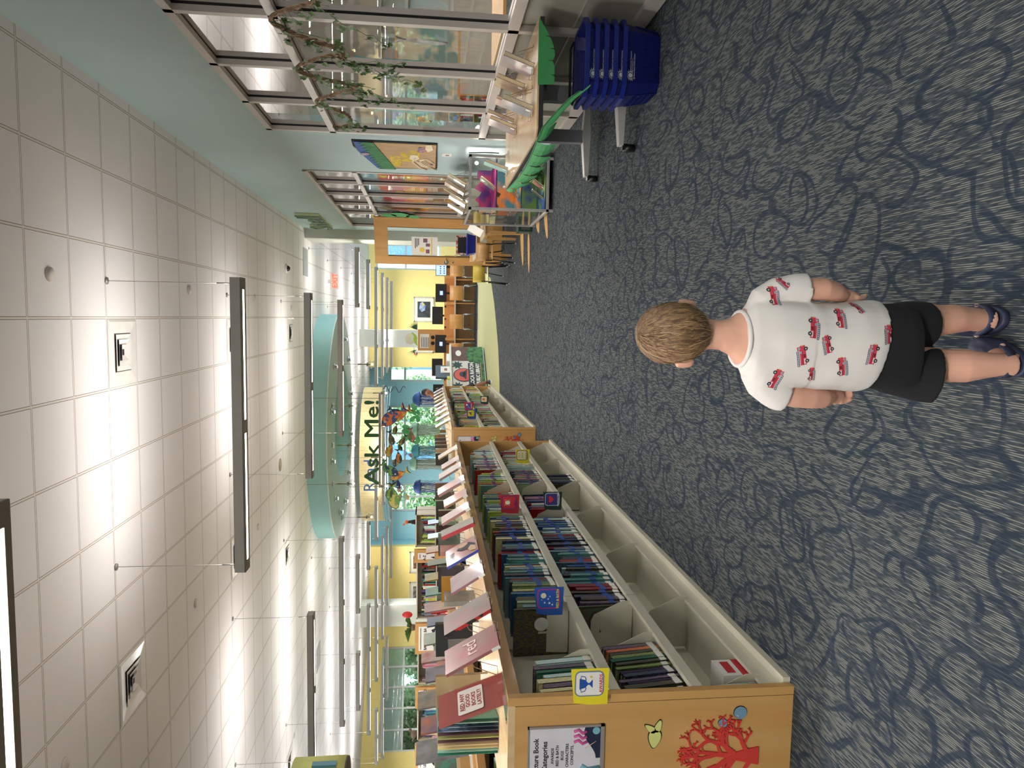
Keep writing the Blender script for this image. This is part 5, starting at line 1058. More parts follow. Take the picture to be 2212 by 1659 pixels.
for x, y, z, w_, h_, th, s, tn, nm, lab, c1, c2 in [(1.45, 8.34, .645, .02, .20, .16, 1, 0, 'case_sage', 'sage green book leaning on the top shelf of the glass case', (160, 170, 150), (190, 190, 170)),
    (1.50, 8.5, .645, .03, .19, .15, 1, 0, 'case_pink', 'pinkish grey book leaning behind the sage one in the glass case', (170, 130, 130), (130, 110, 110)),
    (1.38, 8.36, .365, .03, .22, .16, 1, 0, 'case_brown', 'brown book leaning on the middle shelf of the glass case', (130, 116, 100), (170, 160, 150)),
    (1.48, 8.36, .075, .02, .24, .17, 1, 0, 'case_dark', 'dark thin book on an easel at the bottom of the glass case', (70, 56, 60), (190, 120, 110)),
    (1.36, 8.40, .075, .05, .18, .15, 1, 0, 'case_olive', 'grey olive book on an easel, lowest left in the glass case', (120, 126, 110), (170, 160, 150))]:
    disp(x, y, z, w_ if w_ > .04 else .16, h_, .02, .62, -1, nm, lab, 'books inside the glass case', c1, c2, 'easel' in lab, None, 14)
def pom(m):
    rp = random.Random(2)
    for k in range(420):
        a, q = rp.uniform(0, 6.28), rp.uniform(-1, 1); u = Vector((math.cos(a)*math.sqrt(1-q*q), math.sin(a)*math.sqrt(1-q*q), q)); c = Vector((1.66, 8.42, .20))+u*rp.uniform(.05, .10); v = u.orthogonal().normalized()*.014; w2 = u.cross(v).normalized()*.014
        m.quad(c-v, c-w2+u*.012, c+v, c+w2+u*.012)
b = MB(); b.use(mat('pom_green', (44, 96, 40), .8)); pom(b); tag(b.build('paper_pompom'), 'dark green tissue pompom at the bottom right of the glass case', 'decoration')
for x, y, w_, h_, nm, lab, c1, c2 in [(1.57, 8.85, .3, .24, 'top1', 'silvery edged open book rightmost on top of the glass case', (206, 196, 170), (150, 150, 146)), (1.60, 9.3, .24, .25, 'top2', 'thin grey book second from the right on the glass case', (150, 136, 130), (180, 170, 160)),
    (1.53, 9.16, .22, .27, 'top3', 'cream and gold book in the middle on top of the glass case', (222, 206, 150), (200, 190, 170)), (1.51, 9.54, .06, .28, 'top4', 'dark edged cream book behind the middle on the glass case', (214, 200, 150), (90, 86, 90)),
    (1.33, 8.78, .3, .22, 'top5', 'thick yellowed book second from the left on the glass case', (222, 210, 160), (190, 180, 150)), (1.32, 9.34, .22, .22, 'top6', 'white book lowest and leftmost on top of the glass case', (224, 220, 210), (190, 184, 176))]:
    disp(x, y, .957, min(w_, .24), h_, .028, .50, -1, nm, lab, 'books on the glass case', c1, c2, True, None, 12)
# floor cut-outs, dark box
LF = [((1.593, 11.12), (.785, 10.80), .13), ((1.20, 10.25), (.63, 10.112), .075), ((1.50, 9.60), (1.093, 9.23), .10), ((1.40, 8.85), (.941, 8.551), .075)]
for k, (a, c, wd2) in enumerate(LF):
    a, c = Vector((*a, 0)), Vector((*c, 0)); u = (c-a); L = u.length; u.normalize(); v = Vector((-u.y, u.x, 0)); b = MB(); b.use(TAN)
    b.prism([tuple((a+u*(L*(.5-.5*math.cos(q)))+v*(wd2*1.25*math.sin(q)*(1+.25*math.cos(q))))[:2]) for q in [2*math.pi*j/28 for j in range(28)]], .0015, .003)
    tag(b.build('floor_cutout'), ['largest tan paper leaf stuck on the carpet beyond the glass case', 'narrow tan paper leaf beside the largest one on the carpet', 'broad tan paper leaf touching the foot of the glass case', 'narrow tan paper leaf nearest to the viewer by the glass case'][k], 'floor sticker', 'tan paper leaves on the carpet')
t = thing('air_purifier', 'dark green box with a grey grille on the carpet behind the glass case', 'appliance', (1.28, 9.95, 0))
part('body', mat('dark_green_plastic', (30, 70, 62), .4), t, lambda m: m.box(1.17, 9.86, .0, 1.50, 10.15, .19)); part('grille', GREYM, t, lambda m: (m.box(1.19, 9.85, .03, 1.30, 9.86, .15), m.box(1.165, 9.9, .03, 1.17, 10.1, .15)))
# low maple tables and small chairs
def lowtable(x0, x1, y0, y1, z, label):
    t = thing('low_table', label, 'table', ((x0+x1)/2, (y0+y1)/2, 0)); part('tabletop', mat('cream_laminate', (224, 206, 170), .35), t, lambda m: m.box(x0, y0, z-.02, x1, y1, z)); part('apron', MAPLE, t, lambda m: m.box(x0+.04, y0+.04, z-.09, x1-.04, y1-.04, z-.02))
    for x, y in ((x0+.02, y0+.02), (x1-.08, y0+.02), (x0+.02, y1-.08), (x1-.08, y1-.08)): part('leg', MAPLE, t, lambda m: m.loft([[(x+.012, y+.012, 0), (x+.048, y+.012, 0), (x+.048, y+.048, 0), (x+.012, y+.048, 0)], [(x, y, z-.09), (x+.06, y, z-.09), (x+.06, y+.06, z-.09), (x, y+.06, z-.09)]], True, False))
lowtable(1.22, 1.82, 10.95, 11.85, .57, 'low maple table just beyond the glass case'); lowtable(1.02, 1.82, 12.45, 13.35, .60, 'second low maple table by the open door')
t = thing('papers', 'white sheet standing tilted on the low table behind the glass case', 'paper', (1.3, 11.0, .575)); b = MB(); b.use(WHITE).M = Matrix.Translation((1.30, 11.0, .575)) @ Matrix.Rotation(.5, 4, 'Y') @ Matrix.Rotation(.3, 4, 'Z'); b.box(-.003, 0, 0, .003, .28, .22); b.build('sheet', None, t)
t = thing('storage_bin', 'blue plastic bin on the second low table', 'bin', (1.2, 12.6, .6)); part('bin', mat('bin_blue', (20, 40, 140), .4), t, lambda m: m.loft([[(1.10, 12.5, .6), (1.38, 12.5, .6), (1.38, 12.75, .6), (1.10, 12.75, .6)], [(1.07, 12.47, .74), (1.41, 12.47, .74), (1.41, 12.78, .74), (1.07, 12.78, .74)]], True, False)); part('rim', mat('bin_rim', (30, 56, 170), .4), t, lambda m: m.box(1.06, 12.46, .735, 1.42, 12.79, .75))
t = thing('framed_board', 'small dark board with a dotted frame standing behind the blue bin', 'board', (1.25, 12.85, .6)); part('frame', mat('dotted_frame', (226, 220, 206), .5, rgb2=(190, 60, 50), scale=40, contrast=(.49, .51)), t, lambda m: m.box(1.09, 12.86, .6, 1.42, 12.87, .92)); part('board', BLACKP, t, lambda m: m.box(1.12, 12.852, .63, 1.39, 12.86, .89))
def kidchair(x, y, rot, label, m_, group='small chairs by the low tables', h=.36):
    t = thing('child_chair', label, 'chair', (x, y, 0), group); M = Matrix.Translation((x, y, 0)) @ Matrix.Rotation(rot, 4, 'Z')
    def P_(nm, mm, fn): b = MB(); b.use(mm); b.M = M; fn(b); b.build(nm, None, t)
    P_('seat', m_, lambda b: b.loft([[(-.15, -.15, h-.004), (.15, -.15, h-.004), (.15, -.15, h+.006), (-.15, -.15, h+.006)], [(-.16, .0, h-.014), (.16, 0, h-.014), (.16, 0, h-.004), (-.16, 0, h-.004)], [(-.15, .15, h), (.15, .15, h), (.15, .15, h+.012), (-.15, .15, h+.012)]], True))
    P_('backrest', m_, lambda b: b.loft([[(-.15+.30*k/6, .155-.03*math.cos((k-3)/3*1.4)+.01, z) for k in range(7)]+[(.15-.30*k/6, .165-.03*math.cos((3-k)/3*1.4)+.01, z) for k in range(7)] for z in (h+.06, h+.27)], True))
    for sx, sy in ((-1, -1), (1, -1), (-1, 1), (1, 1)):
        top = (sx*.13, sy*.12, h); bot = (sx*.16, sy*.17, .012)
        P_('leg', BLACKP, lambda b: b.tube([top, bot], .009, 8)); P_('glide', WHITE, lambda b: b.cyl((bot[0], bot[1], 0), .012, .014, 10))
    for sx in (-1, 1): P_('back_post', BLACKP, lambda b: b.tube([(sx*.13, .12, h-.01), (sx*.13, .165, h+.03), (sx*.13, .165, h+.12)], .009, 8))
kidchair(.76, 12.85, math.pi, 'small yellow chair with black legs standing free by the low tables', mat('chair_yellow', (240, 216, 100), .4))
kidchair(1.02, 13.7, -.9, 'small maple chair tucked behind the second low table', MAPLE); kidchair(1.10, 11.95, math.pi*.9, 'small maple chair between the two low tables', MAPLE)
# ================= far half: inlaid floor, computer desks, service desk, pictures, jellyfish, left shelving
b = MB(); b.use(mat('green_inlay_carpet', (176, 176, 128), .95, rgb2=(186, 186, 140), scale=30)).prism([(1.55, 22), (1.15, 18.5), (.9, 16.6), (.35, 15.6), (-.12, 15.0), (-.6, 14.5), (-1.2, 14.15), (-2.2, 13.9), (-4, 13.8), (-6, 15), (-7, 18), (-7, 20.8), (.9, 20.9), (1.2, 22)], .001, .004)
o = b.build('inlaid_carpet'); o['kind'] = 'structure'; o.name = 'floor_inlay'
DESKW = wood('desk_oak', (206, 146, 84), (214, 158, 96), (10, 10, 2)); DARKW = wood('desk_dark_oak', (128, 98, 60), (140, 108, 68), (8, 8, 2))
t = thing('computer_desk', 'long oak computer desk with low back screen against the yellow wall', 'desk', (-.2, 22.3, 0))
part('worktop', DESKW, t, lambda m: m.box(-2.6, 21.85, .60, 1.85, 23.4, .635)); part('front_edge', mat('desk_edge_light', (206, 196, 180), .4), t, lambda m: m.box(-2.6, 21.84, .598, 1.85, 21.852, .64))
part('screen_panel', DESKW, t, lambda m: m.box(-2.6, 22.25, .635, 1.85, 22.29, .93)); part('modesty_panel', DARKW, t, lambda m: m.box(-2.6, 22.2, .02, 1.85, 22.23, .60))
for x in (-2.5, -1.35, -.65, .42, 1.12): part('divider', DESKW, t, lambda m: m.box(x-.015, 21.9, .02, x+.015, 22.24, .60)); 
for x in (-.65, .42, 1.2): part('wing', DESKW, t, lambda m: m.box(x-.04, 21.92, .635, x+.04, 22.25, .90))
for x in (-1.9, -1.5, -.92, -.30, .32, -.05): part('grommet', BLACKP, t, lambda m: m.sph((x, 22.24, .90), .03, n=10, m=6))
SCR = mat('monitor_screen_lit', (128, 148, 255), .3, emit=1.2)
for k, (x, face, z, lab) in enumerate([(1.50, 2, .93, 'monitor with a lit blue login screen nearest the open door'), (.72, 1, .93, 'black monitor showing a small blue box, right of the framed ray picture'), (.05, 0, .96, 'back of a black monitor under the framed picture'),
        (-.80, 1, .93, 'black monitor showing a small blue box behind the service desk'), (-1.55, 0, .96, 'back of a black monitor before the blue alcove window'), (-2.35, 0, .92, 'back of a black monitor partly hidden by the second bookcase')]):
    y = 22.0 if face else 22.6; t = thing('monitor', lab, 'monitor', (x, y, .64), 'computer monitors'); h0 = z-.06 if face else z
    part('casing', BLACKP, t, lambda m: m.box(x-.27, y, h0, x+.27, y+.04, h0+.33)); part('stand', BLACKP, t, lambda m: (m.box(x-.03, y+.04, .64, x+.03, y+.08, h0+.1), m.box(x-.12, y-.02, .636, x+.12, y+.16, .65)))
    if face == 2:
        s = part('screen', SCR, t, lambda m: m.box(x-.255, y-.004, h0+.015, x+.255, y, h0+.315)); part('screen_icons', mat('screen_icons', (70, 50, 110), .4, emit=.2), s, lambda m: [m.box(x-.21+.065*q, y-.008, h0+.06+.11*r, x-.175+.065*q, y-.004, h0+.095+.11*r) for q in range(7) for r in range(2)] and None)
    elif face == 1: part('screen', SCR, t, lambda m: m.box(x-.06, y-.004, h0+.11, x+.06, y, h0+.20))
def deskchair(x, label):
    y = 21.3; t = thing('chair', label, 'chair', (x, y, 0), 'maple shell chairs at the computer desk')
    part('backrest', DESKW, t, lambda m: m.loft([[(x-.21+.42*k/6, y-.22-.03*math.cos((k-3)/3*1.3), z) for k in range(7)]+[(x+.21-.42*k/6, y-.205-.03*math.cos((3-k)/3*1.3), z) for k in range(7)] for z in (.44, .80)], True)); part('seat', DESKW, t, lambda m: m.box(x-.21, y-.2, .42, x+.21, y+.2, .435))
    for s in (-1, 1): part('leg', CHROME, t, lambda m: m.tube([(x+s*.22, y-.22, 0), (x+s*.22, y-.21, .36), (x+s*.20, y-.20, .41)], .013, 8)); part('leg', CHROME, t, lambda m: m.tube([(x+s*.22, y+.22, 0), (x+s*.20, y+.2, .42)], .013, 8))
    part('crossbar', CHROME, t, lambda m: m.tube([(x-.20, y-.20, .40), (x+.20, y-.20, .40)], .013, 8))
for x, lab in ((1.38, 'maple shell chair right by the open door at the computer desk'), (.70, 'maple shell chair in front of the right black monitor'), (-.12, 'maple shell chair under the framed ray picture'), (-.95, 'maple shell chair partly hidden by the service desk')): deskchair(x, lab)
# framed prints on the yellow wall
def picture(x, z, w_, h_, label, c1, c2, sc=3, y=33.38):
    t = thing('framed_picture', label, 'picture', (x, y, z-h_/2), 'framed prints on the yellow walls'); 
    part('frame', mat('silver_frame', (190, 190, 186), .4, metal=.3), t, lambda m: (m.box(x-w_/2, y-.04, z-h_/2, x+w_/2, y, z-h_/2+.05), m.box(x-w_/2, y-.04, z+h_/2-.05, x+w_/2, y, z+h_/2), m.box(x-w_/2, y-.04, z-h_/2, x-w_/2+.05, y, z+h_/2), m.box(x+w_/2-.05, y-.04, z-h_/2, x+w_/2, y, z+h_/2)))
    part('mount', mat('cream_mount', (230, 226, 200), .7), t, lambda m: m.box(x-w_/2+.05, y-.02, z-h_/2+.05, x+w_/2-.05, y-.005, z+h_/2-.05))
    p = part('print', mat('print_%d' % int(x*10), c1, .5, rgb2=c2, scale=sc, contrast=(.45, .6)), t, lambda m: m.box(x-w_/2+.2, y-.026, z-h_/2+.17, x+w_/2-.2, y-.02, z+h_/2-.17)); return t, p
t, p = picture(.33, 1.63, 1.12, .92, 'framed dark print of a yellow and white ray on the right yellow wall', (34, 38, 44), (52, 62, 66))
b = MB(); b.use(mat('ray_white', (186, 206, 206), .5, rgb2=(80, 110, 170), scale=6)); b.M = toward_cam((.42, 33.35, 1.68)); b.prism([(-.2, .05), (-.05, .16), (.2, .12), (.26, .0), (.1, -.12), (-.12, -.1)], 0, .004); b.use(mat('ray_yellow', (226, 190, 60), .5)); b.prism([(.05, .0), (.22, .03), (.14, -.09)], .004, .008); b.build('ray_shape', None, p)
picture(-1.10, 1.63, 1.05, .92, 'framed print half hidden behind the activity board and column', (120, 160, 160), (190, 150, 90), 4)
picture(-11.35, 1.75, 1.0, .95, 'framed print on the left yellow wall, nearest the blue alcove', (96, 60, 56), (176, 110, 60), 4, 33.18); picture(-12.8, 1.75, 1.0, .95, 'framed grey print on the left yellow wall beside the column', (150, 140, 136), (90, 80, 84), 5, 33.18)
b = MB(); b.use(RED).box(-1.72, 33.36, 1.93, -1.60, 33.4, 2.06); b.use(WHITE).box(-1.70, 33.355, 1.965, -1.62, 33.36, 2.0); tag(b.build('fire_alarm'), 'small red fire alarm box on the yellow wall beside the blue alcove', 'alarm')
# activity board on the desk before the column
t = thing('activity_board', 'maple board with notices, paper dinosaur and feathery leaves on the desk before the column', 'board', (-.68, 22.4, .93))
part('panel', DESKW, t, lambda m: m.box(-1.03, 22.45, .93, -.38, 22.49, 1.72)); part('notice', WHITE, t, lambda m: m.box(-.95, 22.44, 1.38, -.52, 22.45, 1.66))
part('notice_text', INK, t, lambda m: [m.box(-.92, 22.435, 1.60-.05*k, -.62, 22.44, 1.615-.05*k) for k in range(5)] and None)
part('paper_shapes', BLACK, t, lambda m: [m.sph((-.62-.18*k, 22.44, 1.27), .06, .004, .06, 10, 6) for k in range(2)] and None)
part('dinosaur', mat('lime_card', (166, 206, 80), .6), t, lambda m: (setattr(m, 'M', toward_cam((-.70, 22.44, 1.78))), m.prism([(-.2, -.06), (-.12, .03), (.02, .08), (.10, .06), (.2, .13), (.24, .12), (.14, -.01), (.05, -.04), (-.08, -.03)], 0, .004)))
part('round_card', mat('pinkish_card', (230, 222, 200), .6), t, lambda m: (setattr(m, 'M', toward_cam((-.68, 22.5, 1.95))), m.disc(0, 0, .17, 0, .004, 24)))
def leaves(m):
    for cx, a0 in ((-.40, .6), (-1.0, 2.4)):
        for k in range(7):
            a = a0-.5+k*.18; m.add([(cx, 22.46, 1.74), (cx+.14*math.cos(a)-.015, 22.45, 1.74+.14*math.sin(a)), (cx+.30*math.cos(a), 22.44, 1.74+.30*math.sin(a)), (cx+.14*math.cos(a)+.02, 22.45, 1.72+.14*math.sin(a))], [(0, 1, 2, 3)], False)
part('paper_leaves', mat('dark_leaf_green', (40, 84, 60), .7), t, leaves)
# service desk with jungle banner
t = thing('service_desk', 'service desk with a white top wrapped by a jungle banner reading BOCA RATON PUBLIC LIBRARY', 'desk', (-1.6, 15.8, 0))
A_, B_ = Vector((-1.68, 16.80, 0)), Vector((-.74, 18.25, 0)); u = (B_-A_).normalized(); nrm = Vector((u.y, -u.x, 0))
if nrm.x < 0: nrm = -nrm
MDk = FR(A_, u, (0, 0, 1)); Ld = (B_-A_).length
def kp(nm, m_, fn, label=None, par=None): b = MB(); b.use(m_); b.M = MDk; fn(b); return b.build(nm, None, par or t, label)
kp('body', mat('desk_body', (96, 70, 52), .6), lambda m: m.prism([(0, 0.02), (Ld, .02), (Ld, .84), (0, .84)], -.5, -.01))
kp('worktop', mat('desk_top_white', (216, 212, 200), .35), lambda m: m.box(-.04, .84, -.54, Ld+.05, .875, .05))
kp('trim', mat('desk_trim_tan', (176, 150, 116), .5), lambda m: m.box(-.03, .825, -.0, Ld+.03, .84, .03))
bn = kp('banner', mat('banner_white', (206, 204, 198), .6), lambda m: m.box(0, .03, -.005, Ld, .825, .006), 'printed vinyl banner')
kp('banner_brown', mat('banner_earth', (110, 62, 46), .6, rgb2=(84, 50, 40), scale=8), lambda m: m.box(Ld*.66, .42, .006, Ld, .82, .009), None, bn)
kp('banner_foliage', mat('banner_foliage', (28, 70, 36), .6, rgb2=(66, 122, 52), scale=9, contrast=(.42, .58)), lambda m: m.prism([(0, .05), (Ld, .05), (Ld, .42), (Ld*.8, .48), (Ld*.62, .40), (Ld*.55, .28), (Ld*.3, .2), (0, .24)], .009, .012), None, bn)
kp('banner_fronds', mat('banner_frond', (24, 56, 40), .6), lambda m: [m.prism([(cx+.17*(1 if k % 2 else .55)*math.cos(k*.4), cy+.14*(1 if k % 2 else .55)*math.sin(k*.4)) for k in range(16)], .009, .013) for cx, cy in ((.14, .70), (Ld*.56, .70))] and None, None, bn)
kp('emblem', mat('emblem_black', (26, 22, 24), .5), lambda m: m.disc(Ld*.33, .56, .26, .013, .016, 40, ry=.24), None, bn); kp('emblem_disc', mat('emblem_orange', (206, 74, 48), .5), lambda m: m.disc(Ld*.33, .56, .235, .016, .019, 40, ry=.215), None, bn)
kp('emblem_shape', MATS['emblem_black'], lambda m: (m.disc(Ld*.33+.02, .58, .10, .019, .021, 24, ry=.08), m.prism([(Ld*.33-.2, .5), (Ld*.33+.2, .47), (Ld*.33+.12, .56), (Ld*.33-.06, .58)], .019, .021)), 'plain dark blot on the emblem', bn)
kp('emblem_plate', MATS['emblem_black'], lambda m: m.box(Ld*.12, .14, .016, Ld*.60, .44, .02), None, bn); kp('plate_edge', mat('plate_gold', (206, 180, 90), .5), lambda m: m.box(Ld*.12, .13, .018, Ld*.60, .14, .022), None, bn)
kp('banner_text', WHITE, lambda m: m.text('BOCA RATON', Ld*.36, .31, .13, .021, .002, 'CENTER', sx=1.05, fat=.004), None, bn); kp('banner_text', WHITE, lambda m: m.text('PUBLIC LIBRARY', Ld*.36, .17, .13, .021, .002, 'CENTER', sx=.85, fat=.004), None, bn)
kp('round_badge', WHITE, lambda m: m.disc(Ld*.84, .66, .12, .011, .014, 20, ry=.07), None, bn)
kp('clear_wrap_edge', mat('wrap_pale', (176, 196, 170), .3, rgb2=(110, 140, 110), scale=10, contrast=(.4, .6)), lambda m: m.box(Ld-.002, .05, -.5, Ld+.01, .82, .0))
for lab, a, d, w_, dd, h_, mm, cat in [('black monitor on the service desk seen from behind', 1.15, -.35, .5, .05, .34, BLACKP, 'monitor'), ('white leaflet holder standing on the service desk', .95, -.12, .22, .03, .22, WHITE, 'holder'), ('stack of white papers at the right end of the service desk', 1.5, -.3, .3, .3, .07, WHITE, 'paper'),
        ('brown framed notice standing at the left end of the service desk', .12, -.2, .3, .02, .22, mat('notice_tan', (206, 170, 130), .6), 'sign'), ('beige desk telephone on the service desk', .55, -.3, .2, .18, .08, mat('phone_beige', (206, 200, 180), .4), 'telephone'), ('yellow green tape dispenser on the service desk', .62, -.12, .09, .05, .07, mat('lime_plastic', (190, 206, 60), .4), 'dispenser')]:
    b = MB(); b.use(mm); b.M = MDk; b.box(a-w_/2, .876, d-dd/2, a+w_/2, .876+h_, d+dd/2)
    if cat == 'monitor': b.box(a-.03, .876, d+.03, a+.03, .876+h_*.5, d+.06)
    if cat == 'sign': b.use(BLACKP); b.box(a-w_/2-.01, .876, d-dd/2-.004, a+w_/2+.01, .885+h_, d-dd/2)
    if cat == 'holder': b.use(mat('leaflet_photo', (150, 70, 60), .5)); b.box(a-.06, .94, d+dd/2, a+.03, 1.01, d+dd/2+.002)
    if cat == 'telephone': b.use(BLACKP); b.box(a-.09, .956, d-.06, a+.09, .97, d-.02)
    tag(b.build({'monitor': 'monitor', 'holder': 'leaflet_holder', 'paper': 'paper_stack', 'sign': 'framed_notice', 'telephone': 'telephone', 'dispenser': 'tape_dispenser'}[cat]), lab, cat)
# jellyfish decorations hanging over the aisle of the far area
for x, z1, z0, r, c, c2, lab in [(-2.25, 1.83, .98, .20, (54, 96, 168), (120, 120, 190), 'dark blue tinsel jellyfish hanging rightmost near the second bookcase'), (-3.11, 1.90, .98, .20, (150, 196, 180), (206, 220, 200), 'pale green tinsel jellyfish second from the right'),
        (-3.68, 1.86, .98, .19, (70, 156, 180), (120, 190, 200), 'teal blue tinsel jellyfish in the middle of the five'), (-4.05, 1.92, .95, .19, (150, 196, 180), (214, 206, 210), 'pale green tinsel jellyfish second from the left'), (-4.70, 1.80, .96, .20, (44, 76, 150), (130, 150, 210), 'navy tinsel jellyfish hanging leftmost')]:
    y = 20.0; t = thing('jellyfish', lab, 'decoration', (x, y, z0), 'hanging tinsel jellyfish')
    part('bell', mat('bell_%d' % int(-x*100), c, .5), t, lambda m: m.loft([[(x+r*q*math.cos(a), y+r*q*math.sin(a), z1-.17*(1-math.sqrt(max(0, 1-q*q)))) for a in [2*math.pi*k/18 for k in range(18)]] for q in (.03, .4, .7, .9, 1.0)]+[[(x+r*math.cos(a), y+r*math.sin(a), z1-.21) for a in [2*math.pi*k/18 for k in range(18)]]], True))
    rj = random.Random(int(-x*10))
    def ten(m):
        for k in range(90):
            a, q = rj.uniform(0, 6.28), rj.uniform(.2, .85)*r; px_, py_ = x+q*math.cos(a), y+q*math.sin(a); zz = z1-.2; pts = []
            while zz > z0: pts.append((px_+rj.uniform(-.02, .02), py_+rj.uniform(-.02, .02), zz)); zz -= .09
            m.use(tm if k % 3 else tm2); m.tube(pts, .006, 3)
    tm = mat('tinsel_%d' % int(-x*100), c2, .3, rgb2=c, scale=30, metal=.2); tm2 = mat('tinsel_pale', (214, 222, 222), .25, metal=.3); part('tentacles', tm, t, ten)
    part('string', CABLE, t, lambda m: m.tube([(x, y, z1), (x, y, hang(x, y))], .002, 4))
# cardboard fish hung in a shoal before the alcove windows
fr_ = random.Random(21)
FI = [((905, 862), (236, 120, 60), (60, 90, 160), .42, -.9, 'orange and blue'), ((900, 878), (226, 196, 90), (236, 120, 60), .34, -1.0, 'yellow and orange'), ((950, 862), (110, 100, 60), (60, 70, 60), .22, .3, 'brown striped'), ((975, 858), (226, 196, 70), (190, 110, 50), .26, -.3, 'golden'),
      ((968, 880), (70, 110, 60), (40, 60, 50), .15, .5, 'dark green'), ((955, 885), (120, 110, 60), (60, 40, 40), .18, -.5, 'olive'), ((945, 905), (80, 110, 60), (180, 90, 90), .22, .2, 'green and pink'), ((990, 878), (230, 130, 60), (60, 90, 60), .22, .2, 'orange and green'),
      ((1000, 872), (60, 80, 110), (226, 190, 90), .20, -.4, 'blue grey'), ((985, 905), (200, 120, 120), (120, 180, 180), .16, 1.3, 'pink and aqua'), ((1018, 862), (110, 170, 70), (40, 50, 110), .30, .9, 'lime green'), ((1030, 875), (240, 196, 80), (230, 110, 60), .30, -1.1, 'yellow and red'),
      ((1012, 850), (90, 170, 90), (40, 80, 60), .20, .2, 'bright green'), ((1045, 872), (120, 180, 200), (40, 50, 130), .26, .5, 'light blue'), ((1060, 880), (206, 110, 110), (110, 190, 200), .14, -.5, 'rosy'), ((1068, 858), (120, 160, 70), (60, 80, 40), .24, -.2, 'moss green'),
      ((1080, 868), (216, 200, 110), (110, 160, 80), .40, .15, 'large yellow green'), ((1078, 880), (200, 190, 110), (120, 180, 170), .16, -.3, 'sandy'), ((890, 872), (50, 90, 170), (30, 50, 90), .22, 1.2, 'royal blue'), ((930, 870), (150, 130, 60), (60, 60, 50), .18, -.2, 'mustard'), ((1075, 893), (120, 190, 170), (200, 150, 90), .16, .6, 'aqua')]
for k, ((yy, xx), c1, c2, L, a, nm) in enumerate(FI):
    L *= 1.45
    Y = 19.0+ (k % 5)*.35; X = ((829.5-yy)/F_PX-.09084)*Y; X = ((1659-yy-829.5)/F_PX)*Y*1.004-.0908*Y; Z = 1.37+(941.5-xx)/F_PX*Y
    t = thing('hanging_fish', '%s cardboard fish, %s from the right in the hanging shoal' % (nm, ordn(sorted([q[0][0] for q in FI]).index(yy)+1)), 'decoration', (X, Y, Z), 'cardboard fish hanging in a shoal')
    M = toward_cam((X, Y, Z)); sh = rotz(finshape(L, L*.30), a)
    for nn, mm, s, z in (('outline', BLACK, 1.07, -.004), ('body', mat('fishcard_%d' % k, c1, .5, rgb2=c2, scale=7, contrast=(.47, .53)), 1, 0)):
        b = MB(); b.use(mm); b.M = M; b.prism([(x*s, y*s) for x, y in sh], z, z+.004); b.build(nn, None, t)
    b = MB(); b.use(WHITE); b.M = M; ex, ey = rotz([(-L*.32, L*.06)], a)[0]; b.disc(ex, ey, L*.05, .004, .006, 12); b.use(BLACK); b.disc(ex, ey, L*.022, .006, .008, 8); b.build('eye', None, t)
    part('string', CABLE, t, lambda m: m.tube([(X, Y, Z+L*.1), (X, Y, hang(X, Y))], .0015, 4))
# swirling paper streamer by the blue wall
t = thing('paper_streamer', 'thin wavy dark streamer hanging against the blue wall beside the rightmost jellyfish', 'decoration', (-1.9, 20.2, 2.0)); part('streamer', mat('streamer_mauve', (90, 90, 130), .5), t, lambda m: m.tube([(-2.0+.09*math.sin(k*.9), 20.2, 2.62-.035*k) for k in range(18)], .012, 5))
part('string', CABLE, t, lambda m: m.tube([(-2.0, 20.2, 2.62), (-2.0, 20.2, CEIL)], .0015, 4))
# green leafy paper plants on top of the far blue shelving
t = thing('paper_plant', 'bright green paper plant leaves standing under the hanging fish', 'plant', (-3.4, 21, 1.0))
def pl_(m):
    rp = random.Random(8)
    for cx, cz, s in ((-2.75, 1.75, .26), (-3.35, 1.85, .34), (-3.1, 1.7, .22), (-3.55, 1.65, .2), (-2.6, 1.72, .2)):
        for k in range(6):
            a = rp.uniform(-.6, 3.6); m.M = toward_cam((cx+rp.uniform(-.1, .1), 21+rp.uniform(-.1, .1), cz)); m.disc(s*.5*math.cos(a), s*.5*math.sin(a), s*.42, 0, .004, 12, ry=s*.24, rot=a)
part('leaves', mat('plant_green', (80, 170, 110), .6, rgb2=(110, 190, 130), scale=6), t, pl_); part('stem', mat('plant_stem', (130, 100, 70), .7), t, lambda m: m.tube([(-3.3, 21, .0), (-3.3, 21, 1.2), (-3.4, 21, 1.75)], .05, 8))
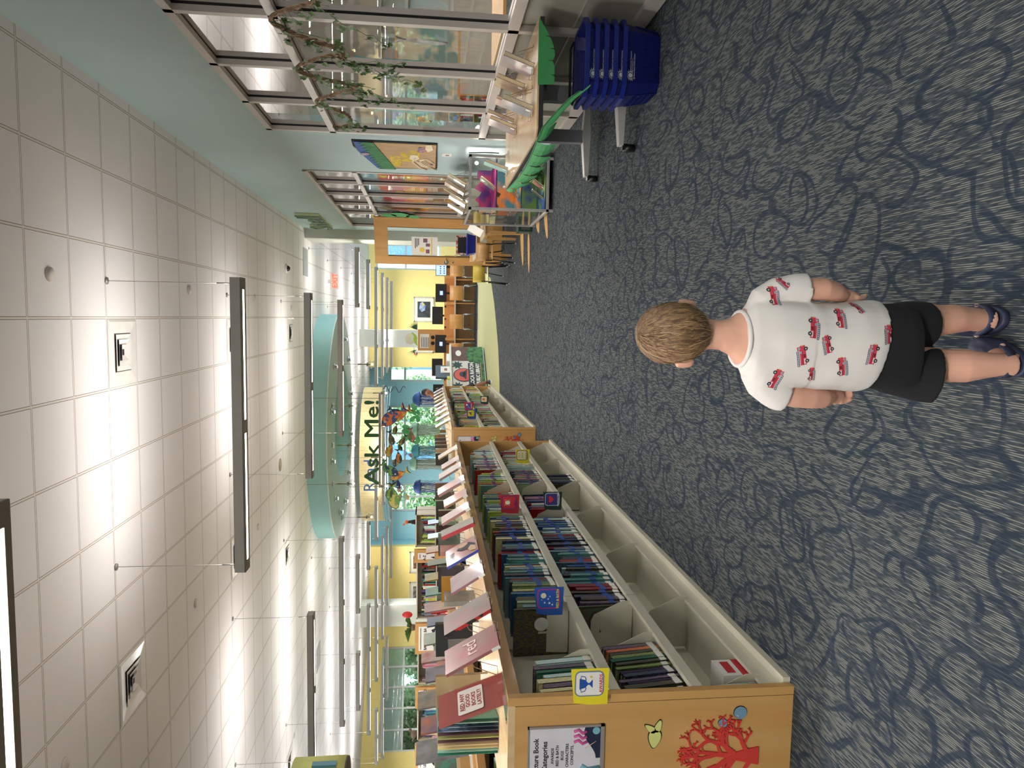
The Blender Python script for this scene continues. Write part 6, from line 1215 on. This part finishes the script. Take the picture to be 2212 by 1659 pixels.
# ---- shelving on the left
def rowcase(x0, x1, y, z1, label, rows=4, hide=.5, cols=None, sgn=True, group=None):
    t = thing('bookcase', label, 'bookcase', ((x0+x1)/2, y, 0), group)
    part('frame', PUTTY, t, lambda m: (m.box(x0, y, z1-.02, x1, y+.5, z1), m.box(x0, y+.25, 0, x1, y+.27, z1), m.box(x0, y, 0, x0+.02, y+.5, z1), m.box(x1-.02, y, 0, x1, y+.5, z1)))
    for r in range(rows):
        z = z1-.33*(r+1)
        if z > .05: part('shelf', PUTTY, t, lambda m: m.box(x0+.02, y+.0, z-.015, x1-.02, y+.25, z)); far_run(Matrix(((1, 0, 0, 0), (0, -1, 0, 0), (0, 0, 1, 0), (0, 0, 0, 1))), x0+.04, x1-.04, -(y+.03), z+.001, .18, (.17, .25), (.015, .035), cols)
    return t
def endp(x0, x1, y, z1, txts, label):
    t = thing('end_panel', label, 'end panel', ((x0+x1)/2, y, 0), 'maple end panels of the left shelving')
    part('panel', MAPLE, t, lambda m: m.box(x0, y-.12, 0, x1, y-.04, z1))
    part('sign_card', WHITE, t, lambda m: m.box(x0+.06, y-.125, z1-.34, x1-.05, y-.12, z1-.06))
    b = MB(); b.use(INK); b.M = toward_cam((x0+.06, y-.126, 0))
    W_ = x1-x0-.11
    for k, s in enumerate(txts): b.text(s, W_*(.25+.5*k), z1-.19, .062, 0, .0005, 'CENTER', sx=.9, bold=.002); b.prism([(W_*(.08+.5*k), z1-.335), (W_*(.42+.5*k), z1-.335), (W_*(.36+.5*k), z1-.27), (W_*(.2+.5*k), z1-.30)], 0, .001)
    b.box(.02, z1-.10, 0, W_-.02, z1-.09, .001); b.build('lettering', None, t)
Yr = 12.0
rowcase(-3.85, -3.28, Yr, 1.585, 'low shelving run right behind the hanging jellyfish, first bay', 3); rowcase(-5.10, -4.10, Yr, 1.565, 'grey topped shelving bay between the first two lettered end panels', 3)
rowcase(-6.25, -5.66, Yr, 1.54, 'shelving bay left of the panel lettered A - BA', 3, cols=['violet', 'crimson', 'navy', 'pink', 'grey']); rowcase(-7.27, -6.62, Yr, 1.54, 'shelving bay left of the panel lettered CE - CO', 3)
endp(-4.08, -3.86, Yr, 1.60, ['A-Z'], 'narrow maple end panel right of the grey topped bay'); endp(-5.66, -5.13, Yr, 1.58, ['BA - CE', 'A - BA'], 'maple end panel lettered A - BA and BA - CE')
endp(-6.62, -6.25, Yr, 1.575, ['CO-GR', 'CE-CO'], 'maple end panel lettered CE - CO'); endp(-7.75, -7.27, Yr, 1.575, ['LE-MY', 'GR-LE'], 'maple end panel lettered GR - LE')
# second aisle case parallel to the near one, with its own displays
t = thing('bookcase', 'graphic novel bookcase parallel to the near one, across the left aisle', 'bookcase', (-3.1, 8, 0))
XB = -2.83
part('worktop', TOPW, t, lambda m: m.box(XB-.52, 2.9, 1.02, XB, 11.5, 1.045)); part('top_trim', MAPLE_D, t, lambda m: m.box(XB, 2.9, 1.0, XB+.012, 11.5, 1.05)); part('back_panel', PUTTY, t, lambda m: m.box(XB-.28, 2.95, .05, XB-.265, 11.45, 1.02)); part('end_panel', MAPLE, t, lambda m: m.box(XB-.52, 2.9, 0, XB, 2.93, 1.045)); part('end_panel', MAPLE, t, lambda m: m.box(XB-.52, 11.47, 0, XB, 11.5, 1.045))
for z in (.68, .36, .08):
    part('shelf', MAPLE, t, lambda m: m.box(XB-.27, 2.93, z-.02, XB, 11.47, z))
    far_run(MP, 3.0, 11.4, XB-.02, z+.001, .2, (.19, .27))
for y in (4.2, 5.4, 6.6, 7.8, 9.0, 10.2): part('upright', MAPLE, t, lambda m: m.box(XB-.27, y-.012, .02, XB, y+.012, 1.02))
G5 = 'books displayed on the graphic novel bookcase'
GD = [(3.55, .27, .36, 'yellow_sheet', 'mustard yellow large book at the far left edge on the second case', (226, 180, 30), (206, 160, 30)), (3.95, .24, .34, 'tan_comic', 'tan book with a brown animal drawing on the second case', (206, 176, 140), (150, 120, 100)), (4.35, .2, .33, 'comic_red', 'white and red comic standing before the tan one', (214, 200, 190), (190, 60, 50)),
 (4.75, .26, .40, 'grey_art', 'dark grey silver drawn comic standing on the second case', (110, 112, 116), (176, 176, 180)), (5.10, .22, .37, 'blue_orange', 'blue and orange comic on the second case', (60, 110, 170), (226, 130, 60)), (5.45, .26, .40, 'sand_comic', 'sand and grey fox drawn comic on the second case', (190, 170, 140), (110, 110, 110)),
 (5.85, .24, .34, 'lilac', 'lilac grey comic on the second case', (160, 150, 170), (90, 90, 110)), (6.2, .2, .38, 'redw', 'red and white comic on the second case', (206, 196, 190), (180, 40, 50)), (6.55, .24, .36, 'green_grey', 'green grey plastic wrapped comic on the second case', (140, 160, 140), (190, 196, 180)), (6.95, .2, .33, 'navyy', 'navy comic on the second case', (50, 60, 100), (110, 110, 150)),
 (7.3, .24, .36, 'pinkk', 'dusty pink comic on the second case', (206, 150, 150), (176, 110, 110)), (7.75, .22, .35, 'tealc', 'teal comic on the second case', (90, 150, 150), (60, 110, 120)), (8.2, .24, .36, 'goldc', 'golden lettered comic far along the second case', (206, 160, 50), (120, 90, 40)), (8.7, .2, .33, 'blackc', 'black comic far along the second case', (40, 40, 44), (90, 80, 80)), (9.2, .24, .35, 'orangec', 'orange comic far along the second case', (226, 120, 50), (190, 90, 40)), (9.8, .22, .33, 'whitec', 'white comic near the far end of the second case', (220, 214, 206), (160, 160, 160)), (10.5, .22, .33, 'brownc', 'brown comic at the far end of the second case', (120, 84, 60), (80, 60, 50))]
for y, w_, h_, nm, lab, c1, c2 in GD:
    disp(XB-.15, y, 1.05, w_, h_, .015, .15, 1, nm, lab, G5, c1, c2, False, None, 11)
part('ledge_bar', MAPLE, t, lambda m: m.box(XB-.14, 2.9, 1.045, XB-.11, 11.5, 1.065)); b = None
# second row of displayed books one case farther left
t = thing('bookcase', 'next bookcase behind the graphic novels, only its displayed books and ledge showing', 'bookcase', (-4.4, 7, 0))
part('worktop', TOPW, t, lambda m: m.box(-4.75, 5.2, 1.06, -4.15, 11.2, 1.09)); part('side_panel', MAPLE, t, lambda m: m.box(-4.75, 5.2, 0, -4.15, 11.2, 1.06))
rq = random.Random(14); y = 5.3; names = list(PAL)
while y < 11:      # the small displayed books here belong to the mass of shelved books
    w_ = rq.uniform(.16, .24); h_ = rq.uniform(.14, .23); FAR.use(cover_mat(rq.choice(names))); FAR.M = Matrix.Translation((-4.25, y, 1.092)) @ Matrix.Rotation(-.12, 4, 'Y'); FAR.box(-.02, 0, 0, 0, w_, h_); y += w_+rq.uniform(.02, .10)
# potted plant with red flower, owl and other things on the shelf tops
t = thing('bromeliad_plant', 'plant with strap leaves and a red flower on top of the lettered shelving', 'plant', (-5.35, 12.2, 1.585))
part('pot', mat('pot_brown', (110, 90, 70), .6), t, lambda m: m.cyl((-5.35, 12.25, 1.585), .05, .07, 14, .06))
def strap(m):
    rp = random.Random(3)
    for k in range(16):
        a = rp.uniform(0, 6.28); L = rp.uniform(.16, .34); p = Vector((-5.35, 12.25, 1.63)); u = Vector((math.cos(a), math.sin(a)*.6, 0)); s = Vector((-u.y, u.x, 0))*.016
        P_ = [p, p+u*L*.4+Vector((0, 0, L*.4)), p+u*L*.9+Vector((0, 0, L*.25))]
        m.add([P_[0]-s*.5, P_[0]+s*.5, P_[1]+s, P_[2], P_[1]-s], [(0, 1, 2, 3, 4)], False)
part('leaves', mat('strap_leaf', (70, 104, 50), .5), t, strap); part('flower', mat('red_flower', (200, 40, 44), .5), t, lambda m: m.sph((-5.10, 12.2, 1.72), .06, .05, .09, 8, 6))
t = thing('bird_figure', 'small brown bird figure perched on the shelf top at the bottom left', 'figurine', (-7.2, 12.1, 1.54)); part('body', mat('bird_brown', (96, 76, 66), .7), t, lambda m: (m.sph((-7.2, 12.1, 1.60), .07, .05, .05), m.sph((-7.12, 12.1, 1.66), .03), m.tube([(-7.2, 12.1, 1.56), (-7.32, 12.1, 1.62)], .012, 6)))
t = thing('toy_figure', 'small orange and black dressed toy figure on top of the low shelving', 'figurine', (-3.45, 12.1, 1.585)); part('body', BLACKP, t, lambda m: m.cyl((-3.45, 12.12, 1.585), .045, .12, 12, .025)); part('head', mat('toy_orange', (220, 120, 80), .6), t, lambda m: (m.sph((-3.45, 12.12, 1.735), .035), m.sph((-3.49, 12.12, 1.78), .02)))
# everything left on far shelves
o = FAR.build('shelved_books'); tag(o, 'rows of books on the shelves of all the farther bookcases', 'books', None, 'stuff')
# ================= people
def evalmesh(bm_or_mb, voxel, smooth=6, name='body', mats=None, fac=.5):
    me = bm_or_mb.mesh(name); o = bpy.data.objects.new(name, me); COL.objects.link(o)
    r = o.modifiers.new('r', 'REMESH'); r.mode = 'VOXEL'; r.voxel_size = voxel; r.use_smooth_shade = True
    if smooth: s = o.modifiers.new('s', 'SMOOTH'); s.iterations = smooth; s.factor = fac
    nm = bpy.data.meshes.new_from_object(o.evaluated_get(bpy.context.evaluated_depsgraph_get())); bpy.data.objects.remove(o)
    nm.materials.clear()
    for m in (mats or []): nm.materials.append(m)
    for p in nm.polygons: p.use_smooth = True; p.material_index = 0
    return nm
def place(nm, name, parent, label=None):
    inv = WM[parent.name].inverted(); nm.transform(inv); o = bpy.data.objects.new(name, nm); COL.objects.link(o); o.parent = parent; WM[o.name] = WM[parent.name].copy()
    if label: o['label'] = label
    return o
def ring(c, rx, ry, ax=(0, 0, 1), n=24, xdir=(1, 0, 0), p=2.0):
    z = Vector(ax).normalized(); x = Vector(xdir); x = (x-z*x.dot(z)).normalized(); y = z.cross(x); c = Vector(c); out = []
    for k in range(n):
        a = 2*math.pi*k/n; ca, sa = math.cos(a), math.sin(a); e = 2/p
        out.append(c+x*rx*math.copysign(abs(ca)**e, ca)+y*ry*math.copysign(abs(sa)**e, sa))
    return out
def limb(m, pts, rs, n=16, flat=1.0):
    P_ = [Vector(q) for q in pts]; rings = []
    for i, p in enumerate(P_):
        t_ = P_[min(i+1, len(P_)-1)]-P_[max(i-1, 0)]; rings.append(ring(p, rs[i], rs[i]*flat, t_, n))
    m.loft(rings, True)
def fingers(m, wrist, palm, s, side, curl=.6, r=.0062):
    """palm: direction of the hand; side: direction from little finger to thumb."""
    w_, d, sd = Vector(wrist), Vector(palm).normalized(), Vector(side); sd = (sd-d*sd.dot(d)).normalized(); nrm = d.cross(sd)
    limb(m, [w_, w_+d*.018*s, w_+d*.045*s], [.015*s, .020*s, .019*s], 12, .6)
    for k, (off, L) in enumerate(((-.015, .024), (-.005, .031), (.005, .033), (.015, .029))):
        b0 = w_+d*.040*s+sd*off*s; c1 = b0+d*L*.5*s+nrm*curl*.006*s; c2 = c1+(d*(1-curl*.5)+nrm*curl).normalized()*L*.35*s; c3 = c2+(d*(1-curl)+nrm*curl*1.3).normalized()*L*.3*s
        limb(m, [b0-d*.01*s, b0, c1, c2, c3], [r*s, r*s, r*.95*s, r*.85*s, r*.6*s], 8)
    b0 = w_+d*.012*s+sd*.014*s; limb(m, [b0, b0+(sd+d).normalized()*.016*s, b0+(sd*.5+d).normalized()*.036*s], [.0075*s, .007*s, .005*s], 8)
# ---- toddler seen from behind
t = thing('person', 'toddler seen from behind, white shirt with red fire trucks, black shorts, navy clogs', 'person', (-.04, 1.58, 0))
b = MB()
cx = -.045
# torso
b.loft([ring(q[0], q[1], q[2], (0, 0, 1), 24, p=2.3) for q in (((-.047, 1.60, .272), .07, .055), ((-.047, 1.60, .29), .088, .068), ((-.048, 1.598, .32), .092, .072), ((-.05, 1.595, .40), .090, .072), ((-.05, 1.59, .48), .088, .066), ((-.047, 1.588, .56), .092, .060), ((-.045, 1.59, .62), .092, .050), ((-.041, 1.592, .650), .078, .043), ((-.036, 1.592, .672), .058, .038), ((-.033, 1.593, .692), .041, .034), ((-.031, 1.595, .71), .035, .033))], True)
limb(b, [(-.036, 1.592, .65), (-.031, 1.592, .69), (-.029, 1.60, .73), (-.028, 1.61, .77)], [.040, .034, .034, .04], 20)
# head with face looking away (+Y), slightly bowed
hc = Vector((-.029, 1.618, .805)); hd = []
for q in range(15):
    a = math.pi*q/14; zz = -math.cos(a); rr = max(.03, math.sin(a)); w_ = .066*(rr**.85); dd = .080*(rr**.85)
    if zz < -.2: w_ *= 1-.25*(-zz-.2); dd *= 1-.18*(-zz-.2)
    hd.append(ring(hc+Vector((0, .010*(1 if zz < 0 else .3)*(-zz), zz*.086)), w_, dd, (0, .05, 1), 28))
b.loft(hd, True)
b.sph((-.029, 1.618+.080, .795), .010, .014, .012); b.sph((-.029, 1.69, .755), .022, .016, .016)        # nose, chin
for s in (-1, 1): b.sph((-.029+s*.03, 1.685, .78), .02, .016, .02)                                        # cheeks
# ears
for s in (-1, 1):
    b.loft([ring((-.029+s*(.061+.007*k), 1.622-.004*k, .783+.002*k), (.018, .023, .019)[k], (.010, .012, .008)[k], (s*.8, -.7, 0), 14, (s*.25, 0, 1)) for k in range(3)], True)
# arms
ra = [(.050, 1.592, .62), (.070, 1.590, .58), (.077, 1.585, .52), (.078, 1.586, .475), (.073, 1.60, .44), (.066, 1.615, .41)]
limb(b, ra, [.027, .028, .027, .026, .024, .017]); fingers(b, (.066, 1.615, .41), (-.25, .25, -1), .95, (-.3, 1, 0), .7)
la = [(-.138, 1.592, .615), (-.158, 1.590, .58), (-.168, 1.588, .53), (-.172, 1.592, .49), (-.174, 1.602, .455), (-.174, 1.618, .425)]
limb(b, la, [.027, .028, .027, .026, .024, .017]); fingers(b, (-.174, 1.618, .425), (.0, .5, -1), .95, (.8, .5, 0), .7)
# legs
rl_ = [(.000, 1.602, .27), (.008, 1.604, .21), (.012, 1.606, .17), (.016, 1.608, .13), (.016, 1.612, .09), (.016, 1.614, .055), (.016, 1.612, .03)]
limb(b, rl_, [.050, .046, .037, .035, .029, .025, .026])
ll_ = [(-.092, 1.60, .27), (-.094, 1.588, .21), (-.094, 1.575, .17), (-.093, 1.560, .13), (-.090, 1.548, .09), (-.088, 1.540, .055), (-.088, 1.538, .03)]
limb(b, ll_, [.050, .046, .039, .039, .031, .026, .027])
for fx, fy, a in ((.016, 1.62, -.1), (-.086, 1.545, .25)):
    limb(b, [(fx, fy-.012, .030), (fx+.03*a, fy+.03, .030), (fx+.07*a, fy+.075, .024), (fx+.09*a, fy+.10, .020)], [.024, .026, .024, .016], 14)
    for k in range(5): limb(b, [(fx+.085*a-.022+.011*k, fy+.09-abs(k-1.5)*.003, .02), (fx+.09*a-.022+.011*k, fy+.112-abs(k-1.5)*.004, .017)], [.007, .005], 8)
body = place(evalmesh(b, .0032, 5, 'body', [SKIN]), 'body', t)
b = MB(); b.use(WHITE)
for s in (-1, 1): b.sph((-.029+s*.026, 1.691, .803), .009, .007, .006, 10, 8)
b.use(INK)
for s in (-1, 1): b.sph((-.029+s*.026, 1.697, .803), .004, .003, .004, 8, 6)
b.build('eyes', None, t); part('mouth', mat('lip_pink', (196, 110, 104), .5), t, lambda m: m.sph((-.029, 1.698, .769), .013, .004, .004, 10, 6))
# hair: scalp cap plus combed strands from the crown
HAIR = mat('light_brown_hair', (104, 80, 58), .42, rgb2=(152, 122, 90), scale=1, stretch=(160, 160, 12), contrast=(.35, .65), spec=.35)
HAIR2 = mat('blond_strands', (176, 146, 108), .4, var=.1)
b = MB(); cap = []
def hsurf(th, ph, off=0):      # th from crown 0..pi, ph around; back is -Y
    x = math.sin(th)*math.cos(ph); y = math.sin(th)*math.sin(ph); z = math.cos(th)
    k = 1.0-.10*max(0, -z-.1)
    return hc+Vector((x*(.0695+off)*k, y*(.0845+off)*k+(.004 if z < 0 else 0)*-z, z*(.0905+off)))
def hlim(ph):     # how far down hair reaches; lowest at the nape
    back = max(0, -math.sin(ph)); side = abs(math.cos(ph)); return 1.28+.98*back**.8-(.22*side if side > .85 else 0)
rings_ = [[hsurf(max(.02, hlim(2*math.pi*k/36)*i/12), 2*math.pi*k/36, .0015*math.sin(k*2.1+i)*(i > 0)) for k in range(36)] for i in range(13)]
inner = [[hsurf(max(.02, hlim(2*math.pi*k/36)*i/12), 2*math.pi*k/36, -.010) for k in range(36)] for i in range(12, -1, -1)]
b.use(HAIR).loft(rings_+inner, True)
b.build('hair', None, t)
rh = random.Random(6); hb = MB(); hb.use(HAIR); crown = (.35, -1.9)
for k in range(1500):
    ph = rh.uniform(0, 2*math.pi); lim = hlim(ph)*rh.uniform(.82, 1.035); st = rh.uniform(.0, .6)*lim; sw = rh.uniform(.10, .5); off = rh.uniform(.0, .0045)
    pts = []
    for j in range(8):
        u = j/7; th = st+(lim-st)*u; pts.append(hsurf(th, ph+sw*(u-.5)+.12*math.sin(th*3+k), off+.0018*math.sin(u*3.14)-(0 if u < .9 else .001)))
    hb.use(HAIR2 if rh.random() < .10 else HAIR); hb.tube(pts, [.0004, .0011, .0013, .0013, .0012, .0010, .0007, .0002], 4, False)
hb.build('hair_strands', None, t, 'combed light brown strands').name = 'hair'
# shirt
SHIRT = mat('white_shirt_jersey', (220, 215, 212), .85, var=.02, scale=30, bump=.05)
b = MB()
b.loft([ring(q[0], q[1], q[2], q[3] if len(q) > 3 else (0, 0, 1), 32, p=2.4) for q in (((-.052, 1.597, .352), .104, .083, (.16, 0, 1)), ((-.052, 1.597, .37), .107, .085, (.14, 0, 1)), ((-.052, 1.596, .42), .103, .083), ((-.052, 1.594, .48), .099, .078), ((-.050, 1.59, .54), .099, .071), ((-.047, 1.589, .59), .103, .064), ((-.046, 1.590, .625), .106, .056), ((-.043, 1.591, .646), .092, .053), ((-.039, 1.592, .660), .070, .046), ((-.038, 1.592, .666), .060, .043))], True)
limb(b, [(.020, 1.591, .635), (.050, 1.590, .618), (.070, 1.589, .585), (.077, 1.586, .55), (.078, 1.586, .518)], [.028, .034, .035, .035, .036], 20)
limb(b, [(-.108, 1.591, .635), (-.138, 1.590, .612), (-.156, 1.589, .585), (-.164, 1.588, .570), (-.168, 1.588, .556)], [.028, .034, .036, .037, .037], 20)
sm_ = evalmesh(b, .0035, 8, 'shirt', [SHIRT])
# soft folds in the cloth
import mathutils.noise as mn
for v in sm_.vertices:
    p = v.co; n_ = v.normal; f = mn.noise(Vector((p.x*16, p.y*16, p.z*9)))*.0062+mn.noise(Vector((p.x*7+3, p.y*7, p.z*26)))*.0030*(p.z < .52)
    v.co = p+n_*f
bv = BVHTree.FromPolygons([v.co.copy() for v in sm_.vertices], [tuple(p.vertices) for p in sm_.polygons])
shirt = place(sm_, 'shirt', t)
# printed trucks lie on the cloth
TM = {k: mat('truck_'+k, c, .7, var=.03) for k, c in dict(red=(196, 58, 78), dark=(120, 26, 40), white=(222, 196, 200), wheel=(40, 34, 40), hub=(190, 190, 190), lad=(90, 96, 120), gold=(220, 176, 110), glass=(150, 160, 170)).items()}
def truck(cx_, cz_, flip, ang, s):
    tr = MB()
    ca, sa = math.cos(ang), math.sin(ang)
    def put(u, v, lift):
        v2 = -v if flip else v; X = cx_+(u*ca-v2*sa)*s; Z = cz_+(u*sa+v2*ca)*s
        h = bv.ray_cast(Vector((X, 1.2, Z)), Vector((0, 1, 0)))
        return (h[0]+h[1]*(-lift if h[1].y > 0 else lift)) if h[0] else None
    def rect(mk, u0, v0, u1, v1, lift=.0008, n=4):
        nx = max(1, int((u1-u0)/.22)); ny = max(1, int((v1-v0)/.22))
        for i in range(nx):
            for j in range(ny):
                q = [put(u0+(u1-u0)*(i+a)/nx, v0+(v1-v0)*(j+c)/ny, lift) for a, c in ((0, 0), (1, 0), (1, 1), (0, 1))]
                if all(q): tr.use(TM[mk]); tr.quad(*q)
    def dsc(mk, u, v, r, lift):
        q = [put(u+r*math.cos(a), v+r*math.sin(a), lift) for a in [2*math.pi*k/12 for k in range(12)]]
        if all(q): tr.use(TM[mk]); tr.add(q, [tuple(range(12))], False)
    rect('red', -1, -.38, .55, .22); rect('red', .55, -.38, 1.0, .12); rect('red', .55, .12, .9, .42); rect('dark', -.98, -.05, .5, .02, .0011); rect('white', -.9, -.3, -.35, -.12, .0011); rect('glass', .62, .12, .84, .34, .0012); rect('glass', .2, .0, .45, .18, .0011)
    rect('dark', -.25, -.34, .1, -.1, .0012); rect('gold', .95, -.2, 1.05, .0, .0011); rect('lad', -1.1, .30, .5, .36, .001); rect('lad', -1.1, .48, .5, .54, .001)
    for k in range(9): rect('lad', -1.08+k*.19, .36, -1.02+k*.19, .48, .001)
    for u in (-.62, .62): dsc('wheel', u, -.42, .20, .0014); dsc('hub', u, -.42, .08, .0018)
    if tr.v: tr.build('printed_truck', None, shirt, 'small red fire truck print')
def zx(px, py, Y=1.53):  # sizes measured on the garment itself, kept as plain coordinates
    return px, py
TR = [(.060, .607, True, .10, .021), (-.125, .600-.0, True, -.25, .022), (-.071, .553, False, .25, .022), (-.010, .527, True, -.15, .023), (-.046, .4985, False, .3, .020), (.012, .462, True, -.05, .021), (-.094, .459, True, .25, .021), (-.066, .395, False, -.1, .022), (-.112, .523, True, .2, .015), (.036, .415, True, .5, .013), (.088, .585, False, .8, .014), (-.022, .356, False, .0, .021)]
for q in TR: truck(*q)
part('collar', SHIRT, shirt, lambda m: m.tube([(-.038+.0615*math.cos(a), 1.592+.0475*math.sin(a), .668+.006*math.sin(a)) for a in [2*math.pi*k/30 for k in range(31)]], .0055, 8, False))
# shorts
SHORT = mat('black_shorts', (18, 18, 22), .85, var=.1)
b = MB()
b.loft([ring(q[0], q[1], q[2], (0, 0, 1), 28, p=2.4) for q in (((-.052, 1.597, .375), .094, .074), ((-.052, 1.598, .33), .100, .080), ((-.055, 1.60, .285), .106, .084), ((-.058, 1.60, .262), .104, .080))], True)
limb(b, [(-.008, 1.60, .31), (-.002, 1.602, .26), (.000, 1.604, .225), (.000, 1.606, .203)], [.055, .057, .056, .055], 20)
limb(b, [(-.105, 1.60, .31), (-.112, 1.595, .25), (-.116, 1.588, .21), (-.118, 1.582, .190)], [.054, .062, .066, .066], 20)
place(evalmesh(b, .0035, 6, 'shorts', [SHORT]), 'shorts', t)
# clogs
CLOG = mat('navy_clog_foam', (46, 52, 78), .5)
for fx, fy, a, lab in ((.016, 1.625, -.10, 'right'), (-.086, 1.552, .35, 'left')):
    M = Matrix.Translation((fx, fy, 0)) @ Matrix.Rotation(-a, 4, 'Z')
    b = MB(); b.M = M
    b.loft([ring((0, q[0], q[1]), q[2], q[3], (0, 0, 1), 26, p=2.3) for q in ((.040, .001, .034, .078), (.040, .014, .037, .082), (.040, .022, .035, .078))], True)
    b.loft([ring((0, q[0], q[1]), q[2], q[3], (0, -.25, 1), 22) for q in ((.072, .018, .036, .050), (.074, .034, .034, .046), (.070, .048, .026, .034), (.064, .055, .012, .016))], True)
    clog = place(evalmesh(b, .003, 4, 'clog', [CLOG]), 'clog', t)
    st = MB(); st.use(CLOG); st.M = M; pts = [(.036*math.cos(q), .020+.056*math.sin(q), .040-.006*math.sin(q)) for q in [math.pi+math.pi*k/14 for k in range(15)]]
    st.loft([[(x*.96, y*.98, z-.011), (x*1.06, y*1.03, z-.011), (x*1.06, y*1.03, z+.011), (x*.96, y*.98, z+.011)] for x, y, z in pts], True, True); st.build('strap', None, clog)
    for s in (-1, 1): 
        rv_ = MB(); rv_.use(mat('rivet_pale', (206, 170, 160), .5)); rv_.M = M; rv_.sph((s*.037, .022, .040), .005, .006, .006, 10, 8); rv_.build('rivet', None, clog)
# ---- adult standing beyond the second bookcase, only head and one foot showing
px_, py_ = -1.80, 16.27
t = thing('person', 'adult with short black hair behind the far end of the second bookcase, one sneaker showing', 'person', (px_, py_, 0))
b = MB()
b.loft([ring((px_, py_, z), rx, ry, (0, 0, 1), 20) for z, rx, ry in ((.78, .15, .11), (.86, .17, .12), (1.0, .15, .11), (1.12, .17, .11), (1.22, .17, .09), (1.27, .07, .06))], True)
hx = px_+.12; limb(b, [(px_, py_, 1.23), (px_+.06, py_, 1.30), (hx, py_+.01, 1.36)], [.05, .05, .06], 14); b.sph((hx, py_, 1.42), .075, .092, .105, 20, 14); b.sph((hx-.01, py_-.09, 1.41), .012, .016, .016, 8, 6)
for s in (-1, 1): b.sph((hx+s*.075, py_, 1.41), .012, .02, .028, 8, 6)
for s in (-1, 1):
    limb(b, [(px_+s*.17, py_, 1.21), (px_+s*.21, py_-.02, .98), (px_+s*.20, py_-.12, .80)], [.05, .042, .026]); fingers(b, (px_+s*.20, py_-.12, .80), (0, -.4, -1), 1.6, (-s, 0, 0), .4)
for s, fx, fy in ((-1, -.1, 0), (1, .38, -.16)): limb(b, [(px_+s*.08, py_, .82), (px_+(s*.08+fx)/2, py_+fy*.5-.02, .46), (px_+fx, py_+fy, .08)], [.085, .06, .038]); limb(b, [(px_+fx, py_+fy+.03, .045), (px_+fx+.01, py_+fy-.14, .035)], [.04, .035])
place(evalmesh(b, .010, 4, 'body', [mat('skin_brown', (150, 104, 80), .55)]), 'body', t)
part('hair', mat('black_hair', (30, 26, 26), .6), t, lambda m: m.sph((hx, py_+.012, 1.445), .085, .098, .098, 18, 12))
b = MB(); b.loft([ring((px_, py_, z), rx, ry, (0, 0, 1), 20) for z, rx, ry in ((.70, .185, .135), (.86, .185, .135), (1.0, .165, .125), (1.12, .185, .125), (1.22, .18, .105), (1.265, .09, .075))], True)
for s in (-1, 1): limb(b, [(px_+s*.15, py_, 1.21), (px_+s*.21, py_-.02, 1.02)], [.062, .058])
place(evalmesh(b, .010, 4, 'shirt', [mat('dark_shirt', (40, 40, 46), .8)]), 'shirt', t)
b = MB(); b.loft([ring((px_, py_, z), rx, ry, (0, 0, 1), 20) for z, rx, ry in ((.66, .17, .13), (.88, .175, .13))], True)
for s, fx, fy in ((-1, -.1, 0), (1, .38, -.16)): limb(b, [(px_+s*.08, py_, .80), (px_+(s*.08+fx)/2, py_+fy*.5-.02, .46), (px_+(s*.08+fx)*.5+fx*.2, py_+fy*.6, .36)], [.10, .09, .09])
place(evalmesh(b, .010, 3, 'shorts', [mat('charcoal_shorts', (50, 50, 56), .85)]), 'shorts', t)
for fx, fy in ((-.1, 0), (.38, -.16)):
    sh = part('sneaker', mat('black_sneaker', (26, 28, 40), .6), t, lambda m: m.loft([ring((px_+fx, py_+fy-.06, z), rx, ry, (0, 0, 1), 18, p=2.4) for z, rx, ry in ((.012, .052, .145), (.05, .050, .14), (.085, .038, .085), (.105, .030, .05))], True)); part('sole', WHITE, sh, lambda m: m.loft([ring((px_+fx, py_+fy-.06, z), .054, .148, (0, 0, 1), 18, p=2.4) for z in (.0, .025)], True))
